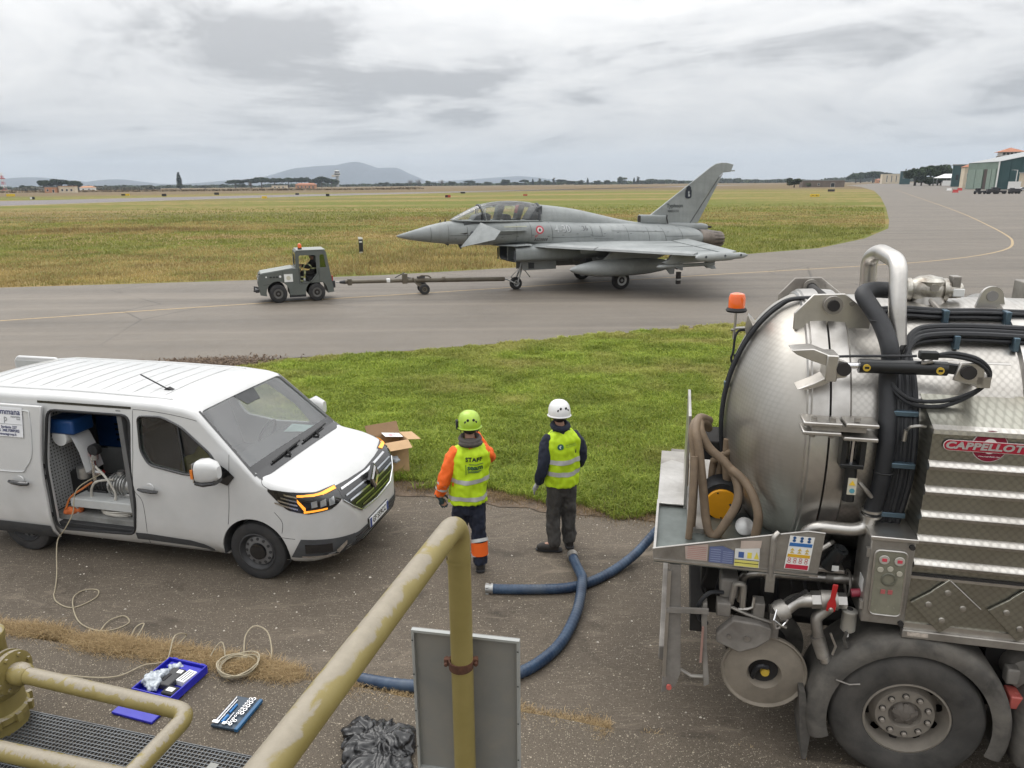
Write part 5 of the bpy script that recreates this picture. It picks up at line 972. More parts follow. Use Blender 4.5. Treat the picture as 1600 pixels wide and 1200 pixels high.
def van_wheel(x, y, s):
    r = .343; w_ = .215; wl = MB().lathe([(.215, -.10), (.235, -.108), (.30, -.108), (.33, -.095), (r, -.07), (r, .07), (.33, .095), (.30, .108), (.215, .10), (.215, -.10)], (x, y, r), 'y', 40, caps=False).build('wheel', M_TYRE, VW)
    sd_ = -1 if s < 0 else 1; MB().lathe([(.222, .108*sd_), (.208, .112*sd_), (.198, .085*sd_), (.172, .055*sd_)], (x, y, r), 'y', 36, caps=False).build('rim', M_DARK, wl); MB().lathe([(.174, .055*sd_), (.165, .072*sd_), (.135, .080*sd_), (.10, .084*sd_), (.001, .08*sd_)], (x, y, r), 'y', 36).build('wheel_disc', mat('steel_wheel', (.20, .20, .205), .45, .5, var=.15, dirt=(.10, .09, .08), dirt_amt=.4), wl)
    MB().lathe([(.10, .084*sd_), (.092, .105*sd_), (.05, .112*sd_), (.001, .113*sd_)], (x, y, r), 'y', 24).build('hub_cap', M_GLOSS, wl)
    hole = None
    for k in range(12):
        a = k*2*PI/12; p = (x+.142*math.cos(a), y+sd_*.083, r+.142*math.sin(a)); hm = MB().lathe([(.017, -.012*sd_), (.017, .0), (.001, .0)], (0, 0, 0), 'y', 10) if hole is None else None
        if hole is None: hole = hm.mesh('rim_hole')
        link('rim_hole', hole, M_SEAM, wl, loc=p)
for x in (0, -3.098):
    van_wheel(x, .135, -1); van_wheel(x, 1.956-.135, 1)
# glazing
GW = glass('van_windscreen', (.84, .88, .88), .10, .04); GD = glass('van_side_glass', (.62, .65, .62), .05, .02)
m = MB(); nu, nv = 8, 12; V_ = []
for i in range(nu+1):
    a = -.50+1.0*i/nu
    for j in range(nv+1):
        wv = .825+.115*(i/nu); b = -wv+2*wv*j/nv; p = cw+dirw*a+Vector((0, b, 0)); h = VB.ray_cast(p+nw*1., -nw); V_.append((h[0] if h[0] else p)-nw*.012)
m.add(V_, [(i*(nv+1)+j, i*(nv+1)+j+1, (i+1)*(nv+1)+j+1, (i+1)*(nv+1)+j) for i in range(nu) for j in range(nv)]); m.build('windscreen', GW, VW)
def strip_on(fn, rows, name, mt, parent=None):
    """rows: list of point lists in the parameter plane; fn maps to the surface"""
    P = [[fn(*q) for q in r] for r in rows]; n_ = len(P[0]); m = MB(); m.add([p for r in P for p in r], [(i*n_+j, i*n_+j+1, (i+1)*n_+j+1, (i+1)*n_+j) for i in range(len(P)-1) for j in range(n_-1)]); return m.build(name, mt, parent or VW)
# black band round the windscreen
band = []
for a, b in [(.50, -.85), (.50, .85)]: band.append(cw+dirw*a+Vector((0, b, 0)))
def wsurf(a, b, off=.004): 
    p = cw+dirw*a+Vector((0, b, 0)); h = VB.ray_cast(p+nw*1., -nw); return (h[0] if h[0] else p)+nw*off
strip_on(lambda a, b: wsurf(a, b), [[(.44, -.92+.184*k) for k in range(11)], [(.54, -.925+.185*k) for k in range(11)]], 'windscreen_cowl', M_GLOSS)
strip_on(lambda a, b: wsurf(a, b, -.006), [[(.34, -.885+.177*k) for k in range(11)], [(.46, -.91+.182*k) for k in range(11)]], 'windscreen_band', M_GLOSS)
for s in (-1, 1):
    strip_on(lambda a, b: wsurf(a, b), [[(-.48+.094*k, s*(.792+.0122*k)) for k in range(11)], [(-.48+.094*k, s*(.818+.0122*k)) for k in range(11)]], 'windscreen_edge', M_GLOSS)
strip_on(lambda a, b: wsurf(a, b, -.008), [[(-.47, -.2+.05*k) for k in range(9)], [(-.30, -.13+.033*k) for k in range(9)]], 'sensor_housing', M_TRIM)
for y0, L_ in ((-.62, .62), (.05, .60)):
    MB().sweep([wsurf(.44, y0+L_*k/6, .03) - dirw*(.03*k/6) for k in range(7)], .012, 6).build('wiper', M_BLACK, VW); MB().sweep([wsurf(.50, y0+.30, .02), wsurf(.43, y0+.30, .045)], .014, 6).build('wiper_arm', M_BLACK, VW)
def side_panel(poly, y, name, mt, near=True, t_=.006):
    P = [vside(x, z, -.012, near) for x, z in poly]; return MB().add(P, [tuple(range(len(P)))]).build(name, mt, VW, smooth=False)
side_panel(rpoly([(-1.37, 1.83), (-1.04, 1.84), (-.78, 1.745), (-.43, 1.47), (-.23, 1.18), (-.78, 1.17), (-1.25, 1.25), (-1.35, 1.4)], .05), 0, 'door_window', GD); side_panel(rpoly([(-1.37, 1.83), (-1.04, 1.84), (-.78, 1.745), (-.43, 1.47), (-.23, 1.18), (-.78, 1.17), (-1.25, 1.25), (-1.35, 1.4)], .05), 0, 'door_window', GD, False)
MB().sweep([vside(x, z, .002) for x, z in FWIN+FWIN[:1]], .014, 6).build('window_seal', M_GLOSS, VW); MB().sweep([vside(-.84, 1.72, 0), vside(-.77, 1.21, 0)], .012, 6).build('window_divider', M_GLOSS, VW)
tri = [(-.52, 1.20), (-.36, 1.36), (-.25, 1.30), (-.16, 1.22), (-.25, 1.12), (-.40, 1.165)]
MB().add([vside(x, z, .012) for x, z in tri], [tuple(range(6))]).build('mirror_base', M_GLOSS, VW, smooth=False)
mir = MB().loft([superring(x, w, zb, zt, 3, 18) for x, w, zb, zt in ((-.46, .085, 1.26, 1.44), (-.44, .105, 1.235, 1.475), (-.36, .11, 1.225, 1.49), (-.26, .085, 1.25, 1.465), (-.21, .04, 1.29, 1.42))]).xf(Matrix.Translation((.02, -.19, 0))); mo = mir.build('door_mirror', M_VAN, VW)
MB().loft([superring(x, w, zb, zt, 3, 14) for x, w, zb, zt in ((-.45, .10, 1.215, 1.27), (-.35, .112, 1.205, 1.275), (-.24, .08, 1.225, 1.28))]).xf(Matrix.Translation((.02, -.19, 0))).build('mirror_underside', M_GLOSS, mo); MB().box(-.445, -.432, -.285, -.09, 1.25, 1.46).build('mirror_glass', M_CHROME, mo); MB().bar((-.30, -.12, 1.255), (-.29, .03, 1.24), .05, .06).build('mirror_arm', M_GLOSS, mo); MB().box(-.455, -.43, -.303, -.292, 1.30, 1.40).build('mirror_indicator', mat('amber_lens', (.7, .2, .03), .3), mo)
MB().loft([superring(x, w, zb, zt, 3, 14) for x, w, zb, zt in ((-.44, .09, 1.24, 1.45), (-.36, .11, 1.225, 1.49), (-.22, .05, 1.27, 1.43))]).xf(Matrix.Translation((.02, 2.15, 0))).build('door_mirror', M_VAN, VW)
# seams and trim on the near side
def seam(pts, r=.003, name='panel_gap', mt=M_SEAM, off=0.): MB().sweep([vside(x, z, off) for x, z in pts], r, 5).build(name, mt, VW)
seam(cat([(-1.42, 1.86, 0), (-1.44, 1.4, 0), (-1.47, .98, 0), (-1.37, .80, 0), (-1.38, .30, 0)], 8) and [(p.x, p.y) for p in cat([(-1.40, 1.86, 0), (-1.42, 1.4, 0), (-1.45, .98, 0), (-1.36, .80, 0), (-1.37, .30, 0)], 8)])
seam([(p.x, p.y) for p in cat([(-.22, 1.46, 0), (-.235, 1.2, 0), (-.26, .9, 0), (-.30, .66, 0)], 8)]); MB().sweep([vnose(76-3.2*k, .575-.004*k, 0) for k in range(5)], .003, 5).build('panel_gap', M_SEAM, VW)
seam([(-1.40+.1*k, 1.872-.0012*k*k) for k in range(9)])
seam([(p.x, p.y) for p in cat([(.13, 1.20, 0), (.17, 1.15, 0), (.26, 1.11, 0)], 4)]); seam([(p.x, p.y) for p in cat([(.28, .86, 0), (.36, .75, 0), (.345, .62, 0)], 6)], .003)
for p in ([(-1.52, .25), (-1.52, .43), (-1.34, .435), (-.80, .41), (-.60, .37), (-.48, .30), (-.47, .27)],):
    top_ = [(x, np.interp(x, [-1.52, -1.34, -.80, -.60, -.48], [.43, .435, .41, .37, .29])) for x in np.linspace(-1.52, -.48, 14)]; strip_on(lambda x, z: vside(x, z, .006), [[(x, .27) for x, z in top_], [(x, (.27+z)/2) for x, z in top_], top_], 'side_skirt', M_TRIM)
MB().sweep([vside(x, z, .0) for x, z in OPEN+OPEN[:1]], .016, 6).build('door_seal', M_BLACK, VW)
strip_on(lambda x, z: vside(x, z, .004), [[(-2.66+.124*k, 1.872) for k in range(11)], [(-2.66+.124*k, 1.898) for k in range(11)]], 'door_rail', M_GLOSS)
def handle(x, z, y_):
    o = MB().sweep([(x-.12, y_-.035, z+.005), (x-.05, y_-.05, z+.004), (x+.06, y_-.05, z-.004), (x+.12, y_-.032, z-.01)], [.018, .026, .026, .02], 8, flat=.8).build('door_handle', M_GLOSS, VW); MB().lathe([(.055, .0), (.05, -.012), (.001, -.014)], (x+.01, y_+.002, z+.02), 'y', 16).build('handle_recess', M_VAN, o)
handle(-1.24, .985, vside(-1.24, .985)[1]); 
# sliding door standing open outside the body
dm = MB(); nz, nx_ = 14, 12; V_ = []; zz = np.linspace(.235, 1.855, nz); xx_ = np.linspace(-2.60, -3.78, nx_)
for k in (0, 1):
    for z in zz:
        for x in xx_:
            p = vside(x+.0, max(z, .28), .075 if k == 0 else .035); V_.append((x+(.05*(z-1.2)/.6 if z > 1.2 else 0)*(1 if x == xx_[0] else 0), p[1], z))
idx = lambda k, i, j: k*nz*nx_+i*nx_+j
F_ = [(idx(0, i, j), idx(0, i, j+1), idx(0, i+1, j+1), idx(0, i+1, j)) for i in range(nz-1) for j in range(nx_-1)]+[(idx(1, i, j), idx(1, i+1, j), idx(1, i+1, j+1), idx(1, i, j+1)) for i in range(nz-1) for j in range(nx_-1)]
F_ += [(idx(0, i, 0), idx(0, i+1, 0), idx(1, i+1, 0), idx(1, i, 0)) for i in range(nz-1)]+[(idx(0, i, nx_-1), idx(1, i, nx_-1), idx(1, i+1, nx_-1), idx(0, i+1, nx_-1)) for i in range(nz-1)]+[(idx(0, 0, j), idx(1, 0, j), idx(1, 0, j+1), idx(0, 0, j+1)) for j in range(nx_-1)]+[(idx(0, nz-1, j), idx(0, nz-1, j+1), idx(1, nz-1, j+1), idx(1, nz-1, j)) for j in range(nx_-1)]
dm.add(V_, F_); SD = dm.build('sliding_door', M_VAN, VW, bevel=.012, angle=50)
dy = lambda z: vside(-3., max(z, .28), .081)[1]
DP = lambda x, z, e=0.: (x, dy(z)-e, z)
m = MB(); m.add([DP(x, z, .004) for z in (.24, .34, .435) for x in np.linspace(-2.605, -3.75, 6)], [(i*6+j, i*6+j+1, (i+1)*6+j+1, (i+1)*6+j) for i in range(2) for j in range(5)]); m.build('door_skirt', M_TRIM, SD)
MB().sweep(cat([DP(-3.6, 1.80), DP(-2.80, 1.80), DP(-2.70, 1.72), DP(-2.70, 1.32), DP(-2.80, 1.14), DP(-2.92, 1.08), DP(-3.6, 1.08)], 5), .007, 5).build('door_pressing', mat('white_crease', (.55, .56, .56), .4), SD)
h_ = MB().sweep([DP(-3.03, .97, .035), DP(-2.96, .97, .05), DP(-2.84, .96, .05), DP(-2.77, .955, .03)], [.018, .026, .026, .02], 8).build('door_handle', M_GLOSS, SD); MB().lathe([(.055, .0), (.05, -.012), (.001, -.014)], (-2.9, dy(.99), .985), 'y', 16).build('handle_recess', M_VAN, h_)
ms_ = MB().add([DP(x, z, .006) for z in (1.49, 1.66, 1.83) for x in (-2.79, -3.1, -3.42)], [(0, 1, 4, 3), (1, 2, 5, 4), (3, 4, 7, 6), (4, 5, 8, 7)]).build('magnetic_sign', mat('sign_white', (.74, .75, .77), .4, var=.03), SD)
NAVY = mat('sign_navy', (.02, .03, .12), .5); SGREY = mat('sign_grey', (.28, .29, .30), .5)
def vt(s_, x, z, size, mt, al='RIGHT'): text(s_, size, mt, SD, 'sign_lettering', frame3((x, 0, z), (1, 0, 0), (0, 0, 1)), 0, align=al, drape=lambda p: Vector(DP(p.x, p.z, .010)), bold=.001)
vt('ommana', -2.815, 1.775, .095, NAVY); vt('p', -2.995, 1.70, .10, SGREY); vt('impiantistica\nfluidi', -2.815, 1.71, .026, SGREY); vt('Sardenia 227', -2.87, 1.60, .042, NAVY); vt('Tel. 348.7089582', -2.835, 1.56, .046, NAVY); vt('www.ommanagroup.it', -2.88, 1.52, .040, NAVY)
MB().add([DP(-2.8, 1.632, .009), DP(-3.4, 1.632, .009), DP(-3.4, 1.637, .009), DP(-2.8, 1.637, .009)], [(0, 1, 2, 3)]).build('sign_rule', SGREY, SD)
for z in (.55, 1.02, 1.15): MB().lathe([(.001, .0), (.035, .0), (.03, .02)], (-2.625, dy(z)+.05, z), 'x', 12).build('door_stop', M_BLACK, SD)
# open rear door on the far side
rd = MB().prism([(-4.06, .5), (-4.10, 1.0), (-4.10, 1.80), (-4.2, 1.90), (-4.85, 1.90), (-4.92, 1.83), (-4.92, .5)], 'y', 1.90, 1.955).build('rear_door', M_VAN, VW, bevel=.02); MB().box(-4.86, -4.2, 1.885, 1.899, .7, 1.84).build('rear_door_lining', M_LGREY, rd); MB().box(-4.80, -4.68, 1.85, 1.885, 1.66, 1.74).build('door_latch', M_BLACK, rd); MB().box(-4.93, -4.905, 1.88, 1.95, 1.55, 1.62).build('side_marker', mat('amber_lens', (.7, .2, .03), .3), rd)
# roof ribs and aerial
for k in range(7):
    x0 = -3.7+.42*k; m = MB(); 
    for dx in (0,):
        P0 = [vtop(x0+dx, YC-.62+.124*j*1., .004) for j in range(11)]; m.sweep(P0, [.002]+[.007]*9+[.002], 6, flat=.6)
    m.build('roof_rib', M_VAN, VW)
    if k < 6: MB().sweep([vtop(x0+.21, YC-.60+.12*j, .002) for j in range(11)], [.002]+[.005]*9+[.002], 6).build('roof_rib', M_VAN, VW)
for s in (-.70, .70): MB().sweep([vtop(-3.9+.32*j, YC+s, .002) for j in range(10)], .012, 6).build('roof_gutter', M_VAN, VW)
o = MB().prism([(-1.33, 0), (-1.19, 0), (-1.27, .035)], 'y', -.025, .025).xf(Matrix.Translation((0, .55, vtop(-1.26, .55)[2]-.01))).build('aerial_base', M_BLACK, VW); MB().sweep([(-1.27, .55, 1.98), (-1.62, .55, 2.14)], .008, 6).build('aerial', M_BLACK, VW)
# nose
def nose_patch(name, mt, phis, lo, hi, off=.005, nv=4, parent=None):
    rows = []
    for k in range(nv+1): rows.append([(p, np.interp(p, [q[0] for q in lo], [q[1] for q in lo])*(1-k/nv)+np.interp(p, [q[0] for q in hi], [q[1] for q in hi])*k/nv) for p in phis])
    return strip_on(lambda p, z: vnose(p, z, off), rows, name, mt, parent)
for s in (1, -1):
    f = lambda l: sorted([(s*a, b) for a, b in l]); ph = lambda a, b, n=12: sorted([s*(a+(b-a)*k/(2*n)) for k in range(2*n+1)])
    HL = nose_patch('headlamp', M_GLOSS, ph(36, 77), f([(36, .95), (43, .875), (55, .85), (66, .90), (77, 1.095)]), f([(36, 1.055), (50, 1.075), (62, 1.095), (77, 1.12)]), .006)
    for k in range(4): nose_patch('lamp_fin', M_CHROME, ph(60, 73-k*2, 5), f([(60, .90+.045*k), (73, .965+.04*k)]), f([(60, .918+.045*k), (73, .985+.04*k)]), .010, 1, HL)
    AMB = emis('lit_amber', (1.0, .36, .04), .75)
    nose_patch('indicator', AMB, ph(37, 60), f([(37, 1.030), (60, 1.05)]), f([(37, 1.05), (60, 1.068)]), .014, 1, HL); nose_patch('indicator', AMB, ph(45, 57), f([(45, .885), (57, .865)]), f([(45, .905), (57, .89)]), .014, 1, HL); nose_patch('indicator', AMB, ph(56, 60, 3), f([(56, .87), (60, .99)]), f([(56, .93), (60, 1.03)]), .014, 1, HL)
    for k in range(3): nose_patch('lamp_lens', mat('lens_clear', (.5, .52, .54), .1, .6), ph(41+k*4.5, 44+k*4.5, 4), f([(41+k*4.5, .93), (44+k*4.5, .92)]), f([(41+k*4.5, 1.0), (44+k*4.5, .99)]), .012, 2, HL)
    nose_patch('lower_intake', M_TRIM, ph(30, 66), f([(30, .31), (56, .33), (66, .335)]), f([(30, .50), (50, .545), (60, .56), (66, .345)]), .006); nose_patch('fog_trim', M_CHROME, ph(40, 60, 8), f([(40, .325), (60, .345)]), f([(40, .35), (60, .365)]), .02, 1); nose_patch('fog_trim', M_CHROME, ph(36, 42, 4), f([(36, .43), (42, .325)]), f([(36, .47), (42, .40)]), .02, 1)
    nose_patch('fog_recess', M_GLOSS, ph(44, 58, 6), f([(44, .38), (58, .39)]), f([(44, .48), (58, .50)]), .012, 2)
PH = [-36+2*k for k in range(37)]
GR = nose_patch('grille', M_GLOSS, PH, [(-36, .93), (-30, .82), (-22, .715), (0, .68), (22, .715), (30, .82), (36, .93)], [(-36, 1.045), (0, 1.02), (36, 1.045)], .008, 8)
for z, e in ((.735, 20), (.80, 27), (.865, 31), (.93, 33), (.99, 34)): nose_patch('grille_bar', M_CHROME, [-e+2*e*k/30 for k in range(31)], [(-40, z+.012), (0, z-.004), (40, z+.012)], [(-40, z+.028), (0, z+.014), (40, z+.028)], .016, 1, GR)
MB().sweep([vnose(p, z, .012) for p, z in [(-36, .93), (-30, .82), (-22, .705), (-12, .685), (0, .672), (12, .685), (22, .705), (30, .82), (36, .93)]], .009, 6).build('grille_trim', M_CHROME, GR)
nose_patch('grille_lower', M_TRIM, [-32+64*k/30 for k in range(31)], [(-32, .315), (32, .315)], [(-32, .50), (0, .455), (32, .50)], .007, 6)
for k in range(4): nose_patch('lower_bar', M_GLOSS, [-30+60*j/24 for j in range(25)], [(-30, .34+.035*k), (30, .34+.035*k)], [(-30, .352+.035*k), (30, .352+.035*k)], .014, 1)
# diamond emblem
bx = vnose(0, .88)[0]+.012; Dm = [(0, .145), (.088, 0), (0, -.145), (-.088, 0)]; Di = [(0, .085), (.048, 0), (0, -.085), (-.048, 0)]
BG = MB().prism([(YC+a*1.45, .94+b*1.2) for a, b in Dm], 'x', bx-.02, bx+.022).build('emblem_back', M_GLOSS, VW, bevel=.006)
m = MB(); P_ = [(bx+.022, YC+a, .94+b) for a, b in Dm]+[(bx+.040, YC+a*.8, .94+b*.8) for a, b in Dm]+[(bx+.024, YC+a, .94+b) for a, b in Di]; m.add(P_, [(i, (i+1) % 4, 4+(i+1) % 4, 4+i) for i in range(4)]+[(4+i, 4+(i+1) % 4, 8+(i+1) % 4, 8+i) for i in range(4)]); m.build('emblem', M_CHROME, VW, smooth=False)
bx = vnose(0, .47)[0]-.02
PLT = MB().box(bx+.03, bx+.042, YC-.26, YC+.26, .41, .525).build('number_plate', mat('plate_white', (.7, .71, .72), .4, var=.02), VW, bevel=.004)
for s in (-1, 1): MB().box(bx+.0425, bx+.044, YC+s*.26-(.045 if s > 0 else 0), YC+s*.26+(.045 if s < 0 else 0), .412, .523).build('plate_band', mat('plate_blue', (.02, .05, .22), .4), PLT)
text('GF 559CC', .10, M_GLOSS, PLT, 'plate_lettering', frame3((bx+.0435, YC, .467), (0, 1, 0), (0, 0, 1)), .0004, sx=.85, bold=.002)
MB().box(bx-.02, bx+.03, YC-.275, YC+.275, .40, .53).build('plate_mount', M_GLOSS, VW, bevel=.006)
MB().box(-.3, .35, .35, 1.6, .16, .26).build('undertray', M_BLACK, VW, bevel=.03); MB().box(-3.9, .1, .3, 1.65, .22, .30).build('chassis', M_BLACK, VW)
strip_on(lambda p, z: vnose(p, z, .004), [[(-70+14*k, .262) for k in range(11)], [(-70+14*k, .285) for k in range(11)]], 'front_lip', M_VAN)
# cabin
MB().prism([(-.75, 1.0), (.06, 1.0), (.06, 1.22), (-.05, 1.25), (-.50, 1.20), (-.75, 1.1)], 'y', .09, 1.86).build('dashboard', mat('dash_dark', (.08, .085, .09), .7), VW, bevel=.03)
for y0, y1 in ((.16, .68), (.70, 1.18), (1.24, 1.78)):
    o = MB().box(-1.35, -.85, y0, y1, .72, .92).build('seat', mat('seat_fabric', (.10, .10, .11), .9), VW, bevel=.05); MB().prism([(-1.32, .9), (-1.18, .9), (-1.36, 1.55), (-1.46, 1.55)], 'y', y0+.02, y1-.02).build('backrest', mat('seat_fabric', (.10, .10, .11), .9), o, bevel=.04); MB().box(-1.5, -1.4, (y0+y1)/2-.12, (y0+y1)/2+.12, 1.58, 1.76).build('headrest', mat('seat_fabric', (.10, .10, .11), .9), o, bevel=.04)
MB().lathe([(.17, -.015), (.19, 0), (.17, .015)], (0, 0, 0), 'z', 22, caps=False).xf(Matrix.Translation((-.68, 1.5, 1.18)) @ Matrix.Rotation(R(-65), 4, 'Y')).build('steering_wheel', M_BLACK, VW)
MB().box(-1.62, -1.56, .10, 1.85, .45, 1.85).build('bulkhead', mat('bulkhead_grey', (.13, .13, .13), .7), VW); MB().box(-3.9, -1.6, .10, 1.85, .43, .50).build('cargo_floor', mat('worn_grey_floor', (.20, .20, .19), .7, var=.3, scale=6), VW); MB().box(-2.6, -1.5, .03, .20, .36, .44).build('door_sill', M_BLACK, VW, bevel=.01)
tag(MB().add([(0, 0, 0), (.30, .02, .03), (.32, .2, .06), (.15, .25, .03), (0, .18, .05), (.12, .1, .07)], [(0, 1, 5), (1, 2, 5), (2, 3, 5), (3, 4, 5), (4, 0, 5)]).build('paper_sheet', mat('pale_green_paper', (.55, .72, .68), .8), loc=(VW.matrix_basis @ Vector((-.40, 1.42, 1.235)))[:], rot=(0, 0, R(-20))), 'pale green paper lying behind the van windscreen', 'paper')
# olive coat on the passenger seat
# equipment in the load bay
def vp(x, y, z=0.): return (VW.location.x+x*math.cos(R(-13.4))-y*math.sin(R(-13.4)), VW.location.y+x*math.sin(R(-13.4))+y*math.cos(R(-13.4)), z)
VM = Matrix.Translation(VW.location) @ Matrix.Rotation(R(-13.4), 4, 'Z')
def vthing(name, label, c_, x, y, z): return thing(name, label, c_, vp(x, y, z), R(-13.4))
cf = remesh(MB().ball((0, 0, .12), .22, .17, .2).ball((.1, .05, .28), .13, .12, .15), .03, 3, lambda p: .03*noise.noise(p*9)); tag(link('folded_coat', cf, mat('olive_cloth', (.16, .15, .055), .9, var=.25, scale=14, bump=.6, bscale=30), loc=vp(-.95, .45, .93)), 'crumpled olive coat on the van passenger seat', 'coat')
t = NT('perforated_panel'); vo = t.vor(24, 'F1', 0., t.co((1, 1, 1))); t.p(Base__Color=t.mix(t.ramp(vo, (.20, 1.), (.26, 0.)), (.50, .51, .51), (.06, .06, .06)), Roughness=.45, Metallic=.3)
MB().box(-2.74, -2.71, .13, .62, .52, 1.72).build('perforated_panel', t.m, VW)
RK = vthing('paper_roll_dispenser', 'blue paper towel dispenser hanging inside the van side door', 'dispenser', -2.56, .36, 1.40)
MB().box(-.19, .22, -.16, .16, .06, .24).build('housing', M_BLUEP, RK, bevel=.03); MB().lathe([(.10, -.15), (.10, .15), (.03, .151)], (0, 0, .02), 'y', 20).build('paper_roll', M_WPAPER, RK)
MB().add([(p[0], y, p[1]) for y in (-.13, .14) for p in ((.06, .10), (.15, .02), (.22, -.15), (.27, -.40))], [(0, 1, 5, 4), (1, 2, 6, 5), (2, 3, 7, 6)]).build('paper_sheet', M_WPAPER, RK)
CB = vthing('tool_cabinet', 'dark blue slotted cabinet at the back of the van load bay', 'cabinet', -2.6, 1.15, .5)
MB().box(-.35, .70, 0, .4, .45, .88).build('cabinet_body', M_BLUEP, CB, bevel=.01)
for k in range(4): MB().box(-.05, .28, -.012, .0, .55+k*.07, .575+k*.07).build('slot', M_BLACK, CB)
MB().box(-.35, .70, 0, .4, 0, .42).build('lower_shelf', M_LGREY, CB, bevel=.01); MB().box(-.2, .65, -.02, .0, .40, .45).build('shelf_edge', M_LGREY, CB)
BN = vthing('equipment_bench', 'low grey steel bench carrying pumps inside the van', 'bench', -2.03, .38, .5); MB().box(-.45, .42, -.24, .26, .14, .20).build('bench_top', M_LGREY, BN, bevel=.006); MB().box(-.45, .42, -.25, -.235, .10, .19).build('bench_edge', M_LGREY, BN)
for x in (-.42, .38):
    for y in (-.2, .22): MB().box(x-.02, x+.02, y-.02, y+.02, 0, .14).build('leg', M_LGREY, BN)
PU = vthing('vacuum_pump', 'cast aluminium vacuum pump on the bench in the van', 'pump', -1.88, .36, .70)
MB().lathe([(.06, -.18), (.12, -.17), (.125, .05), (.10, .07), (.10, .2), (.05, .21)], (0, 0, .13), 'x', 20).build('pump_body', M_ALU, PU); MB().box(-.18, .2, -.09, .09, 0, .05).build('pump_foot', M_ALU, PU, bevel=.01); MB().cyl((-.05, 0, .22), (-.05, 0, .30), .045, n=12).build('outlet', M_ALU, PU)
for k in range(5): MB().lathe([(.127, -.15+k*.04), (.138, -.145+k*.04), (.138, -.13+k*.04), (.127, -.125+k*.04)], (0, 0, .13), 'x', 20, caps=False).build('cooling_fin', M_ALU, PU)
MT = vthing('motor', 'black electric motor beside the pump in the van', 'motor', -2.28, .42, .70); MB().lathe([(.05, -.2), (.10, -.19), (.105, .15), (.06, .17)], (0, 0, .11), 'x', 18).build('motor_body', M_BLACK, MT); MB().box(-.15, .12, -.08, .08, 0, .03).build('motor_foot', M_DARK, MT)
for k in range(6): MB().lathe([(.106, -.16+k*.05), (.114, -.158+k*.05), (.114, -.145+k*.05), (.106, -.143+k*.05)], (0, 0, .11), 'x', 18, caps=False).build('motor_rib', M_DARK, MT)
GA = vthing('valve_manifold', 'chromed valve manifold with black gauge and red knob in the van', 'valve', -2.28, .34, .83)
MB().cyl((0, 0, .0), (0, 0, .34), .035, n=12).build('stem', M_CHROME, GA); MB().cyl((-.13, 0, .12), (.12, 0, .14), .03, n=12).build('cross_pipe', M_CHROME, GA); MB().lathe([(.05, -.09), (.075, -.07), (.075, .06), (.05, .07)], (-.15, 0, .13), 'z', 16).build('filter_bowl', M_ALU, GA); MB().lathe([(.05, -.02), (.07, -.01), (.07, .06), (.001, .07)], (.05, -.02, .42), 'y', 18).build('gauge', M_BLACK, GA); MB().cyl((.04, 0, .30), (.05, 0, .40), .04, n=12).build('gauge_stem', M_ALU, GA); MB().lathe([(.03, 0), (.05, .02), (.03, .05)], (.0, 0, .33), 'y', 10).build('knob', M_RED, GA)
EX = vthing('red_cylinder', 'red gas cylinder behind the pumps in the van', 'cylinder', -1.98, .62, .70); MB().lathe([(.05, 0), (.09, .02), (.09, .34), (.05, .42), (.03, .46)], n=16).build('bottle', M_RED, EX); MB().cyl((0, 0, .45), (0, 0, .52), .025, n=8).build('valve', M_ALU, EX)
DRM = vthing('cable_drum', 'black drum standing behind the door edge in the van', 'drum', -2.55, .46, .72); MB().lathe([(.10, -.05), (.24, -.05), (.24, -.03), (.12, -.03), (.12, .03), (.24, .03), (.24, .05), (.10, .05)], (0, 0, .0), 'y', 26).build('reel', M_BLACK, DRM)
hs = MB()
for k in range(7):
    rr_ = .17+.012*(k % 3); z_ = .018+.022*(k//2); hs.sweep([(rr_*1.15*math.cos(a)+.004*k, rr_*.62*math.sin(a), z_+.006*math.sin(3*a+k)) for a in np.linspace(0, 2*PI, 33)[:-1]], .011, 7, True, True)
HSM = mat('pale_grey_hose', (.50, .48, .43), .55, var=.12)
tag(hs.build('coiled_hose', HSM, loc=vp(-1.95, .27, .50), rot=(0, 0, R(-13.4))), 'pale grey hose coiled on the van floor under the bench', 'hose')['kind'] = 'thing'
tag(MB().tube([(-.3, .05, .3), (-.2, -.06, .33), (0, -.16, .27), (.08, -.14, .05), (-.02, -.15, -.14), (-.25, -.1, -.12), (-.28, -.12, .02), (-.18, -.13, .18), (.05, -.1, .22)], .014, 8).build('grey_hose', HSM, loc=vp(-1.98, .34, .72), rot=(0, 0, R(-13.4))), 'grey hose looping in front of the vacuum pump', 'hose')
rag = remesh(MB().ball((0, 0, .03), .10, .07, .05).ball((.08, .02, .04), .06, .05, .05), .015, 2, lambda p: .02*noise.noise(p*22)); tag(link('orange_rag', rag, mat('orange_cloth', (.55, .14, .04), .9, var=.2, scale=20), loc=vp(-2.52, .16, .50)), 'orange rag on the van floor beside the door edge', 'rag')
tag(MB().box(0, .03, 0, .3, 0, .42).build('white_board', M_LGREY, loc=vp(-1.66, .3, 1.0), rot=(0, 0, R(-13.4))), 'white panel leaning against the van bulkhead', 'panel')
tag(MB().tube([(-2.3, .3, .85), (-2.36, .2, .80), (-2.50, .16, .70), (-2.56, .12, .56)], .012, 7).xf(VM).build('orange_hose', mat('orange_hose', (.52, .16, .04), .6)), 'thin orange hose hanging from the valve manifold', 'hose')
CORD = mat('tan_cord', (.33, .285, .20), .7, var=.15, scale=30)
gp = lambda l: l
crd = [vp(-2.12, .30, .98), vp(-2.30, .08, .86), vp(-2.32, -.02, .60), vp(-2.40, -.09, .42), vp(-2.50, -.13, .26), vp(-2.62, -.35, .10)]

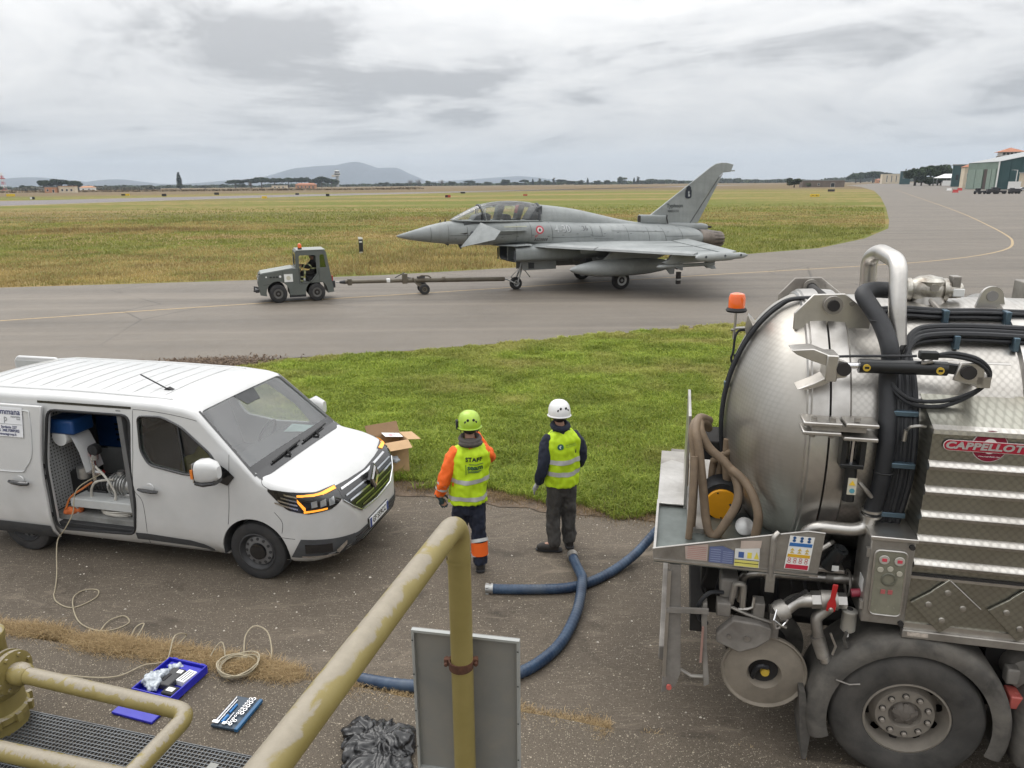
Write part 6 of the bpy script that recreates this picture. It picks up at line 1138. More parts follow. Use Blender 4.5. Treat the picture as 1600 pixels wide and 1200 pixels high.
# ================================================================ VACUUM TANKER
def turned(name, base, cell, rot, rough=.30, amt=.16, dirt=.35, ax='y', brush=None):
    """stainless sheet with a grid of polished discs"""
    t = NT(name); rt = {'y': (0, R(45), 0), 'x': (R(45), 0, 0), 'z': (0, 0, R(45))}[ax]; co = t.co((1, 1, 1), rt)
    sp_ = t.n('SeparateXYZ', Vector=co); cm = t.n('CombineXYZ'); ix = {'y': (0, 2), 'x': (1, 2), 'z': (0, 1)}[ax]
    t.t.links.new(sp_.outputs[ix[0]], cm.inputs[0]); t.t.links.new(sp_.outputs[ix[1]], cm.inputs[1])
    v = t.n('TexVoronoi', _voronoi_dimensions='2D', Vector=cm.outputs[0], Scale=1/cell, Randomness=0.).outputs[0]
    d = t.ramp(v, (.30, 1.), (.48, .35), (.56, 0.)); n1 = t.noise(1.7, 7, .62, .4); n2 = t.noise(9, 6, .65)
    c = t.mix(d, tuple(x*(1-amt) for x in base), tuple(min(1, x*(1+amt)) for x in base))
    c = t.mix(t.math('MULTIPLY', t.ramp(n1, (.42, 0.), (.68, 1.)), dirt), c, (.20, .175, .145)); c = t.mix(t.math('MULTIPLY', t.ramp(n2, (.5, 0.), (.8, 1.)), dirt*.6), c, (.13, .115, .095))
    t.p(Base__Color=c, Metallic=.92, Roughness=t.math('ADD', t.math('ADD', t.math('MULTIPLY', d, -.10), rough+.05), t.math('MULTIPLY', n1, .14)))
    t.bump(d, .12, .002); return t.m
M_SS = turned('stainless_turned', (.52, .50, .465), .036, 0, .28, .10, .4); M_SSTANK = turned('stainless_turned_tank', (.54, .52, .485), .034, 0, .30, .06, .45); M_SSBOX = turned('stainless_turned_box', (.33, .325, .28), .038, 0, .30, .14, .40)
t = NT('stainless_dome'); sp_ = t.n('SeparateXYZ', Vector=t.tc.outputs['Object']); co = t.co((1, 1, 1)); yz = t.n('CombineXYZ'); t.t.links.new(sp_.outputs[1], yz.inputs[0]); t.t.links.new(sp_.outputs[2], yz.inputs[1])
v = t.n('TexVoronoi', _voronoi_dimensions='2D', Vector=yz.outputs[0], Scale=1/.036, Randomness=0.).outputs[0]; d = t.ramp(v, (.28, 1.), (.55, 0.)); fade = t.ramp(sp_.outputs[0], (.74, 1.), (.86, 0.)); dd = t.math('MULTIPLY', d, fade); n1 = t.noise(1.5, 6, .6, .3); n2 = t.noise(3, 6, .6, 0, t.co((1, 1, .12)))
c = t.mix(dd, (.44, .42, .385), (.49, .47, .435)); c = t.mix(t.math('MULTIPLY', t.ramp(n1, (.42, 0.), (.7, 1.)), .4), c, (.24, .215, .18)); c = t.mix(t.math('MULTIPLY', t.ramp(n2, (.5, 0.), (.8, 1.)), .35), c, (.17, .15, .125))
t.p(Base__Color=c, Metallic=.9, Roughness=t.math('ADD', t.math('MULTIPLY', dd, -.06), .43)); t.bump(dd, .06, .002); M_DOME = t.m
M_SSP = mat('stainless_plain', (.56, .54, .51), .33, .92, var=.12, scale=3, dirt=(.20, .18, .15), dirt_amt=.45); M_SSD = mat('stainless_dirty', (.38, .36, .33), .45, .75, var=.2, scale=4, dirt=(.12, .10, .085), dirt_amt=.6); M_HOSEB = mat('black_hose', (.014, .015, .018), .55, var=.25, scale=12); M_CYL = mat('black_paint', (.012, .013, .014), .35, var=.2)
M_GREYP = mat('dirty_grey_paint', (.23, .215, .195), .65, .1, var=.25, scale=4, dirt=(.085, .07, .058), dirt_amt=.6); M_MUD = mat('dusty_black_plastic', (.07, .065, .058), .75, var=.4, scale=4, dirt=(.17, .155, .135), dirt_amt=.6, dscale=5); M_DARKI = mat('grimy_dark', (.022, .02, .019), .85, var=.3)
M_TAN = mat('tan_suction_hose', (.20, .145, .095), .6, var=.2, scale=10, dirt=(.12, .09, .065), dirt_amt=.5); M_ZINC = mat('zinc_clip', (.10, .15, .19), .4, .7, var=.15); M_BRASS = mat('yellow_cap', (.55, .38, .05), .45, var=.1); M_YEL2 = mat('yellow_cover', (.80, .36, .012), .42, var=.08)
TR = thing('vacuum_tanker', 'stainless steel vacuum tanker truck with a domed rear door', 'truck', AP(0, 4.85), TH)
TY, TZ, TRR = 1.25, 2.32, 1.03
def ty(z, off=0.): return TY-math.sqrt(max(.0004, (TRR+off)**2-(z-TZ)**2))
def tz(y, off=0.): return TZ+math.sqrt(max(.0004, (TRR+off)**2-(y-TY)**2))
NSEG = 72
MB().lathe([(TRR, 1.2), (TRR, 5.6), (TRR*.7, 5.9), (.05, 6.0)], (0, TY, TZ), 'x', NSEG, caps=False).build('tank', M_SSTANK, TR)
dome = [(.02, .42), (.2, .434), (.4, .472), (.57, .528), (.72, .60), (.84, .68), (.93, .765), (.985, .84), (1.015, .89), (1.03, .925)]
dp = cat([(a, b, 0) for a, b in dome], 4); DO = MB().lathe([(p.x, p.y) for p in dp], (0, TY, TZ), 'x', NSEG).build('rear_door', M_DOME, TR, angle=60)
DB = bvh_of(DO.data)
MB().lathe([(TRR, .915), (1.05, .925), (1.05, .94), (TRR, .95)], (0, TY, TZ), 'x', NSEG, caps=False).build('weld_bead', M_SSP, DO)
MB().lathe([(TRR, .93), (1.065, .95), (1.07, 1.058), (1.02, 1.06)], (0, TY, TZ), 'x', NSEG, caps=False).build('door_flange', M_SSP, TR); MB().lathe([(1.02, 1.06), (1.045, 1.062), (1.045, 1.068), (1.02, 1.07)], (0, TY, TZ), 'x', NSEG, caps=False).build('door_gasket', M_BLACK, TR); MB().lathe([(1.02, 1.07), (1.07, 1.072), (1.065, 1.19), (TRR, 1.21)], (0, TY, TZ), 'x', NSEG, caps=False).build('tank_flange', M_SSP, TR)
for x in (2.32, 3.4, 4.5): MB().lathe([(TRR, x-.06), (1.06, x-.045), (1.06, x+.045), (TRR, x+.06)], (0, TY, TZ), 'x', NSEG, caps=False).build('tank_hoop', M_SSP, TR)
def on_dome(y, z, off=.02):
    h = DB.ray_cast(Vector((-3, y, z)), Vector((1, 0, 0))); return (h[0]+h[1]*(off if h[1].x < 0 else -off)) if h[0] else Vector((.95, y, z))
# top hinges
def hinge(y, th, near):
    P = [(.84, 3.17), (.84, 3.29), (.96, 3.43), (1.17, 3.44), (1.36, 3.29), (1.36, 3.17), (1.1, 3.1)]
    h = MB().prism(P, 'y', y-th/2, y+th/2).build('hinge_plate', M_SSP if near else M_SSD, TR, bevel=.006)
    MB().lathe([(.065, -th/2-.05), (.065, th/2+.05)], (1.09, y, 3.36), 'y', 20).build('hinge_boss', M_SSD, h); MB().lathe([(.04, -th/2-.07), (.042, -th/2-.045), (.001, -th/2-.04)], (1.09, y, 3.36), 'y', 14).build('hinge_bolt', M_DARKI, h)
    MB().lathe([(.018, -th/2-.012), (.018, -th/2+.01)], (1.22, y, 3.37), 'y', 10).build('bolt', M_SSD, h)
    MB().prism([(.90, 3.05), (.92, 3.28), (.98, 3.33), (1.04, 3.28), (1.05, 3.05)], 'y', y+.06, y+.10).build('hinge_arm', M_SSP, h, bevel=.005)
hinge(.72, .03, True); hinge(1.66, .03, False)
MB().cyl((1.09, .66, 3.36), (1.09, 1.75, 3.36), .035, n=12).build('hinge_shaft', M_DARKI, TR)
MB().lathe([(.055, -.03), (.055, .03)], (.985, 1.5, 3.30), 'y', 18).build('lifting_eye', M_SSP, TR); MB().prism([(.92, 3.12), (.93, 3.30), (1.04, 3.30), (1.05, 3.12)], 'y', 1.475, 1.525).build('eye_plate', M_SSP, TR)
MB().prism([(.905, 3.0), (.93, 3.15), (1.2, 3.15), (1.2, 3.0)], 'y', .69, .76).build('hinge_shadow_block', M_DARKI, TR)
# beacon on its mast
B0 = MB().lathe([(.075, 0), (.085, .015), (.07, .035)], (.47, 1.2, 3.205), 'z', 20).build('beacon_base', M_BLACK, TR); MB().lathe([(.066, .0), (.066, .085), (.055, .11), (.03, .118), (.001, .12)], (.47, 1.2, 3.24), 'z', 22).build('beacon_lens', mat('beacon_orange_deep', (.85, .13, .008), .18, var=.06, coat=.8), B0)
MB().cyl((.47, 1.2, 3.205), (.465, 1.2, 2.98), .011, n=8).build('beacon_mast', M_SSP, TR); MB().sweep([(.465, 1.2, 3.07), (.56, 1.2, 3.075)], .012, 8).build('beacon_arm', M_SSP, TR); MB().cyl((.44, 1.2, 3.055), (.47, 1.2, 3.055), .012, n=6).build('mast_bolt', M_SSD, TR)
MB().tube([(.56, 1.19, 3.06), (.50, 1.19, 3.05), (.475, 1.18, 3.0), (.47, 1.18, 2.92), (.465, 1.17, 2.87), (.455, 1.17, 2.83), (.465, 1.17, 2.79), (.485, 1.17, 2.80), (.48, 1.17, 2.86)], .010, 7).build('beacon_cable', M_HOSEB, TR)
MB().add([(.555, 1.14, 3.19), (.54, 1.14, 3.08), (.59, 1.14, 2.90), (.67, 1.14, 2.91), (.71, 1.14, 3.02), (.61, 1.14, 3.09), (.575, 1.30, 3.18), (.56, 1.30, 3.08), (.61, 1.30, 2.90), (.70, 1.30, 3.05)], [(0, 1, 5), (1, 2, 3, 4, 5), (0, 6, 7, 1), (1, 7, 8, 2), (0, 5, 9, 6), (5, 4, 9)]).build('beacon_bracket', M_SSP, TR, smooth=False)
for k in range(2):
    P_ = [Vector((1.0, 1.0+.04*k, 3.36)), Vector((.86, 1.04+.04*k, 3.34))]+[on_dome(1.07+.05*k-.1*max(0, (2.6-z)), z, .03) for z in (3.26, 3.18, 3.06, 2.9, 2.7, 2.5, 2.3, 2.1, 1.9, 1.7)]
    MB().tube(P_, .017 if k == 0 else .012, 8).build('door_cable', M_HOSEB, TR)
strip = [on_dome(1.2-.1*max(0, (2.6-z)), z, .008) for z in np.linspace(3.2, 1.7, 16)]; MB().sweep(strip, .02, 6, flat=.3).build('cable_guide', M_SSP, TR)
MB().box(-.02, .02, -.03, .03, -.02, .02).xf(Matrix.Translation(on_dome(1.1, 2.62, .03))).build('cable_tie', M_ZINC, TR)
# yoke and hydraulic ram of the rear door
MB().prism([(.76, 3.13), (.90, 3.145), (1.02, 3.10), (1.05, 3.04), (1.0, 3.03), (.9, 3.06), (.80, 3.10)], 'y', .16, .34).build('yoke_arm', M_SSP, TR, bevel=.006); MB().prism([(.82, 2.86), (.92, 2.91), (1.0, 2.96), (1.05, 3.0), (1.05, 2.94), (.97, 2.89), (.88, 2.86)], 'y', .16, .34).build('yoke_arm', M_SSP, TR, bevel=.006)
MB().box(.985, 1.06, .14, .34, 2.93, 3.11).build('yoke_plate', M_SSP, TR, bevel=.008); MB().prism([(1.03, 2.94), (1.03, 3.09), (1.10, 3.07), (1.15, 3.02), (1.12, 2.96)], 'y', .16, .19).build('ram_eye', M_SSP, TR, bevel=.006); MB().lathe([(.045, -.04), (.045, .02), (.03, .021)], (1.095, .17, 3.02), 'y', 16).build('ram_pin', M_DARKI, TR)
RM = MB().cyl((1.20, .22, 3.03), (1.73, .22, 3.035), .047, n=20).build('door_ram', M_CYL, TR); MB().cyl((1.08, .22, 3.025), (1.21, .22, 3.03), .022, n=10).build('ram_rod', M_CHROME, RM)
for x in (1.24, 1.68): MB().lathe([(.024, -.004), (.024, .004)], (x, .172, 3.03), 'y', 14).build('ram_cap', M_BRASS, RM); MB().box(x-.012, x+.014, .166, .169, 3.024, 3.038).build('ram_port', M_CYL, RM)
MB().prism([(1.76, 2.97), (1.79, 3.09), (1.93, 3.10), (1.95, 2.94), (1.84, 2.95)], 'y', .17, .20).build('ram_lug', M_SSP, TR, bevel=.01); MB().lathe([(.045, -.04), (.045, .0)], (1.84, .185, 3.03), 'y', 16).build('ram_pin', M_DARKI, TR); MB().bar((1.72, .22, 3.04), (1.84, .22, 3.03), .06, .06).build('ram_clevis', M_CYL, TR); MB().box(1.90, 1.98, .17, .5, 2.93, 3.0).build('lug_foot', M_SSP, TR)
MB().sweep([(1.05, .16, 3.10), (1.15, .15, 3.11), (1.53, .18, 3.12)], .009, 7).build('ram_pipe', M_HOSEB, TR); MB().box(1.55, 1.66, .17, .23, 3.10, 3.15).build('ram_valve', M_CYL, TR, bevel=.006); MB().sweep([(1.58, .2, 3.10), (1.57, .19, 3.07), (1.63, .18, 3.09)], .012, 8).build('valve_elbow', M_SSD, TR)
for k in range(2): MB().tube([(1.64, .20, 3.12), (1.74, .17, 3.15-.02*k), (1.88, .16, 3.12-.02*k), (1.975, .2, 3.03-.02*k), (1.96, .22, 2.93), (1.86, .22, 2.86-.02*k), (1.72, .20, 2.82-.035*k), (1.55, .20, 2.82-.03*k), (1.45, .26, 2.88-.02*k), (1.40, .34, 2.97)], .014, 8).build('ram_hose', M_HOSEB, TR)
# tank side doubler plate
def tank_plate(x0, x1, z0, z1, off, name, m_):
    zs = np.linspace(z0, z1, 8); MB().add([(x, ty(z, off), z) for z in zs for x in (x0, x1)], [(2*i, 2*i+1, 2*i+3, 2*i+2) for i in range(7)]).build(name, m_, TR)
    MB().sweep([(x0, ty(z, off*.5), z) for z in zs], off, 6).build('plate_edge', M_SSP, TR); MB().sweep([(x0, ty(z1, off*.5), z1), (x1, ty(z1, off*.5), z1)], off, 6).build('plate_edge', M_SSP, TR)
tank_plate(1.55, 2.2, 2.72, 3.02, .012, 'doubler_plate', M_SS); tank_plate(1.6, 2.22, 2.66, 2.80, .02, 'doubler_plate', M_SS)
# steel loop pipe, black suction hose, dome valve
MB().sweep(fillet([(1.42, 1.12, 3.2), (1.395, 1.12, 3.66), (1.43, .98, 3.72), (1.47, .62, 3.68), (1.465, .52, 3.42), (1.49, .47, 3.13)], .10, 6), .057, 20).build('steel_loop_pipe', M_SSP, TR)
yh = lambda z: ty(z)-.07
MB().tube([(1.50, .78, 3.46), (1.36, .72, 3.47), (1.27, .62, 3.45), (1.31, .52, 3.37), (1.37, .42, 3.26), (1.41, .31, 3.1), (1.42, yh(2.9), 2.9), (1.42, yh(2.6), 2.6), (1.415, yh(2.3), 2.3), (1.40, .16, 2.12), (1.38, .16, 2.0)], .058, 18, 5).build('suction_hose', M_HOSEB, TR)
for z in (2.32, 3.3): MB().sweep([(1.42 if z < 3 else 1.35, (yh(z) if z < 3 else .44)+.061*math.sin(a)*(1 if z < 3 else 1), z+(.0 if z < 3 else .03*math.cos(a))) if False else (1.42+.06*math.cos(a) if z < 3 else 1.35+.06*math.cos(a), (yh(z) if z < 3 else .455)+.06*math.sin(a), z) for a in np.linspace(0, 2*PI, 17)[:-1]], .006, 5, True, True).build('hose_strap', M_BLACK, TR)
MB().sweep(fillet([(1.38, .16, 2.02), (1.37, .16, 1.90), (1.28, .16, 1.865), (1.06, .16, 1.87), (.985, .20, 1.80), (.98, .24, 1.7)], .07, 6), .046, 18).build('elbow_pipe', M_SSP, TR)
for z in (1.99, 2.03): MB().lathe([(.066, -.008), (.066, .008)], (1.382, .16, z), 'z', 20).build('hose_clip', M_SSP, TR)
VA = MB().lathe([(.05, 0), (.085, .02), (.09, .05), (.075, .055), (.105, .11), (.115, .18), (.10, .24), (.08, .265), (.09, .27), (.09, .30), (.06, .31), (.055, .40), (.04, .41)], (1.66, 1.15, 3.42), 'x', 24).build('dome_valve', mat('grimy_stainless', (.52, .50, .45), .35, .85, var=.2, scale=8, dirt=(.13, .10, .075), dirt_amt=.8, dscale=9), TR)
MB().lathe([(.10, -.14), (.105, -.04), (.11, .06), (.085, .085), (.03, .09)], (1.84, 1.15, 3.43), 'z', 22).build('valve_bonnet', MATS['grimy_stainless'], VA); MB().lathe([(.03, -.125), (.03, -.09)], (1.845, 1.15, 3.45), 'y', 14).build('valve_boss', M_SSD, VA); MB().sweep([(1.83, 1.05, 3.36), (1.86, .98, 3.32), (1.90, .92, 3.27)], .018, 8).build('valve_spout', M_SSD, VA); MB().box(1.98, 2.04, 1.10, 1.2, 3.44, 3.53).build('valve_actuator', M_SSD, VA, bevel=.006); MB().box(1.99, 2.07, 1.09, 1.2, 3.38, 3.44).build('valve_limb', M_WHITE, VA, bevel=.006)
MB().lathe([(.16, -.25), (.13, -.1), (.11, -.02)], (1.84, 1.15, 3.40), 'z', 24, caps=False).build('valve_neck', M_SSP, TR)
MB().tube([(1.9, .92, 3.27), (1.93, .87, 3.24), (1.95, .82, 3.25)], .02, 8).build('valve_hose', M_HOSEB, TR)
lg = MB().prism(arc(2.22, 3.40, .075, 0, 180)+[(2.12, 3.31), (2.32, 3.31)], 'y', 1.0, 1.03).build('crane_lug', M_SSP, TR); MB().lathe([(.038, -.02), (.038, .02)], (2.22, 1.013, 3.405), 'y', 16).build('lug_hole', mat('lug_gap', (.25, .24, .23), .8), lg); MB().prism([(2.05, 3.30), (2.5, 3.27), (2.55, 3.2), (2.2, 3.32)], 'y', 1.0, 1.2).build('lug_pad', M_SSP, TR)
MB().box(2.72, 2.92, 1.7, 1.95, 3.2, 3.42).build('work_lamp', M_GREYP, TR, bevel=.01); MB().box(2.76, 2.88, 1.76, 1.9, 3.05, 3.2).build('lamp_stand', M_GREYP, TR)
# cable bundles over the tank
r2 = random.Random(3)
for k in range(5):
    y0 = .80+.03*(k % 3); o_ = .025+.028*(k // 3)
    MB().tube([(1.40, y0-.02, tz(y0, o_)+.0), (1.6, y0+.01*r2.uniform(-1, 1), tz(y0, o_+.012*r2.random())), (1.85, y0, tz(y0, o_)), (2.1, y0+.01, tz(y0, o_)+.01*r2.random()), (2.4, y0+.02, tz(y0, o_)), (2.8, y0+.03, tz(y0, o_)), (3.4, y0+.03, tz(y0, o_))], .013+.006*r2.random(), 7, 5).build('tank_cable', M_HOSEB, TR)
for k in range(6):
    y0 = .585+.032*(k % 3); o_ = .03+.03*(k // 3); dx = .022*k
    MB().tube([(3.4, y0, tz(y0, o_)), (2.6, y0, tz(y0, o_)), (2.0, y0, tz(y0, o_+.01)), (1.72, y0-.01, tz(y0, o_)), (1.585+dx*.3, y0-.05, tz(y0-.05, o_)), (1.50+dx*.6, y0-.14, tz(y0-.14, o_)-.01), (1.465+dx*1.1, yh(2.9)+.03, 2.92), (1.46+dx*1.2, yh(2.6)+.01, 2.62), (1.465+dx*1.2, yh(2.3)+.02, 2.3), (1.45+dx*1.1, .19, 2.0), (1.44+dx, .25, 1.8)], .016+.007*(k % 2), 8, 5).build('tank_cable', M_HOSEB, TR)
for x, y in ((1.86, .80), (2.25, .80), (1.88, .585), (2.24, .585)): MB().box(x-.018, x+.018, y-.05, y+.05, tz(y)-.01, tz(y)+.085).build('cable_clip', M_ZINC, TR, bevel=.005)
for z in (2.72, 2.38, 2.0): MB().box(1.445, 1.60, yh(z)-.04, yh(z)+.05, z-.018, z+.018).build('cable_clip', M_ZINC, TR, bevel=.005)
MB().tube([(1.52, .14, 2.62), (1.53, .10, 2.66), (1.57, .09, 2.675), (1.62, .10, 2.67)], .010, 7).build('fuel_line', M_SSP, TR); MB().cyl((1.515, .14, 2.55), (1.52, .14, 2.63), .014, n=8).build('line_joint', M_SSP, TR)
# door clamp with its small cylinder
for x0, x1, z in ((.87, 1.115, 2.65), (.87, 1.115, 2.585), (1.135, 1.34, 2.655), (1.13, 1.345, 2.56)): MB().box(x0, x1, .07, .26, z-.014, z+.014).build('clamp_plate', M_SSP, TR, bevel=.008)
MB().box(.93, 1.27, .10, .24, 2.60, 2.635).build('clamp_link', M_SSD, TR)
for x, z in ((.94, 2.675), (1.06, 2.675), (1.21, 2.685), (.94, 2.56), (1.06, 2.56)): MB().cyl((x, .12, z-.012), (x, .12, z+.014), .02, n=8).build('clamp_bolt', M_SSD, TR)
for x in (1.145, 1.265): MB().box(x-.016, x+.016, .09, .20, 2.37, 2.55).build('clamp_post', M_CYL, TR)
MB().cyl((1.205, .13, 2.36), (1.205, .13, 2.55), .016, n=10).build('clamp_rod', M_CHROME, TR); MB().box(1.13, 1.28, .085, .20, 2.345, 2.375).build('clamp_base', M_CYL, TR, bevel=.005); CC = MB().cyl((1.215, .13, 2.10), (1.21, .13, 2.35), .040, n=16).build('clamp_cylinder', M_CYL, TR)
LB_ = MB().box(1.192, 1.248, .084, .088, 2.16, 2.28).build('warning_label', mat('label_cream', (.55, .52, .42), .5), CC); MB().prism([(1.2, 2.23), (1.24, 2.23), (1.22, 2.265)], 'y', .080, .083).build('warning_triangle', mat('label_yellow', (.75, .50, .04), .5), LB_); MB().lathe([(.001, -.005), (.017, -.005), (.017, 0)], (1.222, .084, 2.19), 'y', 14).build('label_disc', mat('label_teal', (.10, .30, .36), .5), LB_)
MB().sweep([(1.27, .12, 2.24), (1.31, .10, 2.20), (1.36, .12, 2.14)], .014, 7).build('clamp_hose', M_SSD, TR)
# side locker with ribbed face
BX0, BX1 = 1.635, 5.2
MB().add([(BX0, 0, 1.2), (BX0, 0, 2.67), (BX0, .03, 2.705), (BX0, .42, 2.86), (BX0, .42, 1.2), (BX1, 0, 1.2), (BX1, 0, 2.67), (BX1, .03, 2.705), (BX1, .42, 2.86), (BX1, .42, 1.2)], [(0, 1, 2, 3, 4), (9, 8, 7, 6, 5), (0, 5, 6, 1), (1, 6, 7, 2), (2, 7, 8, 3), (3, 8, 9, 4), (4, 9, 5, 0)]).build('side_locker', M_SSBOX, TR, smooth=False)
MB().prism([(-.022, 2.665), (-.018, 2.695), (.03, 2.712), (.03, 2.665)], 'x', BX0-.004, BX1).build('locker_rim', M_SS, TR)
for i, z in enumerate((2.47, 2.295, 2.12, 1.945, 1.77)):
    MB().prism([(.004, z+.012), (-.035, z-.012), (-.04, z-.022), (-.034, z-.045), (.004, z-.06)], 'x', BX0-.003, BX1).build('locker_rib', M_SS, TR, label=None)
MB().box(BX0-.006, BX1, -.012, .004, 1.655, 1.672).build('locker_seam', M_DARKI, TR); MB().box(BX0-.008, BX1, -.02, .005, 1.635, 1.655).build('locker_ledge', M_SSP, TR)
MB().box(BX0-.01, BX1, -.035, .02, 1.185, 1.245).build('locker_sill', M_SSD, TR, bevel=.006); MB().box(BX0, BX1, -.012, .004, 1.245, 1.29).build('locker_sill_step', M_SSP, TR); MB().box(BX0+.02, BX0+.15, -.038, -.034, 1.205, 1.235).build('worn_label', mat('worn_label', (.42, .37, .32), .7, var=.4, scale=40), TR)
for x in (1.865, 2.335, 2.81):
    P = [(x, 1.655), (x+.215, 1.46), (x-.01, 1.245), (x-.215, 1.455), (x-.10, 1.55), (x-.085, 1.57)]
    D_ = MB().prism(P, 'y', -.026, -.010).build('diamond_plate', M_SSBOX, TR, bevel=.004)
    MB().sweep([(x, -.027, 1.65), (x+.21, -.027, 1.46)], .006, 6).build('plate_lip', M_SSP, D_)
    for dx, dz in ((.0, .10), (.105, -.005), (-.105, .0), (-.01, -.11)): MB().lathe([(.022, .0), (.018, -.010), (.001, -.013)], (x+dx, -.026, 1.455+dz), 'y', 14).build('plate_stud', M_SSP, D_)
# maker's badge
BADGE_R = mat('badge_red', (.36, .012, .035), .35, var=.05); BADGE_D = mat('badge_crimson', (.20, .008, .03), .35, var=.05); BADGE_W = mat('badge_white', (.72, .68, .66), .4, var=.03); BADGE_S = mat('badge_silver', (.42, .40, .38), .45, .2, var=.08)
cx, cz = 1.965, 2.60
def oval(rx, rz, n=32): return [(cx+rx*math.cos(2*PI*k/n), cz+rz*math.sin(2*PI*k/n)*(1.0)) for k in range(n)]
BG = MB().prism(oval(.102, .106), 'y', -.008, -.002).build('badge', BADGE_W, TR); MB().prism(oval(.097, .101), 'y', -.012, -.008).build('badge_ring', BADGE_D, BG); MB().prism(oval(.042, .050), 'y', -.014, -.012).build('badge_eye', BADGE_W, BG); MB().prism(oval(.102, .106)[2:6]+[(cx+.09, cz+.06), (cx+.085, cz+.07)], 'y', -.0125, -.0085).build('badge_tail', BADGE_D, BG)
def capsule(x0, x1, r): return [(x0+r*math.cos(R(90+180*k/10))-0, cz-.005+r*math.sin(R(90+180*k/10))) for k in range(11)]+[(x1+r*math.cos(R(-90+180*k/10)), cz-.005+r*math.sin(R(-90+180*k/10))) for k in range(11)]
MB().prism(capsule(1.735, 2.24, .036), 'y', -.017, -.014).build('badge_band_edge', BADGE_W, BG); MB().prism(capsule(1.735, 2.24, .032), 'y', -.020, -.017).build('badge_band', BADGE_R, BG)
text('CAPPELLOTTO', .062, BADGE_S, BG, 'badge_lettering', frame3((1.987, -.0215, cz-.005), (1, 0, 0), (0, 0, 1)), .0008, shear=.18, sx=1.28, bold=.0028, spacing=1.06); text('www.cappellotto.com', .014, BADGE_W, BG, 'badge_lettering', frame3((cx+.005, -.0135, cz-.068), (1, 0, 0), (0, 0, 1)), .0003)
# control cabinet
CBX = MB().box(1.355, 1.63, -.03, .30, 1.27, 1.905).build('control_cabinet', M_SSD, TR, bevel=.008); MB().prism([(1.345, 1.90), (1.64, 1.90), (1.64, 1.93), (1.345, 1.93)], 'y', -.045, .31).build('cabinet_roof', M_SSP, CBX, bevel=.006)
FRP = rpoly([(1.385, 1.83), (1.585, 1.83), (1.595, 1.345), (1.395, 1.345)], .04); MB().prism(FRP, 'y', -.040, -.030).build('cabinet_window', mat('murky_window', (.20, .195, .15), .25, var=.15, scale=10, coat=.4), CBX)
MB().sweep([(a, -.038, b) for a, b in FRP+FRP[:1]], .007, 6).build('window_frame', M_SSP, CBX)
for x, z in ((1.445, 1.765), (1.54, 1.762)): MB().lathe([(.034, -.006), (.03, -.012), (.001, -.012)], (x, -.040, z), 'y', 18).build('gauge_face', mat('gauge_face', (.40, .38, .34), .5), CBX); MB().box(x-.015, x+.015, -.0545, -.052, z-.01, z+.012).build('red_display', mat('red_display', (.55, .06, .09), .4), CBX)
for x, z in ((1.43, 1.69), (1.49, 1.70), (1.55, 1.67)): MB().lathe([(.02, -.004), (.018, -.010), (.001, -.010)], (x, -.040, z), 'y', 12).build('switch', mat('switch_cream', (.42, .40, .33), .5), CBX)
MB().lathe([(.05, -.003), (.045, -.008), (.035, -.008), (.034, -.004)], (1.49, -.040, 1.62), 'y', 20, caps=False).build('dial', mat('dial_dark', (.12, .12, .09), .5), CBX)
for x in (1.465, 1.51): MB().box(x-.014, x+.014, -.045, -.040, 1.51, 1.54).build('button', mat('button_red', (.38, .10, .10), .5), CBX)
for x, z in ((1.605, 1.87), (1.605, 1.295)): MB().lathe([(.018, -.02), (.018, .0)], (x, -.03, z), 'y', 12).build('cabinet_lock', M_DARKI, CBX)
MB().box(1.351, 1.3545, .02, .12, 1.47, 1.57).build('side_label', mat('label_paper', (.62, .62, .6), .5), CBX)
for z in (1.80, 1.40): MB().box(1.335, 1.355, -.035, .0, z-.03, z+.03).build('cabinet_hinge', M_SSD, CBX)
# rear work tray
TP = MB().prism([(-.08, 1.655), (.72, 1.845), (.96, 1.90), (1.07, 1.895), (1.05, 1.59), (-.07, 1.57)], 'y', 0, .006).build('tray_side', M_SSD, TR); MB().sweep([(-.08, .0, 1.657), (.72, .0, 1.847), (.96, 0, 1.902), (1.07, 0, 1.897)], .006, 6).build('tray_lip', M_SSP, TP); MB().box(-.07, 1.05, -.012, .03, 1.565, 1.578).build('tray_flange', M_SSP, TP)
MB().box(-.07, 1.0, .01, .95, 1.545, 1.56).build('tray_floor', mat('tray_floor', (.16, .18, .17), .4, .7, var=.2, scale=5), TR); MB().prism([(-.075, .95), (.16, .95), (.16, 1.9), (.03, 1.98), (-.075, 1.85)], 'z', 1.575, 1.59).build('tray_flap', M_SSP, TR, bevel=.004); MB().box(-.078, -.06, .01, .95, 1.56, 1.62).build('tray_edge', M_SSP, TR); MB().box(-.075, .9, .95, 2.3, 1.545, 1.56).build('tray_floor', M_SSD, TR)
PO = MB().sweep(fillet([(.74, -.018, 1.50), (.74, -.018, 1.845), (.77, .0, 1.87)], .02), .022, 10, flat=.9).build('tray_post', M_SSD, TR); MB().box(.71, .77, -.03, .0, 1.42, 1.56).build('post_bracket', M_SSD, PO)
def label_plate(P, m_, name, y=-.004, parent=TP): return MB().prism(P, 'y', y-.002, y).build(name, m_, parent)
label_plate([(.155, 1.60), (.145, 1.70), (.305, 1.735), (.305, 1.60)], mat('label_blush', (.42, .33, .29), .55, var=.06), 'label'); lb = label_plate([(.315, 1.595), (.315, 1.715), (.405, 1.73), (.485, 1.70), (.485, 1.595)], mat('label_blue', (.11, .135, .25), .5, var=.1), 'label'); 
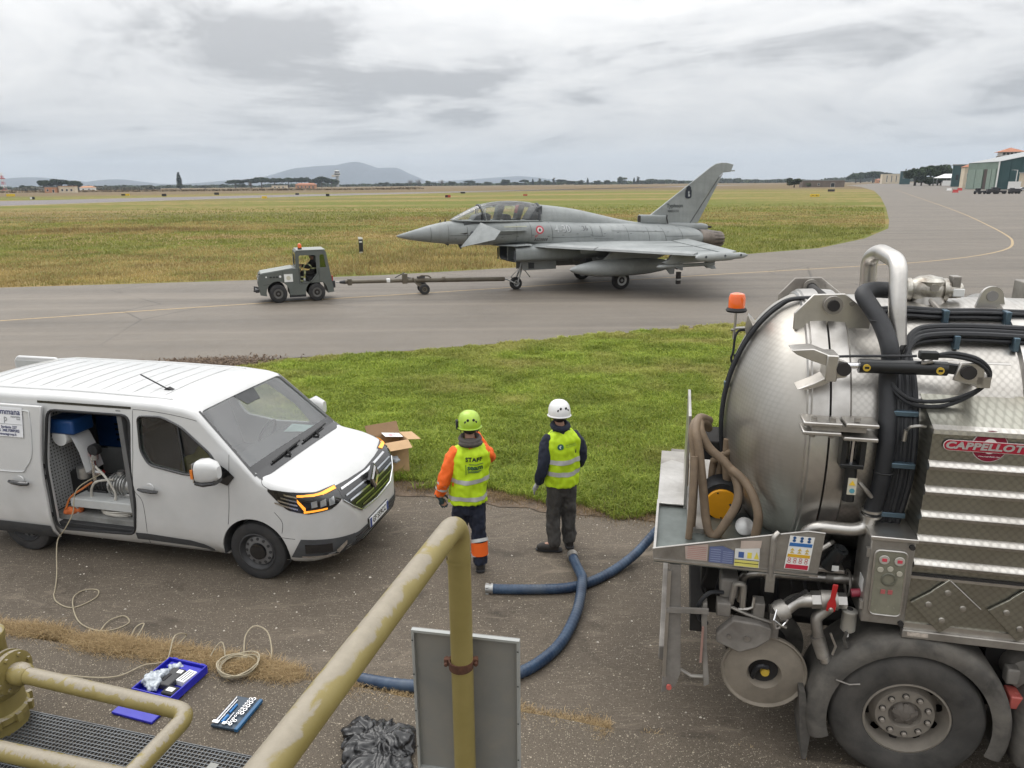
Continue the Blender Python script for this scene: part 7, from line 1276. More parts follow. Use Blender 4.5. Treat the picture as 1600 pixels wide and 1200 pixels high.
lw = label_plate([(.49, 1.585), (.49, 1.72), (.655, 1.74), (.66, 1.585)], mat('label_paper', (.62, .62, .6), .5), 'label'); label_plate([(.525, 1.722), (.525, 1.785), (.665, 1.80), (.66, 1.742)], mat('label_blush2', (.46, .38, .33), .55), 'label')
for k in range(7): MB().box(.165, .295, -.0068, -.006, 1.612+.015*k, 1.616+.015*k).build('label_line', mat('label_redline', (.36, .18, .16), .6), TP); 
for k in range(6):
    MB().box(.325, .395, -.0068, -.006, 1.605+.018*k, 1.611+.018*k).build('label_line', mat('label_blueline', (.22, .25, .38), .6), TP); MB().box(.41, .475, -.0068, -.006, 1.605+.016*k, 1.61+.016*k).build('label_line', MATS['label_blueline'], TP)
MB().box(.515, .552, -.0075, -.006, 1.655, 1.70).build('pictogram', mat('pict_blue', (.05, .10, .28), .5), lw); MB().box(.575, .605, -.0075, -.006, 1.655, 1.70).build('pictogram', mat('pict_yellow', (.65, .55, .08), .5), lw); MB().prism([(.62, 1.655), (.655, 1.655), (.637, 1.71)], 'y', -.0075, -.006).build('pictogram', mat('pict_yellow', (.65, .55, .08), .5), lw); MB().box(.492, .655, -.0075, -.006, 1.588, 1.635).build('yellow_strip', mat('strip_yellow', (.60, .55, .14), .5), lw); MB().box(.492, .655, -.008, -.0075, 1.612, 1.617).build('strip_rule', M_BLACK, lw); MB().box(.492, .655, -.008, -.0075, 1.638, 1.643).build('strip_rule', M_BLACK, lw)
# safety poster
SL = MB().prism([(.845, 1.86), (1.005, 1.86), (.985, 1.605), (.825, 1.605)], 'y', -.007, -.004).build('safety_label', mat('label_white', (.72, .72, .70), .5, var=.03), TP)
def lp(u, v): x = .825+.02*v+.16*u; return (x, 1.605+.255*v)
def lrow(v0, v1, m_, u0=.04, u1=.96): MB().prism([lp(u0, v0), lp(u1, v0), lp(u1, v1), lp(u0, v1)], 'y', -.009, -.007).build('label_band', m_, SL)
lrow(.70, .80, mat('pict_blue2', (.03, .13, .36), .5)); lrow(.37, .46, mat('pict_amber', (.62, .36, .02), .5)); lrow(.02, .15, mat('pict_red', (.48, .02, .05), .5))
for k in range(3):
    for r_ in range(2):
        u = .2+.3*k; x, z = lp(u, .95-.085*r_); MB().lathe([(.011, -.009), (.001, -.009)], (x, 0, z), 'y', 12).build('pictogram', MATS['pict_blue2'], SL); x, z = lp(u, .60-.08*r_); MB().prism([(x-.014, z-.008), (x+.014, z-.008), (x, z+.012)], 'y', -.009, -.0072).build('pictogram', mat('pict_tri', (.55, .40, .10), .5), SL)
for k in range(4):
    for r_ in range(2):
        x, z = lp(.15+.23*k, .31-.08*r_); MB().lathe([(.011, -.009), (.007, -.009)], (x, 0, z), 'y', 12, caps=False).build('pictogram', mat('pict_ring', (.48, .08, .09), .5), SL)
# board seen edge on, tray contents
MB().box(.14, .165, .95, 1.75, 1.50, 2.38).build('rear_board', M_SSP, TR, bevel=.004); MB().box(.166, .17, .97, 1.4, 1.75, 1.95).build('board_marking', mat('board_amber', (.62, .36, .08), .5), TR); MB().box(.17, .30, .5, .95, 1.56, 1.60).build('tray_box', M_SSD, TR)
def hose(P, r=.034, name='suction_pipe'): return MB().tube(P, r, 14, 6).build(name, M_TAN, TR)
hose([(.20, .55, 1.56), (.20, .55, 1.9), (.19, .58, 2.2), (.17, .62, 2.36), (.20, .70, 2.42), (.27, .8, 2.38), (.3, .9, 2.3)]); hose([(.30, .5, 1.72), (.26, .52, 2.0), (.22, .55, 2.25), (.19, .6, 2.38), (.22, .72, 2.44), (.30, .85, 2.38)])
hose([(.30, .5, 1.72), (.33, .48, 1.60), (.38, .47, 1.57), (.44, .47, 1.66), (.53, .50, 1.86), (.51, .55, 2.02), (.42, .58, 2.14), (.30, .60, 2.24), (.23, .62, 2.36), (.22, .68, 2.42)]); hose([(.67, .42, 1.62), (.68, .42, 1.78), (.64, .46, 1.92), (.56, .52, 2.03), (.46, .56, 2.10)])
hose([(.46, .95, 2.2), (.46, .93, 2.0), (.48, .92, 1.8), (.48, .92, 1.6)], .034); hose([(.36, 1.0, 1.98), (.42, .95, 2.05), (.5, .9, 2.12)], .03); hose([(.18, .40, 1.56), (.19, .42, 1.8), (.195, .45, 2.0), (.19, .5, 2.2)], .026)
for x in (.36, .42): hose([(x, 1.05, 1.56), (x, 1.05, 1.85), (x+.01, 1.05, 1.98)], .03)
MB().box(.26, .46, 1.1, 1.5, 1.95, 2.12).build('tray_crate', M_DARKI, TR, bevel=.01)
RL_ = MB().lathe([(.16, .0), (.165, .03), (.165, .2), (.12, .21)], (.44, .82, 1.70), 'y', 28).build('hose_reel_housing', M_HOSEB, TR); MB().lathe([(.135, .004), (.125, -.02), (.001, -.026)], (.44, .82, 1.68), 'y', 28).build('reel_cover', M_YEL2, RL_); MB().bar((.50, .79, 1.70), (.545, .79, 1.65), .012, .025, (0, 1, 0)).build('cover_slot', M_BLACK, RL_)
for a in (30, 110, 190, 270): MB().lathe([(.008, -.028), (.001, -.03)], (.44+.11*math.cos(R(a)), .825, 1.68+.11*math.sin(R(a))), 'y', 8).build('cover_screw', M_BLACK, RL_)
MB().lathe([(.07, 0), (.07, .02), (.02, .03)], (0, 0, 0), 'z', 20).xf(Matrix.Translation((.60, .55, 1.63)) @ Matrix.Rotation(R(55), 4, 'X')).build('pump_flange', M_ALU, TR)
# rear under-run: channel post, swing arm, chassis
BP = MB().add([(.045, .0, 1.54), (.125, .0, 1.545), (.17, .02, .62), (.14, .02, .50), (.035, .02, .42), (.055, .16, 1.54), (.125, .16, 1.545), (.17, .16, .62), (.14, .16, .50), (.04, .16, .42)], [(0, 1, 2, 3, 4), (9, 8, 7, 6, 5), (0, 5, 6, 1), (1, 6, 7, 2), (2, 7, 8, 3), (3, 8, 9, 4), (4, 9, 5, 0)]).build('rear_post', M_GREYP, TR, smooth=False, bevel=.005); MB().box(.035, .06, -.02, .0, .60, 1.50).build('post_strip', M_SSP, BP); MB().lathe([(.02, -.01), (.02, .01)], (.09, .0, .50), 'y', 12).build('marker_lamp', mat('lamp_redclear', (.5, .12, .10), .25), BP); MB().bar((.04, -.012, 1.175), (.34, -.012, 1.20), .02, .04).build('post_bar', M_GREYP, TR)
MB().prism([(.30, 1.24), (.33, 1.24), (.345, .90), (.385, .56), (.345, .53), (.315, .9), (.295, 1.1)], 'y', .02, .10).build('swing_arm', M_GREYP, TR, bevel=.004); MB().box(.302, .318, .0, .02, .75, 1.05).build('arm_reflector', mat('dull_pink', (.30, .18, .15), .6), TR); MB().sweep([(.16, .05, .64), (.25, .05, .59), (.36, .05, .60)], .014, 8).build('tie_rod', M_SSD, TR)
MB().box(.25, 6., .62, .72, .80, 1.10).build('chassis_rail', M_DARKI, TR); MB().box(.25, 6., 1.78, 1.88, .80, 1.10).build('chassis_rail', M_DARKI, TR); MB().box(.22, .34, .1, 2.4, .95, 1.12).build('rear_crossmember', M_DARKI, TR); MB().box(.3, 5.6, .45, 2.05, 1.12, 1.44).build('subframe', M_DARKI, TR); MB().box(.45, 1.35, .36, .62, 1.02, 1.52).build('service_bay_back', M_DARKI, TR)
MB().box(.02, .2, 2.25, 2.4, .45, 1.55).build('rear_post', M_GREYP, TR); MB().box(.0, .05, .25, 2.25, .55, .68).build('bumper_beam', M_GREYP, TR, bevel=.01)
for k in range(9): MB().tube([(.3+.1*k, .34, 1.5-.05*(k % 3)), (.33+.1*k, .30, 1.35), (.30+.11*k, .33, 1.2-.03*(k % 2)), (.36+.1*k, .4, 1.05)], .009+.004*(k % 3), 6).build('service_hose', M_HOSEB if k % 2 else M_DARKI, TR)
# grimy service pump group
MB().prism([(.41, 1.00), (.41, .93), (.58, .86), (.70, .92), (.79, 1.0), (.79, 1.09), (.70, 1.12), (.52, 1.13)], 'y', .02, .10).build('pump_guard', M_GREYP, TR, bevel=.012); 
for x, r_ in ((.50, .014), (.625, .022)): MB().lathe([(r_, -.01), (r_*.8, .01)], (x, .01, 1.0), 'y', 12).build('guard_bolt', M_SSD, TR)
MB().box(.40, .50, .05, .16, 1.13, 1.24).build('valve_block', M_GREYP, TR, bevel=.01); MB().box(.42, .55, .12, .30, 1.24, 1.40).build('pump_head', M_GREYP, TR, bevel=.02); MB().sweep(fillet([(.50, .1, 1.22), (.52, .08, 1.40), (.58, .08, 1.40), (.585, .1, 1.2)], .03), .022, 8).build('pump_strap', M_SSD, TR); MB().sweep([(.50, .10, 1.19), (.62, .09, 1.15), (.78, .08, 1.115), (.90, .08, 1.085)], .014, 8).build('drain_pipe', M_SSD, TR); MB().box(.66, .74, .08, .2, 1.06, 1.25).build('bracket', M_GREYP, TR, bevel=.006); MB().box(.78, .85, .08, .22, .98, 1.18).build('bracket', M_GREYP, TR, bevel=.006)
MB().sweep([(.56, .1, 1.18), (.62, .08, 1.20), (.655, .08, 1.22), (.66, .09, 1.30)], .012, 8).build('small_pipe', M_SSP, TR); MB().tube([(.44, .1, 1.30), (.34, .04, 1.32), (.27, .03, 1.22), (.28, .05, 1.10), (.34, .08, 1.04)], .016, 8).build('rubber_hose', M_HOSEB, TR)
# hose reel disc low on the side
RD = MB().lathe([(.105, .05), (.11, .0), (.125, -.03), (.20, -.015), (.285, .005), (.30, -.015), (.308, -.01), (.308, .02), (.285, .03), (.15, .035), (.10, .08)], (.775, .10, .675), 'y', 44, caps=False).build('reel_disc', mat('dusty_reel', (.235, .205, .165), .7, .15, var=.15, scale=6, dirt=(.13, .11, .085), dirt_amt=.5), TR)
MB().lathe([(.001, .07), (.11, .07)], (.775, .10, .675), 'y', 30).build('reel_hub_hole', M_DARKI, RD); MB().lathe([(.035, -.01), (.03, -.03), (.001, -.03)], (.785, .12, .67), 'y', 16).build('hub_cap', M_BRASS, RD); MB().tube([(.70, .12, .60), (.715, .08, .70), (.75, .07, .74), (.80, .09, .72)], .018, 8).build('hub_hose', M_HOSEB, RD)
MB().lathe([(.10, .0), (.30, .005), (.30, .03), (.10, .03)], (.80, .42, .72), 'y', 40).build('reel_disc', M_MUD, TR); MB().lathe([(.20, .0), (.20, .3)], (.785, .13, .69), 'y', 24).build('reel_core', M_DARKI, TR)
MB().lathe([(.012, -.004), (.001, -.006)], (.84, .10, .46), 'y', 8).build('disc_bolt', M_SSD, RD)
# plumbing: long pipe, cam-lock outlet, ball valve with red lever
MB().sweep(fillet([(.60, .36, 1.10), (.60, .33, 1.34), (.72, .31, 1.385), (1.36, .31, 1.40)], .08, 6), .038, 16).build('long_pipe', M_SSP, TR)
for x in (.70, .725, .75): MB().lathe([(.047, -.007), (.047, .007)], (x, .31, 1.386), 'x', 20).build('pipe_clamp', M_SSP, TR)
MB().cyl((1.17, .31, 1.40), (1.22, .31, 1.40), .048, n=16).build('pipe_joint', M_SSD, TR)
axd = Vector((1, 0, .22)).normalized()
CL = MB().sweep([(.80, -.01, 1.245), (.835, .0, 1.265), (.87, .015, 1.28)], [.066, .078, .072], 20).build('camlock_cap', M_SSD, TR); MB().sweep(fillet([(.86, .01, 1.275), (.93, .05, 1.33), (1.05, .06, 1.345)], .05), .052, 18).build('outlet_elbow', M_SSP, TR); MB().bar((.86, -.02, 1.34), (.99, -.02, 1.46), .02, .02).build('camlock_lever', M_DARKI, CL); MB().sweep([(.80, -.05, 1.30), (.78, -.09, 1.24), (.84, -.09, 1.20), (.88, -.05, 1.23)], .007, 6).build('camlock_ring', M_CHROME, CL); MB().sweep([(.78, -.06, 1.22), (.80, -.07, 1.16), (.83, -.06, 1.17)], .014, 6).build('camlock_ear', M_SSD, CL)
BV = MB().cyl((1.04, .06, 1.345), (1.10, .06, 1.352), .062, n=6).build('valve_nut', M_SSP, TR); MB().cyl((1.10, .06, 1.352), (1.21, .06, 1.36), .068, n=20).build('valve_body', M_SSD, TR); MB().cyl((1.21, .06, 1.36), (1.27, .06, 1.365), .055, n=6).build('valve_nut', M_SSP, TR)
LV = MB().prism([(1.125, 1.32), (1.185, 1.32), (1.19, 1.37), (1.178, 1.42), (1.186, 1.53), (1.152, 1.53), (1.145, 1.42), (1.13, 1.38)], 'y', -.03, -.018).build('red_lever', mat('red_lever', (.42, .02, .02), .4, var=.1), TR, bevel=.004); MB().lathe([(.018, -.02), (.014, -.032), (.001, -.034)], (1.155, -.02, 1.34), 'y', 8).build('lever_bolt', M_SSP, LV)
MB().sweep(fillet([(1.22, .1, 1.34), (1.15, .1, 1.24), (1.09, .09, 1.19), (1.115, .07, 1.05), (1.165, .05, .93)], .07), .040, 16).build('drop_pipe', M_SSD, TR); MB().sweep([(1.11, .072, 1.05), (1.165, .05, .90)], [.052, .047], 16).build('drop_valve', M_SSD, TR); MB().sweep([(1.172, .045, .91), (1.185, .04, .87)], .04, 16).build('drop_cap', M_SSP, TR); MB().sweep([(1.18, .0, 1.13), (1.225, .0, 1.03), (1.21, .0, .96)], .009, 6).build('drop_lever', M_SSP, TR)
FC = MB().lathe([(.03, -.02), (.05, .0), (.05, .13), (.053, .135), (.053, .15), (.03, .16)], (1.30, .05, 1.15), 'z', 22).build('filter_canister', mat('pale_canister', (.46, .45, .41), .35, .6, var=.1), TR); MB().cyl((1.30, .05, 1.09), (1.30, .05, 1.13), .014, n=10).build('canister_drain', M_WHITE, FC); MB().lathe([(.022, .16), (.02, .165), (.001, .16)], (1.30, .05, 1.15), 'z', 12).build('canister_port', M_DARKI, FC)
MB().lathe([(.09, -.01), (.10, .0), (.09, .01)], (1.305, .22, 1.42), 'x', 20, caps=False).build('hand_wheel', M_SSD, TR); MB().cyl((1.30, .08, 1.42), (1.36, .08, 1.43), .03, n=10).build('red_coupling', mat('red_coupling', (.25, .03, .05), .4), TR)
# compressor behind the tray
CP = MB().box(1.06, 1.26, .15, .38, 1.52, 1.55).build('compressor_plate', M_SSD, TR, bevel=.006); MB().sweep([(1.15, .17, 1.56), (1.21, .12, 1.73)], .052, 18).build('compressor_can', M_CYL, CP); MB().box(1.155, 1.20, .074, .078, 1.58, 1.62).build('can_label', MATS['label_paper'], CP); MB().box(1.06, 1.18, .2, .36, 1.55, 1.68).build('compressor_body', M_DARKI, CP, bevel=.02); MB().sweep([(1.07, .1, 1.72), (1.13, .12, 1.76), (1.17, .2, 1.74)], .016, 8).build('compressor_pipe', M_SSD, CP); MB().cyl((1.21, .12, 1.73), (1.215, .115, 1.745), .03, n=12).build('can_cap', M_CYL, CP)
# axle: tyre, rim, fender
def truck_wheel(x, y, s):
    r_ = .52; WH = MB().lathe([(.287, .0), (.295, -.02), (.36, -.045), (.44, -.045), (.49, -.025), (.51, .0), (.52, .03), (.52, .27), (.50, .30), (.36, .315), (.287, .29), (.287, 0)], (x, y, r_), 'y', 60, caps=False)
    if s > 0: WH.v = [(a, 2*y+.27-b if False else b, c_) for a, b, c_ in WH.v]
    WH = WH.build('wheel', M_TYR2, TR)
    MB().lathe([(.290, -.012), (.275, -.016), (.268, .02), (.262, .10), (.248, .12), (.228, .105), (.203, .05), (.195, .032), (.112, .03), (.105, .05), (.09, .07)], (x, y, r_), 'y', 48, caps=False).build('rim', mat('dusty_rim', (.26, .235, .20), .6, .25, var=.12, scale=6, dirt=(.14, .12, .10), dirt_amt=.5), WH); MB().lathe([(.10, .055), (.085, .06), (.07, .03), (.04, .015), (.001, .012)], (x, y, r_), 'y', 28).build('hub', mat('hub_grime', (.12, .105, .09), .7), WH)
    hm = MB().lathe([(.032, -.006), (.001, -.006)], (0, 0, 0), 'y', 14).mesh('hand_hole'); nm = MB().lathe([(.017, .0), (.017, -.016), (.012, -.022), (.001, -.022)], (0, 0, 0), 'y', 10).mesh('wheel_nut'); rm = MB().lathe([(.024, -.001), (.001, -.0012)], (0, 0, 0), 'y', 12).mesh('nut_ring')
    for k in range(10):
        a = 2*PI*(k+.3)/10
        if k % 1 == 0: link('hand_hole', hm, M_DARKI, WH, loc=(x+.236*math.cos(a), y+.102, r_+.236*math.sin(a)))
        a += .2; q = (x+.157*math.cos(a), y+.028, r_+.157*math.sin(a)); link('nut_ring', rm, M_DARKI, WH, loc=q); link('wheel_nut', nm, mat('nut_steel', (.30, .27, .235), .5, .4), WH, loc=q)
    for k in range(5):
        a = 2*PI*k/5+.3; MB().bar((x+.03*math.cos(a), y+.02, r_+.03*math.sin(a)), (x+.085*math.cos(a), y+.04, r_+.085*math.sin(a)), .03, .02, (0, 1, 0)).build('hub_rib', MATS['hub_grime'], WH)
M_TYR2 = mat('dusty_tyre', (.040, .038, .035), .8, var=.25, scale=5, dirt=(.11, .10, .088), dirt_amt=.5, bump=.15, bscale=80)
truck_wheel(1.745, .0, -1); truck_wheel(3.1, .0, -1)
for x in (1.745, 3.1):
    MB().lathe([(.28, .0), (.50, .0), (.52, .03), (.52, .27), (.50, .3), (.28, .3)], (x, 2.2, .52), 'y', 40).build('wheel', M_TYR2, TR); MB().cyl((x, .3, .52), (x, 2.2, .52), .09, n=14).build('axle', M_DARKI, TR)
def fender(x):
    P0 = arc(x, .50, .60, 200, -18, 36); rings = []
    prof = [(-.045, -.075), (-.055, -.03), (-.045, .02), (-.02, .05), (.06, .062), (.35, .062), (.35, .045), (.0, .04), (-.03, .0), (-.035, -.07)]
    for k, (px_, pz_) in enumerate(P0):
        a = math.atan2(pz_-.50, px_-x); rr_ = math.hypot(px_-x, pz_-.5); rings.append([(x+(rr_+dr)*math.cos(a)*1.02, dy_, .50+(rr_+dr)*math.sin(a)*1.06) for dy_, dr in prof])
    return MB().loft(rings).build('fender', M_MUD, TR, angle=50)
FD = fender(1.745); fender(3.1)
MB().prism([(1.02, .62), (1.06, .62), (1.13, .30), (1.12, .04), (1.09, .03), (1.05, .30)], 'y', .0, .32).build('mud_flap', M_MUD, TR); MB().sweep([(1.24, -.06, .80), (1.33, -.06, .775), (1.40, -.06, .79)], .006, 6).build('fender_scratch', M_SSD, FD)
MB().lathe([(.05, -.02), (.12, .0), (.13, .05), (.125, .5)], (2.52, .16, .88), 'y', 22).build('air_tank', M_GREYP, TR); MB().box(2.36, 2.44, .08, .16, .84, .96).build('tank_valve', M_GREYP, TR, bevel=.012); MB().box(2.40, 2.56, .06, .2, .66, .76).build('side_lamp', mat('lamp_redclear', (.5, .12, .10), .25), TR, bevel=.01); MB().box(2.3, 2.6, .3, .6, .5, 1.15).build('battery_box', M_DARKI, TR)
MB().sweep([(1.30, .0, 1.03), (1.27, -.01, 1.10), (1.28, -.01, 1.16)], .012, 6).build('fender_stay', M_MUD, TR)

# ================================================================ PEOPLE
M_SKIN = mat('skin', (.42, .24, .17), .6, var=.08); M_HAIR = mat('dark_hair', (.03, .022, .018), .8, var=.3, scale=60); M_NAVY = mat('navy_cloth', (.012, .016, .032), .85, var=.2, scale=12, bump=.3, bscale=90); M_CHAR = mat('charcoal_cloth', (.05, .047, .043), .85, var=.2, scale=12, bump=.3, bscale=90)
M_HIVIS = mat('hi_vis_yellow', (.46, .66, .01), .7, var=.07, scale=5); M_HIORG = mat('hi_vis_orange', (.80, .125, .010), .7, var=.07, scale=5); M_REFL = mat('reflective_tape', (.50, .50, .49), .45, .2, var=.1, scale=20); M_BOOT = mat('boot_leather', (.03, .026, .023), .75, var=.3, scale=18); M_GLOVE = mat('dark_glove', (.025, .05, .055), .8, var=.2); M_HOOD = mat('grey_hood', (.085, .075, .068), .9, var=.2, scale=20)
def ering(cx, cy, z, rx, ry, n=20, tilt=0.): return [(cx+rx*math.cos(2*PI*k/n), cy+ry*math.sin(2*PI*k/n), z+tilt*math.cos(2*PI*k/n)) for k in range(n)]
def folds(s, amp, seed): return lambda p: amp*(noise.noise((p[0]*s+seed, p[1]*s, p[2]*s*.55))+.5*noise.noise((p[0]*s*2.1, p[1]*s*2.1+seed, p[2]*s*1.3)))
def hand(m, w, d, side, curl=.5, sc=1.):
    """palm and five unequal fingers rooted in the palm; d = finger direction, side = towards the thumb"""
    w = Vector(w); d = Vector(d).normalized(); s_ = Vector(side); s_ = (s_-d*s_.dot(d)).normalized(); n_ = d.cross(s_); p = w+d*.05*sc
    m.sweep([w-d*.02, w+d*.02, w+d*.06*sc, w+d*.095*sc], [.026*sc, .036*sc, .042*sc, .036*sc], 10, flat=.62)
    for k, L in enumerate((.066, .074, .068, .052)):
        b = w+d*.085*sc+s_*(.028-.019*k)*sc; q = b+d*L*.5*sc+n_*curl*.012; e = q+(d*(1-curl*.6)+n_*curl).normalized()*L*.55*sc; m.sweep([b-d*.02, b, q, e], [.0095*sc, .0098*sc, .009*sc, .007*sc], 7)
    t0 = w+d*.03*sc+s_*.03*sc; m.sweep([t0-d*.01, t0+(d*.6+s_).normalized()*.035*sc, t0+(d+s_*.6+n_*.4*curl).normalized()*.07*sc], [.013*sc, .0115*sc, .009*sc], 7)
def figure(name, label, loc, rz, J, T, top_m, leg_m, vest_m, glove_m, seat=False):
    o = thing(name, label, 'person', loc, rz); v_ = lambda k: Vector(J[k]); hd = v_('head')
    b = MB(); b.loft([ering(cx, cy, z, rx*.88, ry*.85) for cx, cy, z, rx, ry in T]); nk = T[-1]
    b.sweep([(nk[0], nk[1], nk[2]-.05), (hd.x, hd.y-.01, hd.z-.06)], [.06, .052], 12); b.ball((hd.x, hd.y+.01, hd.z+.02), .078, .098, .115, 16, 12); b.ball((hd.x, hd.y+.05, hd.z-.06), .055, .055, .05); b.sweep([(hd.x, hd.y+.10, hd.z+.02), (hd.x, hd.y+.128, hd.z-.015)], [.010, .016], 8)
    for s in (-1, 1): b.ball((hd.x+s*.08, hd.y, hd.z), .012, .022, .032, 8, 6)
    for s in 'LR':
        b.sweep([v_('sh'+s)-Vector((0, 0, .04)), v_('el'+s), v_('wr'+s)], [.045, .04, .030], 10); b.sweep([v_('hip'+s), v_('kn'+s), v_('an'+s)], [.085, .062, .042], 12); b.sweep([v_('an'+s), v_('an'+s)*.35+v_('toe'+s)*.65], [.035, .022], 10); hand(b, v_('wr'+s), v_('hd'+s), J.get('th'+s, (0, 1, 0)), .5)
    link('body', remesh(b, .011, 2), M_SKIN, o)
    for s in (-1, 1): MB().ball((hd.x+s*.032, hd.y+.098, hd.z+.02), .012, .008, .008, 8, 6).build('eye', M_WHITE, o)
    MB().sweep([(hd.x-.025, hd.y+.102, hd.z-.055), (hd.x+.025, hd.y+.102, hd.z-.055)], .006, 6).build('mouth', mat('lip', (.35, .14, .12), .5), o)
    hr = MB().ball((hd.x, hd.y-.012, hd.z+.012), .085, .10, .105, 16, 10); hr.v = [p for p in hr.v]; hr.v = [(x, min(y, hd.y+.04), z) for x, y, z in hr.v]; hr.build('hair', M_HAIR, o)
    j = MB(); j.loft([ering(cx, cy, z, rx, ry) for cx, cy, z, rx, ry in T])
    for s in 'LR': sv = v_('sh'+s); j.sweep([Vector((T[3][0]*.5+sv.x*.5, sv.y, sv.z-.03)), Vector((T[3][0]*.15+sv.x*.85, sv.y, sv.z-.005))]+cat([sv-Vector((0, 0, .03)), v_('el'+s), v_('wr'+s)], 5)[1:], [.07, .085, .084, .080, .075, .071, .069, .066, .062, .058, .054, .05], 14)
    link('jacket', remesh(j, .012, 4, folds(16, .015, 1)), top_m, o)
    l = MB(); pz = T[0][2]; l.loft([ering(T[0][0], T[0][1], z, a, c) for z, a, c in ((pz-.14, .12, .095), (pz-.02, .175, .125), (pz+.1, .175, .12))])
    for s in 'LR': l.sweep(cat([v_('hip'+s), v_('kn'+s), v_('an'+s)+Vector((0, 0, -.03))], 5), [.105, .105, .102, .096, .09, .084, .082, .082, .082, .082, .08], 14)
    link('trousers', remesh(l, .012, 4, folds(15, .019, 4)), leg_m, o)
    for s in 'LR':
        a = v_('an'+s); t_ = v_('toe'+s); d = (t_-a); d.z = 0; d.normalize(); bt = MB().sweep([a+Vector((0, 0, .07)), a, a-Vector((0, 0, .03))], [.06, .062, .06], 12)
        bt.sweep([(a.x-d.x*.055, a.y-d.y*.055, .045), (a.x+d.x*.06, a.y+d.y*.06, .05), (a.x+d.x*.17, a.y+d.y*.17, .042), (a.x+d.x*.205, a.y+d.y*.205, .036)], [.045, .052, .048, .03], 14); link('boot', remesh(bt, .009, 3, folds(25, .004, 6)), M_BOOT, o)
        sl = MB(); q = Vector((-d.y, d.x, 0)); sl.prism([tuple((Vector((a.x, a.y, 0))+d*u+q*w_)[:2]) for u, w_ in ((-.09, -.035), (-.06, -.05), (.06, -.052), (.15, -.052), (.215, -.03), (.225, 0), (.215, .03), (.15, .052), (.06, .052), (-.06, .05), (-.09, .035))], 'z', 0.006, .022).build('sole', M_BLACK, o)
        g = MB(); hand(g, v_('wr'+s), v_('hd'+s), J.get('th'+s, (0, 1, 0)), .5, 1.12); g.sweep([v_('wr'+s)-Vector(v_('hd'+s)).normalized()*.04, v_('wr'+s)+Vector(v_('hd'+s)).normalized()*.02], [.04, .034], 12); link('glove', remesh(g, .006, 1), glove_m, o)
    if vest_m:
        vs = MB(); vs.loft([ering(cx, cy, z, rx+.022, ry+.022) for cx, cy, z, rx, ry in T[:-1]]+[ering(T[-2][0], T[-2][1], T[-2][2]+.045, T[-2][3]*.72, T[-2][4]*.8)])
        vm = remesh(vs, .012, 3, folds(11, .022, 8)); link('vest', vm, vest_m, o); return o, bvh_of(vm)
    return o, None
def tape(o, bv, z, h, T, name='reflective_band', slope=0., mt=None, cen=None):
    """band of tape following the cloth underneath at height z"""
    cx, cy = cen or (T[2][0], T[2][1]); V_ = []; n_ = 48
    for k in range(n_):
        a = 2*PI*k/n_; d = Vector((math.cos(a), math.sin(a), 0))
        for dz in (0, h/2, h):
            zz = z+dz+slope*d.x*.2+.006*math.sin(3*a+z*9); h_ = bv.ray_cast(Vector((cx, cy, zz))+d*.45, -d); p = h_[0]+d*.005 if h_[0] else Vector((cx, cy, zz))+d*.2; V_.append(p)
    MB().add(V_, [(3*k+r, 3*((k+1) % n_)+r, 3*((k+1) % n_)+r+1, 3*k+r+1) for k in range(n_) for r in (0, 1)]).build(name, mt or M_REFL, o)
def limb_band(o, p0, p1, r, name, mt): MB().cyl(p0, p1, r, n=20, caps=False).build(name, mt, o)
def helmet(o, c, m_, vents=M_BLACK):
    c = Vector(c); h = MB(); pr = [(.128, -.055), (.133, -.02), (.130, .02), (.118, .065), (.095, .10), (.06, .122), (.025, .13), (.001, .131)]
    h.lathe(pr, (0, 0, 0), 'z', 32); h.v = [(x*.94, y*1.12, z+(.012 if y < 0 and z < 0 else 0)*0) for x, y, z in h.v]; HM = h.xf(Matrix.Translation(c) @ Matrix.Rotation(R(-6), 4, 'X')).build('helmet', m_, o)
    rim = MB().sweep([(c.x+.127*math.cos(a), c.y+.152*math.sin(a), c.z-.052-.012*math.sin(a)) for a in np.linspace(0, 2*PI, 33)[:-1]], .008, 6, True, True).build('helmet_rim', m_, HM); MB().prism([(c.x-.07, c.y+.135), (c.x+.07, c.y+.135), (c.x+.05, c.y+.185), (c.x-.05, c.y+.185)], 'z', c.z-.065, c.z-.055).build('helmet_peak', m_, HM)
    for a, zz in ((-62, .03), (-118, .03), (-75, .055), (-105, .055)): 
        p = c+Vector((.118*math.cos(R(a)), .136*math.sin(R(a)), zz+.006)); MB().ball(p, .014, .008, .016, 8, 6).build('helmet_vent', vents, HM)
    for s in (-1, 1): MB().sweep([c+Vector((s*.11, 0, -.05)), c+Vector((s*.085, .03, -.14)), c+Vector((s*.03, .06, -.19))], .008, 6, flat=.4).build('chin_strap', M_BLACK, HM)
    return HM
# worker in orange and yellow, seen from behind
T1 = [(-.06, 0, .84, .195, .135), (-.055, 0, .98, .19, .13), (-.04, 0, 1.15, .195, .135), (-.03, 0, 1.30, .205, .135), (-.02, 0, 1.41, .20, .125), (-.02, 0, 1.47, .16, .10), (-.02, 0, 1.52, .085, .08)]
J1 = dict(head=(-.02, .03, 1.70), shL=(-.20, 0, 1.42), elL=(-.31, -.04, 1.14), wrL=(-.375, .0, .93), hdL=(.35, .25, -.9), thL=(1, .5, .2), shR=(.15, 0, 1.42), elR=(.205, .19, 1.27), wrR=(.075, .29, 1.53), hdR=(-.3, .15, 1), thR=(-1, 0, 0), hipL=(-.13, .0, .82), knL=(-.15, .12, .46), anL=(-.16, .16, .10), toeL=(-.20, .38, .04), hipR=(.03, 0, .82), knR=(.05, .01, .46), anR=(.06, -.03, .10), toeR=(.09, .2, .04))
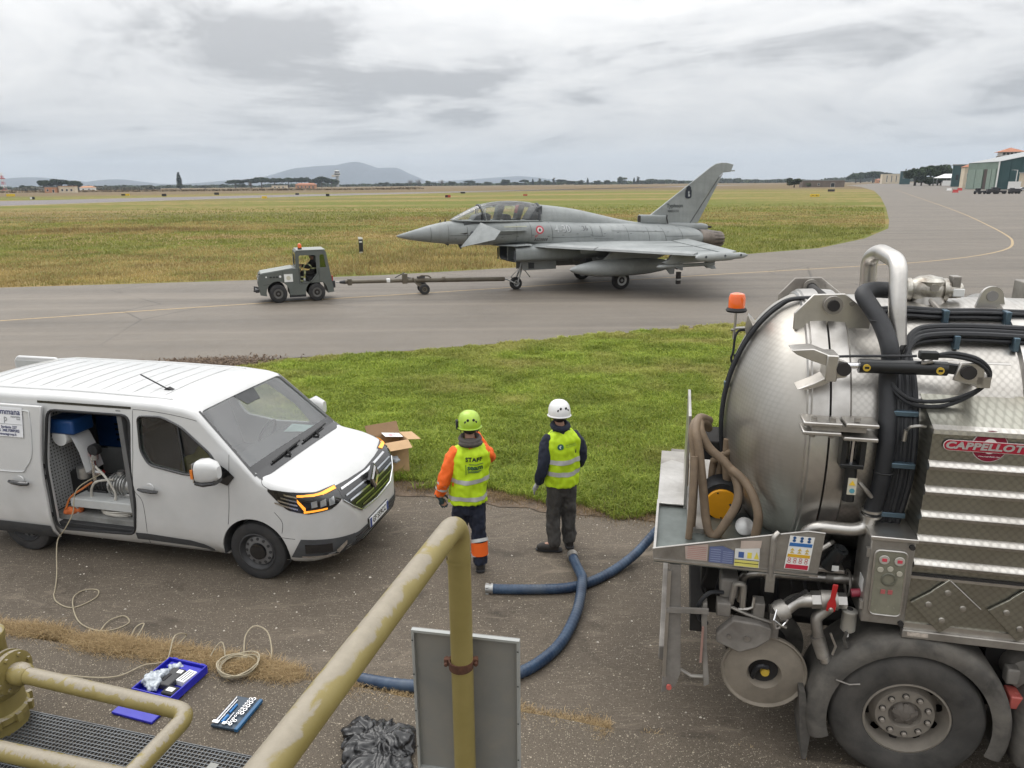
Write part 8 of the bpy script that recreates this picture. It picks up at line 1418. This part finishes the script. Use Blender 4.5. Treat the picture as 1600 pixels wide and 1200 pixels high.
W1, BV1 = figure('person', 'worker in orange sleeves, yellow STAFF vest and lime helmet', (-.44, 7.36, .008), R(10), J1, T1, M_HIORG, M_NAVY, M_HIVIS, M_GLOVE)
tape(W1, BV1, 1.10, .05, T1); tape(W1, BV1, .895, .05, T1)
helmet(W1, (-.02, .01, 1.75), mat('lime_helmet', (.38, .58, .03), .35, var=.1, scale=12, dirt=(.2, .25, .08), dirt_amt=.4, coat=.3)); MB().box(-.165, -.135, -.02, .05, 1.68, 1.78).build('ear_clip', M_BLACK, W1, bevel=.008); MB().ball((-.02, -.055, 1.535), .135, .085, .05, 16, 9).build('hood', M_HOOD, W1); MB().sweep([(-.02+.10*math.cos(a), -.02+.085*math.sin(a), 1.575+.02*math.sin(a)) for a in np.linspace(0, 2*PI, 25)[:-1]], .03, 8, True, True).build('hood_collar', M_HOOD, W1)
for f0, f1 in ((.33, .42), (.58, .67)):
    a, b = Vector(J1['elL']), Vector(J1['wrL']); a0 = a-(b-a)*.25; limb_band(W1, a0+(b-a0)*f0, a0+(b-a0)*f1, .073-.01*f0, 'sleeve_band', M_REFL)
limb_band(W1, (-.355, -.01, .985), (-.375, .0, .935), .045, 'bare_wrist', M_SKIN)
for z, h, m_ in ((.195, .16, M_HIORG), (.17, .035, M_REFL), (.345, .035, M_REFL)):
    limb_band(W1, (.058, -.028, z), (.055, -.012, z+h), .098 if m_ is M_REFL else .095, 'leg_band', m_); limb_band(W1, (-.159, .155, z), (-.155, .14, z+h), .098 if m_ is M_REFL else .095, 'leg_band', m_)
def vest_text(o, bv, s, x, z, size, m_, **k): text(s, size, m_, o, 'vest_lettering', frame3((x, -.6, z), (1, 0, 0), (0, 0, 1)), 0, drape=draper(bv, (0, 1, 0), .006, .5), **k)
VB_ = mat('print_black', (.02, .03, .02), .6); vest_text(W1, BV1, 'STAFF', .0, 1.375, .062, VB_, bold=.0025, spacing=1.1); LG = mat('print_green', (.03, .09, .03), .6); vest_text(W1, BV1, 'seam', .012, 1.285, .075, LG, sx=1.1, bold=.003); 
for z, x0, x1 in ((1.245, -.07, .08), (1.232, -.07, .06), (1.322, -.05, .10)): MB().sweep([draper(BV1, (0, 1, 0), .005, .5)((x0+(x1-x0)*k/6, -.6, z)) for k in range(7)], .0035, 5).build('vest_print', LG, W1)
MB().sweep([draper(BV1, (0, 1, 0), .005, .5)((-.088, -.6, 1.21+.11*k/4)) for k in range(5)], .0035, 5).build('vest_print', LG, W1)
ph = thing('phone', 'black phone held up by the worker in orange sleeves', 'phone', (W1.matrix_basis @ Vector((.02, .34, 1.55)))[:], R(10)); MB().box(-.08, .08, -.006, .006, .06, .14).build('phone_body', M_GLOSS, ph, bevel=.006); MB().lathe([(.012, -.008), (.001, -.009)], (.06, 0, .12), 'y', 10).build('phone_camera', M_DARK, ph)
# worker in navy fleece and charcoal trousers
T2 = [(.01, 0, .84, .185, .13), (.01, 0, .98, .18, .13), (.01, 0, 1.15, .19, .135), (.01, 0, 1.30, .205, .14), (.01, 0, 1.40, .20, .125), (.01, 0, 1.46, .15, .095), (.0, .0, 1.52, .085, .08)]
J2 = dict(head=(-.02, .03, 1.68), shL=(-.175, 0, 1.40), elL=(-.235, -.05, 1.10), wrL=(-.265, .02, .88), hdL=(-.35, .3, -.9), thL=(.3, 1, 0), shR=(.19, 0, 1.41), elR=(.265, .02, 1.13), wrR=(.20, .17, .95), hdR=(-.4, .5, -.6), thR=(0, 1, .3), hipL=(-.06, .0, .82), knL=(-.075, .02, .45), anL=(-.075, -.02, .10), toeL=(-.30, .07, .04), hipR=(.09, 0, .82), knR=(.115, .03, .45), anR=(.13, .03, .10), toeR=(.18, .26, .04))
W2, BV2 = figure('person', 'worker in navy fleece, plain yellow vest and white helmet', (.555, 7.80, .008), R(16), J2, T2, M_NAVY, M_CHAR, M_HIVIS, mat('pale_glove', (.30, .30, .30), .8, var=.4, scale=30))
tape(W2, BV2, 1.135, .055, T2); tape(W2, BV2, .985, .055, T2); helmet(W2, (-.02, .01, 1.73), mat('white_helmet', (.75, .75, .75), .35, var=.05, coat=.3)); MB().sweep([(-.01+.085*math.cos(a), .0+.075*math.sin(a), 1.555+.02*math.sin(a)) for a in np.linspace(0, 2*PI, 25)[:-1]], .036, 8, True, True).build('collar', M_NAVY, W2)
D2 = draper(BV2, (0, 1, 0), .005, .5); MB().add([D2((-.055+.036*math.cos(2*PI*k/20), -.6, 1.345+.036*math.sin(2*PI*k/20))) for k in range(20)]+[D2((-.055, -.6, 1.345))], [(k, (k+1) % 20, 20) for k in range(20)]).build('vest_emblem', mat('emblem_green', (.015, .12, .09), .5), W2); D3 = draper(BV2, (0, 1, 0), .009, .5); MB().add([D3((-.055+x, -.6, 1.345+z)) for x, z in ((-.006, .022), (.012, .018), (.004, -.002), (.012, -.024), (-.004, -.016), (-.016, .002))], [tuple(range(6))]).build('vest_emblem_figure', mat('emblem_white', (.7, .75, .7), .5), W2)
vest_text(W2, BV2, 'ambiente', .065, 1.372, .036, mat('print_olive', (.16, .25, .04), .6)); MB().sweep([D2((-.0+.14*k/6, -.6, 1.348)) for k in range(7)], .0025, 5).build('vest_print', mat('print_olive', (.16, .25, .04), .6), W2)
# driver in the tow tractor
JD_ = dict(head=(0, .03, .66), shL=(-.17, 0, .44), elL=(-.22, .2, .26), wrL=(-.12, .40, .32), hdL=(.2, 1, .1), thL=(.3, 0, 1), shR=(.17, 0, .44), elR=(.22, .2, .26), wrR=(.12, .40, .32), hdR=(-.2, 1, .1), thR=(-.3, 0, 1), hipL=(-.10, 0, .02), knL=(-.13, .40, .06), anL=(-.13, .48, -.28), toeL=(-.13, .68, -.34), hipR=(.10, 0, .02), knR=(.13, .40, .06), anR=(.13, .48, -.28), toeR=(.13, .68, -.34))
TD = [(0, 0, 0, .17, .13), (0, 0, .15, .17, .125), (0, 0, .3, .19, .13), (0, 0, .42, .19, .12), (0, 0, .48, .14, .09), (0, .01, .54, .08, .075)]
def driver():
    o = thing('person', 'tractor driver in dark clothes with reflective stripes', 'person', (TUG.matrix_basis @ Vector((1.52, .72, 1.0)))[:], R(20.5+90)); v_ = lambda k: Vector(JD_[k]); b = MB(); hd = v_('head'); b.loft([ering(*t_[:2], t_[2], t_[3]*.9, t_[4]*.9) for t_ in TD]); b.sweep([(0, .01, .48), (0, .02, .62)], .05, 10); b.ball((0, .03, .68), .078, .095, .115); b.ball((0, .12, .66), .014, .02, .02, 8, 6)
    for s in 'LR': b.sweep([v_('sh'+s), v_('el'+s), v_('wr'+s)], [.05, .042, .03], 10); b.sweep([v_('hip'+s), v_('kn'+s), v_('an'+s)], [.085, .065, .045], 10); b.sweep([v_('an'+s), v_('toe'+s)], .04, 8); hand(b, v_('wr'+s), v_('hd'+s), JD_['th'+s], .9)
    link('body', remesh(b, .016, 2), M_SKIN, o); j = MB(); j.loft([ering(*t_) for t_ in TD])
    for s in 'LR': j.sweep([v_('sh'+s), v_('el'+s), v_('wr'+s)], [.08, .07, .055], 12); j.sweep([v_('hip'+s), v_('kn'+s), v_('an'+s)], [.10, .085, .075], 12)
    link('overalls', remesh(j, .018, 3, folds(12, .01, 2)), M_DARKI, o); M_RY = mat('tape_yellow', (.55, .58, .30), .6)
    for s in 'LR':
        for p, q, f, r_ in (('sh', 'el', .55, .085), ('el', 'wr', .5, .075), ('hip', 'kn', .75, .10), ('kn', 'an', .35, .09), ('kn', 'an', .75, .088)): a, c = v_(p+s), v_(q+s); limb_band(o, a+(c-a)*f, a+(c-a)*(f+.16), r_, 'reflective_band', M_RY)
    MB().loft([ering(0, 0, .2, .2, .145), ering(0, 0, .25, .205, .148)], caps=False).build('reflective_band', M_RY, o); MB().ball((0, .015, .715), .088, .105, .10).build('cap', M_BLACK, o); MB().prism([(-.06, .10), (.06, .10), (.05, .17), (-.05, .17)], 'z', .70, .71).build('cap_peak', M_BLACK, o)
driver()

# ================================================================ HOSES, TOOLS, PIPEWORK AND RAILING
t = NT('blue_hose'); w = t.n('TexWave', _wave_type='BANDS', Scale=1.); nn1 = t.noise(6, 5, .6); c = t.mix(t.ramp(nn1, (.35, 0.), (.68, 1.)), (.012, .028, .062), (.035, .07, .125)); c = t.mix(t.math('MULTIPLY', t.ramp(t.noise(3, 6, .6), (.52, 0.), (.75, 1.)), .5), c, (.06, .06, .06)); t.p(Base__Color=c, Roughness=.42); M_BHOSE = t.m
def gh(P, z=.052): return [(x, y, z) if len(q) == 2 else q for q in P for x, y in [q[:2]]]
def ribbed(P, r, n=18, k=22):
    pts = cat(P, k); rr = [r*(1+.035*math.sin(i*1.9)) for i in range(len(pts))]; return MB().sweep(pts, rr, n)
H1 = thing('suction_hose', 'blue suction hose running from steel coupling to the tanker tray', 'hose', (-.27, 6.86, 0))
L0 = Vector((.27, -6.86, 0)); sh = lambda P: [tuple(Vector(p)+L0) for p in P]
ribbed(sh([(-.22, 6.855, .052), (.0, 6.842, .052), (.32, 6.84, .052), (.6, 6.87, .052), (.85, 6.99, .052), (1.13, 7.22, .06), (1.40, 7.45, .13), (1.66, 7.62, .32), (1.95, 7.55, .7), (2.1, 7.2, 1.1)]), .052, k=26).build('hose', M_BHOSE, H1)
MB().cyl((-.035, 0, .052), (.05, 0, .052), .05, n=16).build('coupling', M_ALU, H1); 
for a in (40, 160, 280): MB().box(-.03, .0, -.015, .015, .045, .07, Matrix.Translation((0, 0, .052)) @ Matrix.Rotation(R(a), 4, 'X')).build('coupling_lug', M_ALU, H1)
MB().cyl((.03, 0, .052), (.045, 0, .052), .058, n=16).build('hose_clip', M_ALU, H1)
H2 = thing('suction_hose', 'blue suction hose curving from the white helmet worker under the railing', 'hose', (.68, 7.55, 0)); L0 = Vector((-.68, -7.55, 0))
ribbed(sh([(.685, 7.50, .06), (.71, 7.28, .07), (.73, 7.06, .11), (.73, 6.86, .155), (.69, 6.62, .11), (.62, 6.36, .06), (.46, 5.95, .052), (.27, 5.67, .052), (.03, 5.47, .052), (-.35, 5.33, .052), (-.91, 5.32, .052), (-1.37, 5.42, .052), (-1.56, 5.49, .052)]), .052, k=26).build('hose', M_BHOSE, H2); MB().cyl((.003, .02, .06), (.006, -.07, .063), .062, n=18).build('coupling', M_SSD, H2); MB().cyl((.003, .02, .06), (.0025, .035, .06), .056, .045, 18).build('coupling_end', M_SSD, H2); MB().cyl((-2.24, -2.06, .052), (-2.32, -2.03, .052), .056, n=16).build('coupling', M_ALU, H2)
# cardboard box by the van nose
CD = mat('cardboard', (.46, .30, .165), .85, var=.1, scale=6, bump=.1, bscale=200); CDD = mat('cardboard_inner', (.25, .155, .085), .85, var=.1)
BX = thing('cardboard_box', 'open cardboard box on the lawn edge beside the van', 'box', (-1.86, 10.18, 0), R(28))
w_, d_, h_ = .50, .38, .57
for nme, m in (('box_wall', MB().box(-w_/2, w_/2, -d_/2, -d_/2+.006, 0, h_)), ('box_wall', MB().box(-w_/2, w_/2, d_/2-.006, d_/2, 0, h_)), ('box_wall', MB().box(-w_/2, -w_/2+.006, -d_/2+.006, d_/2-.006, 0, h_)), ('box_wall', MB().box(w_/2-.006, w_/2, -d_/2+.006, d_/2-.006, 0, h_)), ('box_floor', MB().box(-w_/2+.006, w_/2-.006, -d_/2+.006, d_/2-.006, .003, .012))): m.build(nme, CD, BX)
def flap(x0, x1, y0, y1, ax, ang, m_, name='flap'): M_ = Matrix.Translation(ax) @ ang; return MB().box(x0, x1, y0, y1, 0, .005, M_).build(name, m_, BX)
flap(0, w_, -.19, 0, (-w_/2, -d_/2, h_), Matrix.Rotation(R(22), 4, 'X'), CD); flap(0, w_, 0, .19, (-w_/2, d_/2, h_), Matrix.Rotation(R(50), 4, 'X'), CDD); flap(0, .2, 0, d_, (w_/2, -d_/2, h_), Matrix.Rotation(R(8), 4, 'Y'), CD); flap(-.2, 0, 0, d_, (-w_/2, -d_/2, h_), Matrix.Rotation(R(-15), 4, 'Y'), CD)
pp = thing('printed_sheet', 'white printed sheet with pink lettering on the open box', 'paper', (BX.matrix_basis @ Vector((.10, .09, h_+.012)))[:], R(28)); MB().box(-.14, .14, -.10, .10, 0, .004).xf(Matrix.Rotation(R(10), 4, 'Y')).build('sheet', M_WPAPER, pp); MB().box(-.07, .03, -.05, -.035, .014, .016).build('pink_print', mat('pink_print', (.6, .12, .2), .6), pp); MB().box(-.09, -.01, -.02, -.008, .016, .018).build('pink_print', mat('pink_print', (.6, .12, .2), .6), pp)
pb = remesh(MB().ball((0, 0, .04), .09, .07, .05).ball((.05, -.03, .03), .06, .05, .04), .015, 2, lambda p: .02*noise.noise(p*20)); tag(link('grey_plastic', pb, mat('grey_film', (.35, .37, .40), .3, var=.2), loc=(BX.matrix_basis @ Vector((-.02, -.27, .30)))[:]), 'grey plastic film spilling over the front of the box', 'film')
# tan cord wandering from the van to the tool case
zc = .012
tag(MB().tube([crd[0], crd[1], crd[2], crd[3], crd[4], (-5.12, 7.25, .04), (-4.98, 6.98, zc), (-4.92, 6.86, zc), (-4.79, 6.72, zc), (-4.58, 6.63, zc), (-4.45, 6.80, zc), (-4.50, 6.96, zc), (-4.65, 6.97, zc), (-4.67, 6.80, .03), (-4.53, 6.56, zc), (-4.33, 6.34, zc), (-4.09, 6.22, zc), (-3.93, 6.25, zc), (-3.86, 6.36, zc), (-3.97, 6.47, zc), (-4.06, 6.36, .03), (-4.06, 6.17, zc), (-3.98, 6.03, zc), (-3.85, 5.94, zc), (-3.70, 5.94, zc), (-3.63, 6.05, .05), (-3.62, 6.2, .10), (-3.68, 6.14, .09), (-3.66, 5.95, .03), (-3.58, 5.78, .05)], .0062, 8, 8).build('cord', CORD), 'tan cord trailing from the van door across the apron', 'cord')
tag(MB().tube([(-4.35, 5.50, .07), (-4.07, 5.49, .07), (-3.70, 5.44, .07), (-3.48, 5.46, .07), (-3.34, 5.60, .07), (-3.20, 5.62, .08), (-3.14, 5.66, .10), (-3.15, 5.85, .20), (-3.12, 6.0, .10), (-3.25, 5.8, .04), (-3.4, 5.7, .06)], .0062, 8, 8).build('cord', CORD), 'tan cord running behind the valve to the blue case', 'cord')
cm = MB(); rr = random.Random(2)
for k in range(9): a0 = rr.random()*6; cm.sweep([(.16*(.82+.04*k)*math.cos(a+a0)+rr.uniform(-.004, .004), .15*(.82+.035*k)*math.sin(a+a0)*1.0, .012+.013*k*.8+.02*math.sin(2*a+k)+.02) for a in np.linspace(0, 2*PI, 41)[:-1]], .0062, 7, True, True)
cm.tube([(-.16, .1, .05), (-.2, .2, .12), (-.24, .24, .16), (-.30, .2, .10), (-.33, .1, .02), (-.30, .0, .02)], .0062, 7); cm.tube([(-.02, .18, .06), (-.06, .36, .14), (0, .46, .18), (.14, .40, .14), (.24, .14, .05), (.18, -.06, .02)], .0062, 7, 8)
tag(cm.build('cord_coil', CORD, loc=(-2.46, 5.55, .012)), 'coil of tan cord on the apron beside the dry grass', 'cord')['kind'] = 'thing'
# blue tool case
M_CASE = mat('case_blue', (.016, .018, .36), .38, var=.1); CS = thing('tool_case', 'open blue plastic tool case by the concrete edge', 'case', (-2.98, 5.36, .06), R(-18))
cw_, ch_ = .41, .44
for m in (MB().box(-cw_/2, cw_/2, -ch_/2, ch_/2, 0, .012), MB().box(-cw_/2, -cw_/2+.012, -ch_/2, ch_/2, .012, .075), MB().box(cw_/2-.012, cw_/2, -ch_/2, ch_/2, .012, .075), MB().box(-cw_/2+.012, cw_/2-.012, -ch_/2, -ch_/2+.012, .012, .075), MB().box(-cw_/2+.012, cw_/2-.012, ch_/2-.012, ch_/2, .012, .075)): m.build('case_wall', M_CASE, CS, bevel=.003)
MB().box(-cw_/2, cw_/2, -ch_/2-.22, -ch_/2-.01, -.01, .012).build('case_lid', M_CASE, CS, bevel=.004); MB().box(-.1, .1, ch_/2, ch_/2+.03, .02, .055).build('case_handle', M_CASE, CS, bevel=.008)
for x in (-.15, .15): MB().box(x-.025, x+.025, ch_/2, ch_/2+.014, .01, .07).build('case_latch', M_CASE, CS, bevel=.003)
MB().box(-.17, .17, ch_/2-.09, ch_/2-.02, .014, .05).build('case_tray', M_CASE, CS, bevel=.004)
cz_ = lambda x, y, z: (CS.matrix_basis @ Vector((x, y, z)))[:]
tl = thing('battery_pack', 'dark grey tool body lying in the blue case', 'tool', cz_(.02, .0, .013), R(-18)); MB().box(-.09, .05, -.10, .12, 0, .06).build('tool_body', M_DARK, tl, bevel=.012); MB().box(-.01, .04, .06, .10, .06, .062).build('tool_label', M_WHITE, tl); MB().box(-.05, -.03, -.06, .03, .06, .066).build('tool_slot', M_BLACK, tl)
tl = thing('charger', 'black charger with white label in the blue case', 'charger', cz_(.12, -.13, .013), R(-18)); MB().box(-.06, .06, -.05, .05, 0, .055).build('charger_body', M_BLACK, tl, bevel=.01); MB().box(-.035, .035, -.02, .025, .055, .057).build('charger_label', M_WHITE, tl)
mn = thing('manual', 'white printed booklet in the blue case', 'booklet', cz_(.12, .06, .014), R(-24)); MB().box(-.045, .045, -.075, .075, 0, .05).build('booklet', M_WPAPER, mn); 
for k in range(3): MB().box(-.03+.025*k, -.022+.025*k, -.06, .06, .05, .051).build('booklet_line', M_DARK, mn)
fb = remesh(MB().ball((0, 0, .05), .085, .10, .045).ball((.03, -.08, .04), .05, .06, .04).ball((.06, .07, .05), .04, .05, .035), .009, 1, lambda p: .022*noise.noise(p*30)+.012*noise.noise(p*70)); tag(link('plastic_bag', fb, mat('clear_film', (.42, .46, .50), .25, var=.15, coat=.5), loc=cz_(-.12, -.06, .02)), 'crumpled clear plastic bag in the blue case', 'bag')
fb2 = remesh(MB().ball((0, 0, .03), .07, .04, .03), .009, 1, lambda p: .02*noise.noise(p*30)); tag(link('small_bag', fb2, MATS['clear_film'], loc=cz_(-.08, .15, .02)), 'small clear bag at the top of the blue case', 'bag')
# socket set
SS = thing('socket_set', 'blue socket set tray with bright steel sockets on the concrete', 'tool set', (-2.27, 4.98, .057), R(-14)); MB().box(-.12, .12, -.175, .175, 0, .022).build('tray', mat('tray_slate', (.03, .05, .075), .5), SS, bevel=.004); MB().box(.095, .125, -.18, .18, 0, .028).build('tray_edge', mat('tray_blue', (.015, .09, .20), .4), SS, bevel=.003)
for x, y0, y1, r in ((-.10, -.15, .15, .008), (-.075, -.15, .12, .007), (-.012, -.15, -.02, .007)): MB().cyl((x, y0, .028), (x, y1, .028), r, n=8).build('ratchet_bar', M_CHROME, SS); MB().box(x-.014, x+.014, y0-.012, y0+.014, .02, .042).build('ratchet_head', M_CHROME, SS)
MB().cyl((-.04, -.14, .03), (-.04, -.06, .03), .014, n=10).build('driver_handle', mat('handle_blue', (.02, .16, .42), .35), SS); MB().cyl((-.045, -.03, .03), (-.045, .07, .03), .010, n=10).build('driver_handle', MATS['handle_blue'], SS)
sk = MB().lathe([(.010, 0), (.017, 0), (.017, .02), (.012, .02), (.011, .004)], (0, 0, 0), 'z', 14, caps=False).mesh('socket')
for i, (x, y, s) in enumerate([(.062, .15-.042*k, 1.0) for k in range(5)]+[(.03, .15-.03*k, .62) for k in range(9)]+[(.015, -.14, .7), (.045, -.15, .8), (.06, -.11, .8), (.035, -.115, .7)]): q = link('socket', sk, M_CHROME, SS, loc=(x, y, .022)); q.scale = (s, s, 1)
# black bin bag
bb = MB().ball((0, 0, .06), .27, .22, .09, 18, 12).ball((-.15, .12, .08), .13, .1, .09).ball((.12, .02, .09), .14, .14, .08).ball((.02, -.22, .06), .24, .16, .08)
def crinkle(p): q = p+Vector((.06*noise.noise(p*5), .06*noise.noise(p*5+Vector((9, 0, 0))), 0)); th_ = math.atan2(q.y, q.x); rg_ = math.hypot(q.x, q.y); f = lambda *a: 1-2.4*abs(noise.noise(Vector(a))); return .026*f(th_*2.2, rg_*6, q.z*5)+.017*f(th_*5, rg_*9, q.z*12)+.012*f(q.x*22, q.y*16, q.z*22)-.012
tag(link('bin_bag', shade(remesh(bb, .009, 1, crinkle), 180), mat('black_film', (.009, .009, .010), .32, var=.25, scale=15, coat=.25), loc=(-1.04, 4.60, .04)), 'crumpled black bin bag beside the grey sign', 'bag').scale = (1.05, 1.05, .8)
# khaki pipework and railing
t = NT('khaki_pipe_paint'); geo = t.n('NewGeometry'); sz = t.n('SeparateXYZ', Vector=geo.outputs['Normal']); n1 = t.noise(11, 7, .65, .8); n2 = t.noise(45, 4, .7); n3 = t.noise(4, 5, .6)
c = t.mix(t.ramp(n3, (.35, 0.), (.65, 1.)), (.19, .15, .045), (.245, .198, .068)); wear = t.ramp(t.math('ADD', t.math('MULTIPLY', sz.outputs[2], .36), t.math('MULTIPLY', n1, .72)), (.60, 0.), (.65, 1.)); c = t.mix(wear, c, t.mix(n2, (.19, .165, .12), (.33, .29, .225)))
rust = t.ramp(t.noise(7, 7, .7, .5), (.66, 0.), (.72, 1.)); c = t.mix(t.math('MULTIPLY', rust, .6), c, (.10, .06, .025)); t.p(Base__Color=c, Roughness=t.math('ADD', t.math('MULTIPLY', n2, .2), .42)); t.bump(t.math('ADD', wear, n2), .12, .002); M_KHAKI = t.m
RAIL = thing('handrail', 'weathered khaki tube handrail rising in front of the camera', 'railing', (-.118, 1.375, 2.0))
MB().sweep(fillet([(.0, 0, -.6), (.003, .0, 1.545), (-.19, -.70, 1.545), (-.42, -1.55, 1.545)], .055, 8), .0245, 24).build('rail_tube', M_KHAKI, RAIL); MB().lathe([(.0262, -.004), (.0265, .0), (.0262, .004)], (.002, 0, 1.455), 'z', 24, caps=False).build('weld_seam', M_KHAKI, RAIL)
SGN = thing('sign_board', 'grey back of a metal sign board clamped to the handrail post', 'sign', (-.11, 1.42, 3.05), R(-11)); M_SBACK = mat('sign_back_grey', (.20, .20, .19), .55, .2, var=.07, scale=6, dirt=(.30, .27, .22), dirt_amt=.35, dscale=9)
MB().box(-.125, .125, .0, .003, -.19, .195).build('plate', M_SBACK, SGN)
for m in (MB().box(-.125, -.119, -.010, .0, -.19, .195), MB().box(.119, .125, -.010, .0, -.19, .195), MB().box(-.119, .119, -.010, .0, .189, .195), MB().box(-.119, .119, -.010, .0, -.19, -.184)): m.build('plate_rim', mat('sign_rim', (.34, .35, .34), .5, .3), SGN)
for z in (-.12, -.02, .08, .17):
    for x in (-.122, .122): MB().lathe([(.0022, -.003), (.001, -.0035)], (x, -.010, z), 'y', 8).build('rivet', M_DARK, SGN)
CLM = thing('pipe_clamp', 'rusty clamp holding the grey sign to the post', 'clamp', (-.118, 1.375, 3.20)); M_RUST = mat('rust', (.075, .03, .016), .85, var=.35, scale=60); MB().lathe([(.0247, -.010), (.0275, -.010), (.0275, .010), (.0247, .010)], (0, 0, 0), 'z', 26, caps=False).build('band', M_RUST, CLM)
for s in (-1, 1): MB().box(s*.026-.006 if s > 0 else -.038, .038 if s > 0 else -.02, .0, .012, -.008, .009).build('ear', M_RUST, CLM, bevel=.002); MB().cyl((s*.033, -.008, .0), (s*.033, .02, .0), .004, n=8).build('bolt', M_RUST, CLM)
PIP = thing('fuel_pipe', 'khaki pipe run with a flange bending towards the camera', 'pipe', (-3.83, 4.80, 0), R(-16.5))
MB().sweep(fillet([(.02, 0, .60), (1.58, .0, .60), (1.61, -.55, .60), (1.62, -1.4, .60)], .13, 8), .062, 24).build('pipe', M_KHAKI, PIP); MB().lathe([(.075, .0), (.085, .03), (.085, .10), (.065, .14)], (-.05, 0, .60), 'x', 26).build('pipe_socket', M_KHAKI, PIP); MB().lathe([(.06, -.035), (.16, -.033), (.165, -.02), (.165, .01), (.10, .02)], (-.07, 0, .60), 'x', 34).build('flange', M_KHAKI, PIP); MB().lathe([(.06, -.035), (.165, -.033), (.165, -.01), (.10, -.002)], (-.12, 0, .60), 'x', 34).build('flange', M_KHAKI, PIP)
for k in range(8): a = k*PI/4+.3; MB().cyl((-.165, .135*math.cos(a), .60+.135*math.sin(a)), (-.035, .135*math.cos(a), .60+.135*math.sin(a)), .016, n=6).build('flange_bolt', M_KHAKI, PIP)
LP = thing('lower_pipe', 'second khaki pipe crossing the bottom left corner', 'pipe', (-3.73, 4.34, 0), R(-14.3)); MB().cyl((-1, 0, .3), (2.2, 0, .3), .066, n=24).build('pipe', M_KHAKI, LP); MB().lathe([(.066, -.02), (.072, 0), (.066, .02)], (-.3, 0, .3), 'x', 24, caps=False).build('weld_ring', M_KHAKI, LP)
VLV = thing('filter_vessel', 'squat khaki filter vessel at the left edge', 'vessel', (-4.15, 4.90, 0)); MB().lathe([(.20, 0), (.205, .14), (.225, .16), (.225, .21), (.205, .23), (.20, .36), (.215, .38), (.215, .42), (.18, .46), (.155, .52), (.15, .80), (.16, .82), (.16, .88), (.14, .895)], n=36).build('vessel', M_KHAKI, VLV)
for k in range(6): a = k*PI/3+.2; MB().lathe([(.022, .895), (.022, .9), (.001, .9)], (.105*math.cos(a), .105*math.sin(a), 0), 'z', 10).build('lid_hole', M_DARKI, VLV)
for k in range(10): a = k*PI/5; MB().box(-.02, .02, .215, .25, .15, .22, Matrix.Rotation(a, 4, 'Z')).build('vessel_lug', M_KHAKI, VLV)
# steel grating
M_GRAT = mat('galvanised_bar', (.16, .17, .18), .5, .5, var=.2, scale=8, dirt=(.09, .08, .065), dirt_amt=.4); GT = thing('floor_grating', 'galvanised steel floor grating between the pipes', 'grating', (-4.05, 5.05, .06), R(-14.5)); GL_, GW_ = 2.45, 1.15
bl = MB().box(0, GL_, -.003, .003, -.035, 0).mesh('bearing_bar', smooth=False); bs = MB().box(-.0025, .0025, -GW_, 0, -.012, -.001).mesh('cross_bar', smooth=False)
for k in range(int(GW_/.033)): link('bearing_bar', bl, M_GRAT, GT, loc=(0, -.033*k-.01, 0))
for k in range(int(GL_/.033)): link('cross_bar', bs, M_GRAT, GT, loc=(.033*k+.01, 0, 0))
for m in (MB().box(-.005, GL_+.005, 0, .006, -.04, .004), MB().box(-.006, 0, -GW_, 0, -.04, .004), MB().box(GL_, GL_+.006, -GW_, 0, -.04, .004)): m.build('frame', M_GRAT, GT)
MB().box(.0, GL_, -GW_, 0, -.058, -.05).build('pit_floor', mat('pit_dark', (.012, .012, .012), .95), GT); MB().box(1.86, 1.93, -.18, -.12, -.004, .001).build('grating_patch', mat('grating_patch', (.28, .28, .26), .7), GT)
bpy.data.scenes.remove(BAKE)
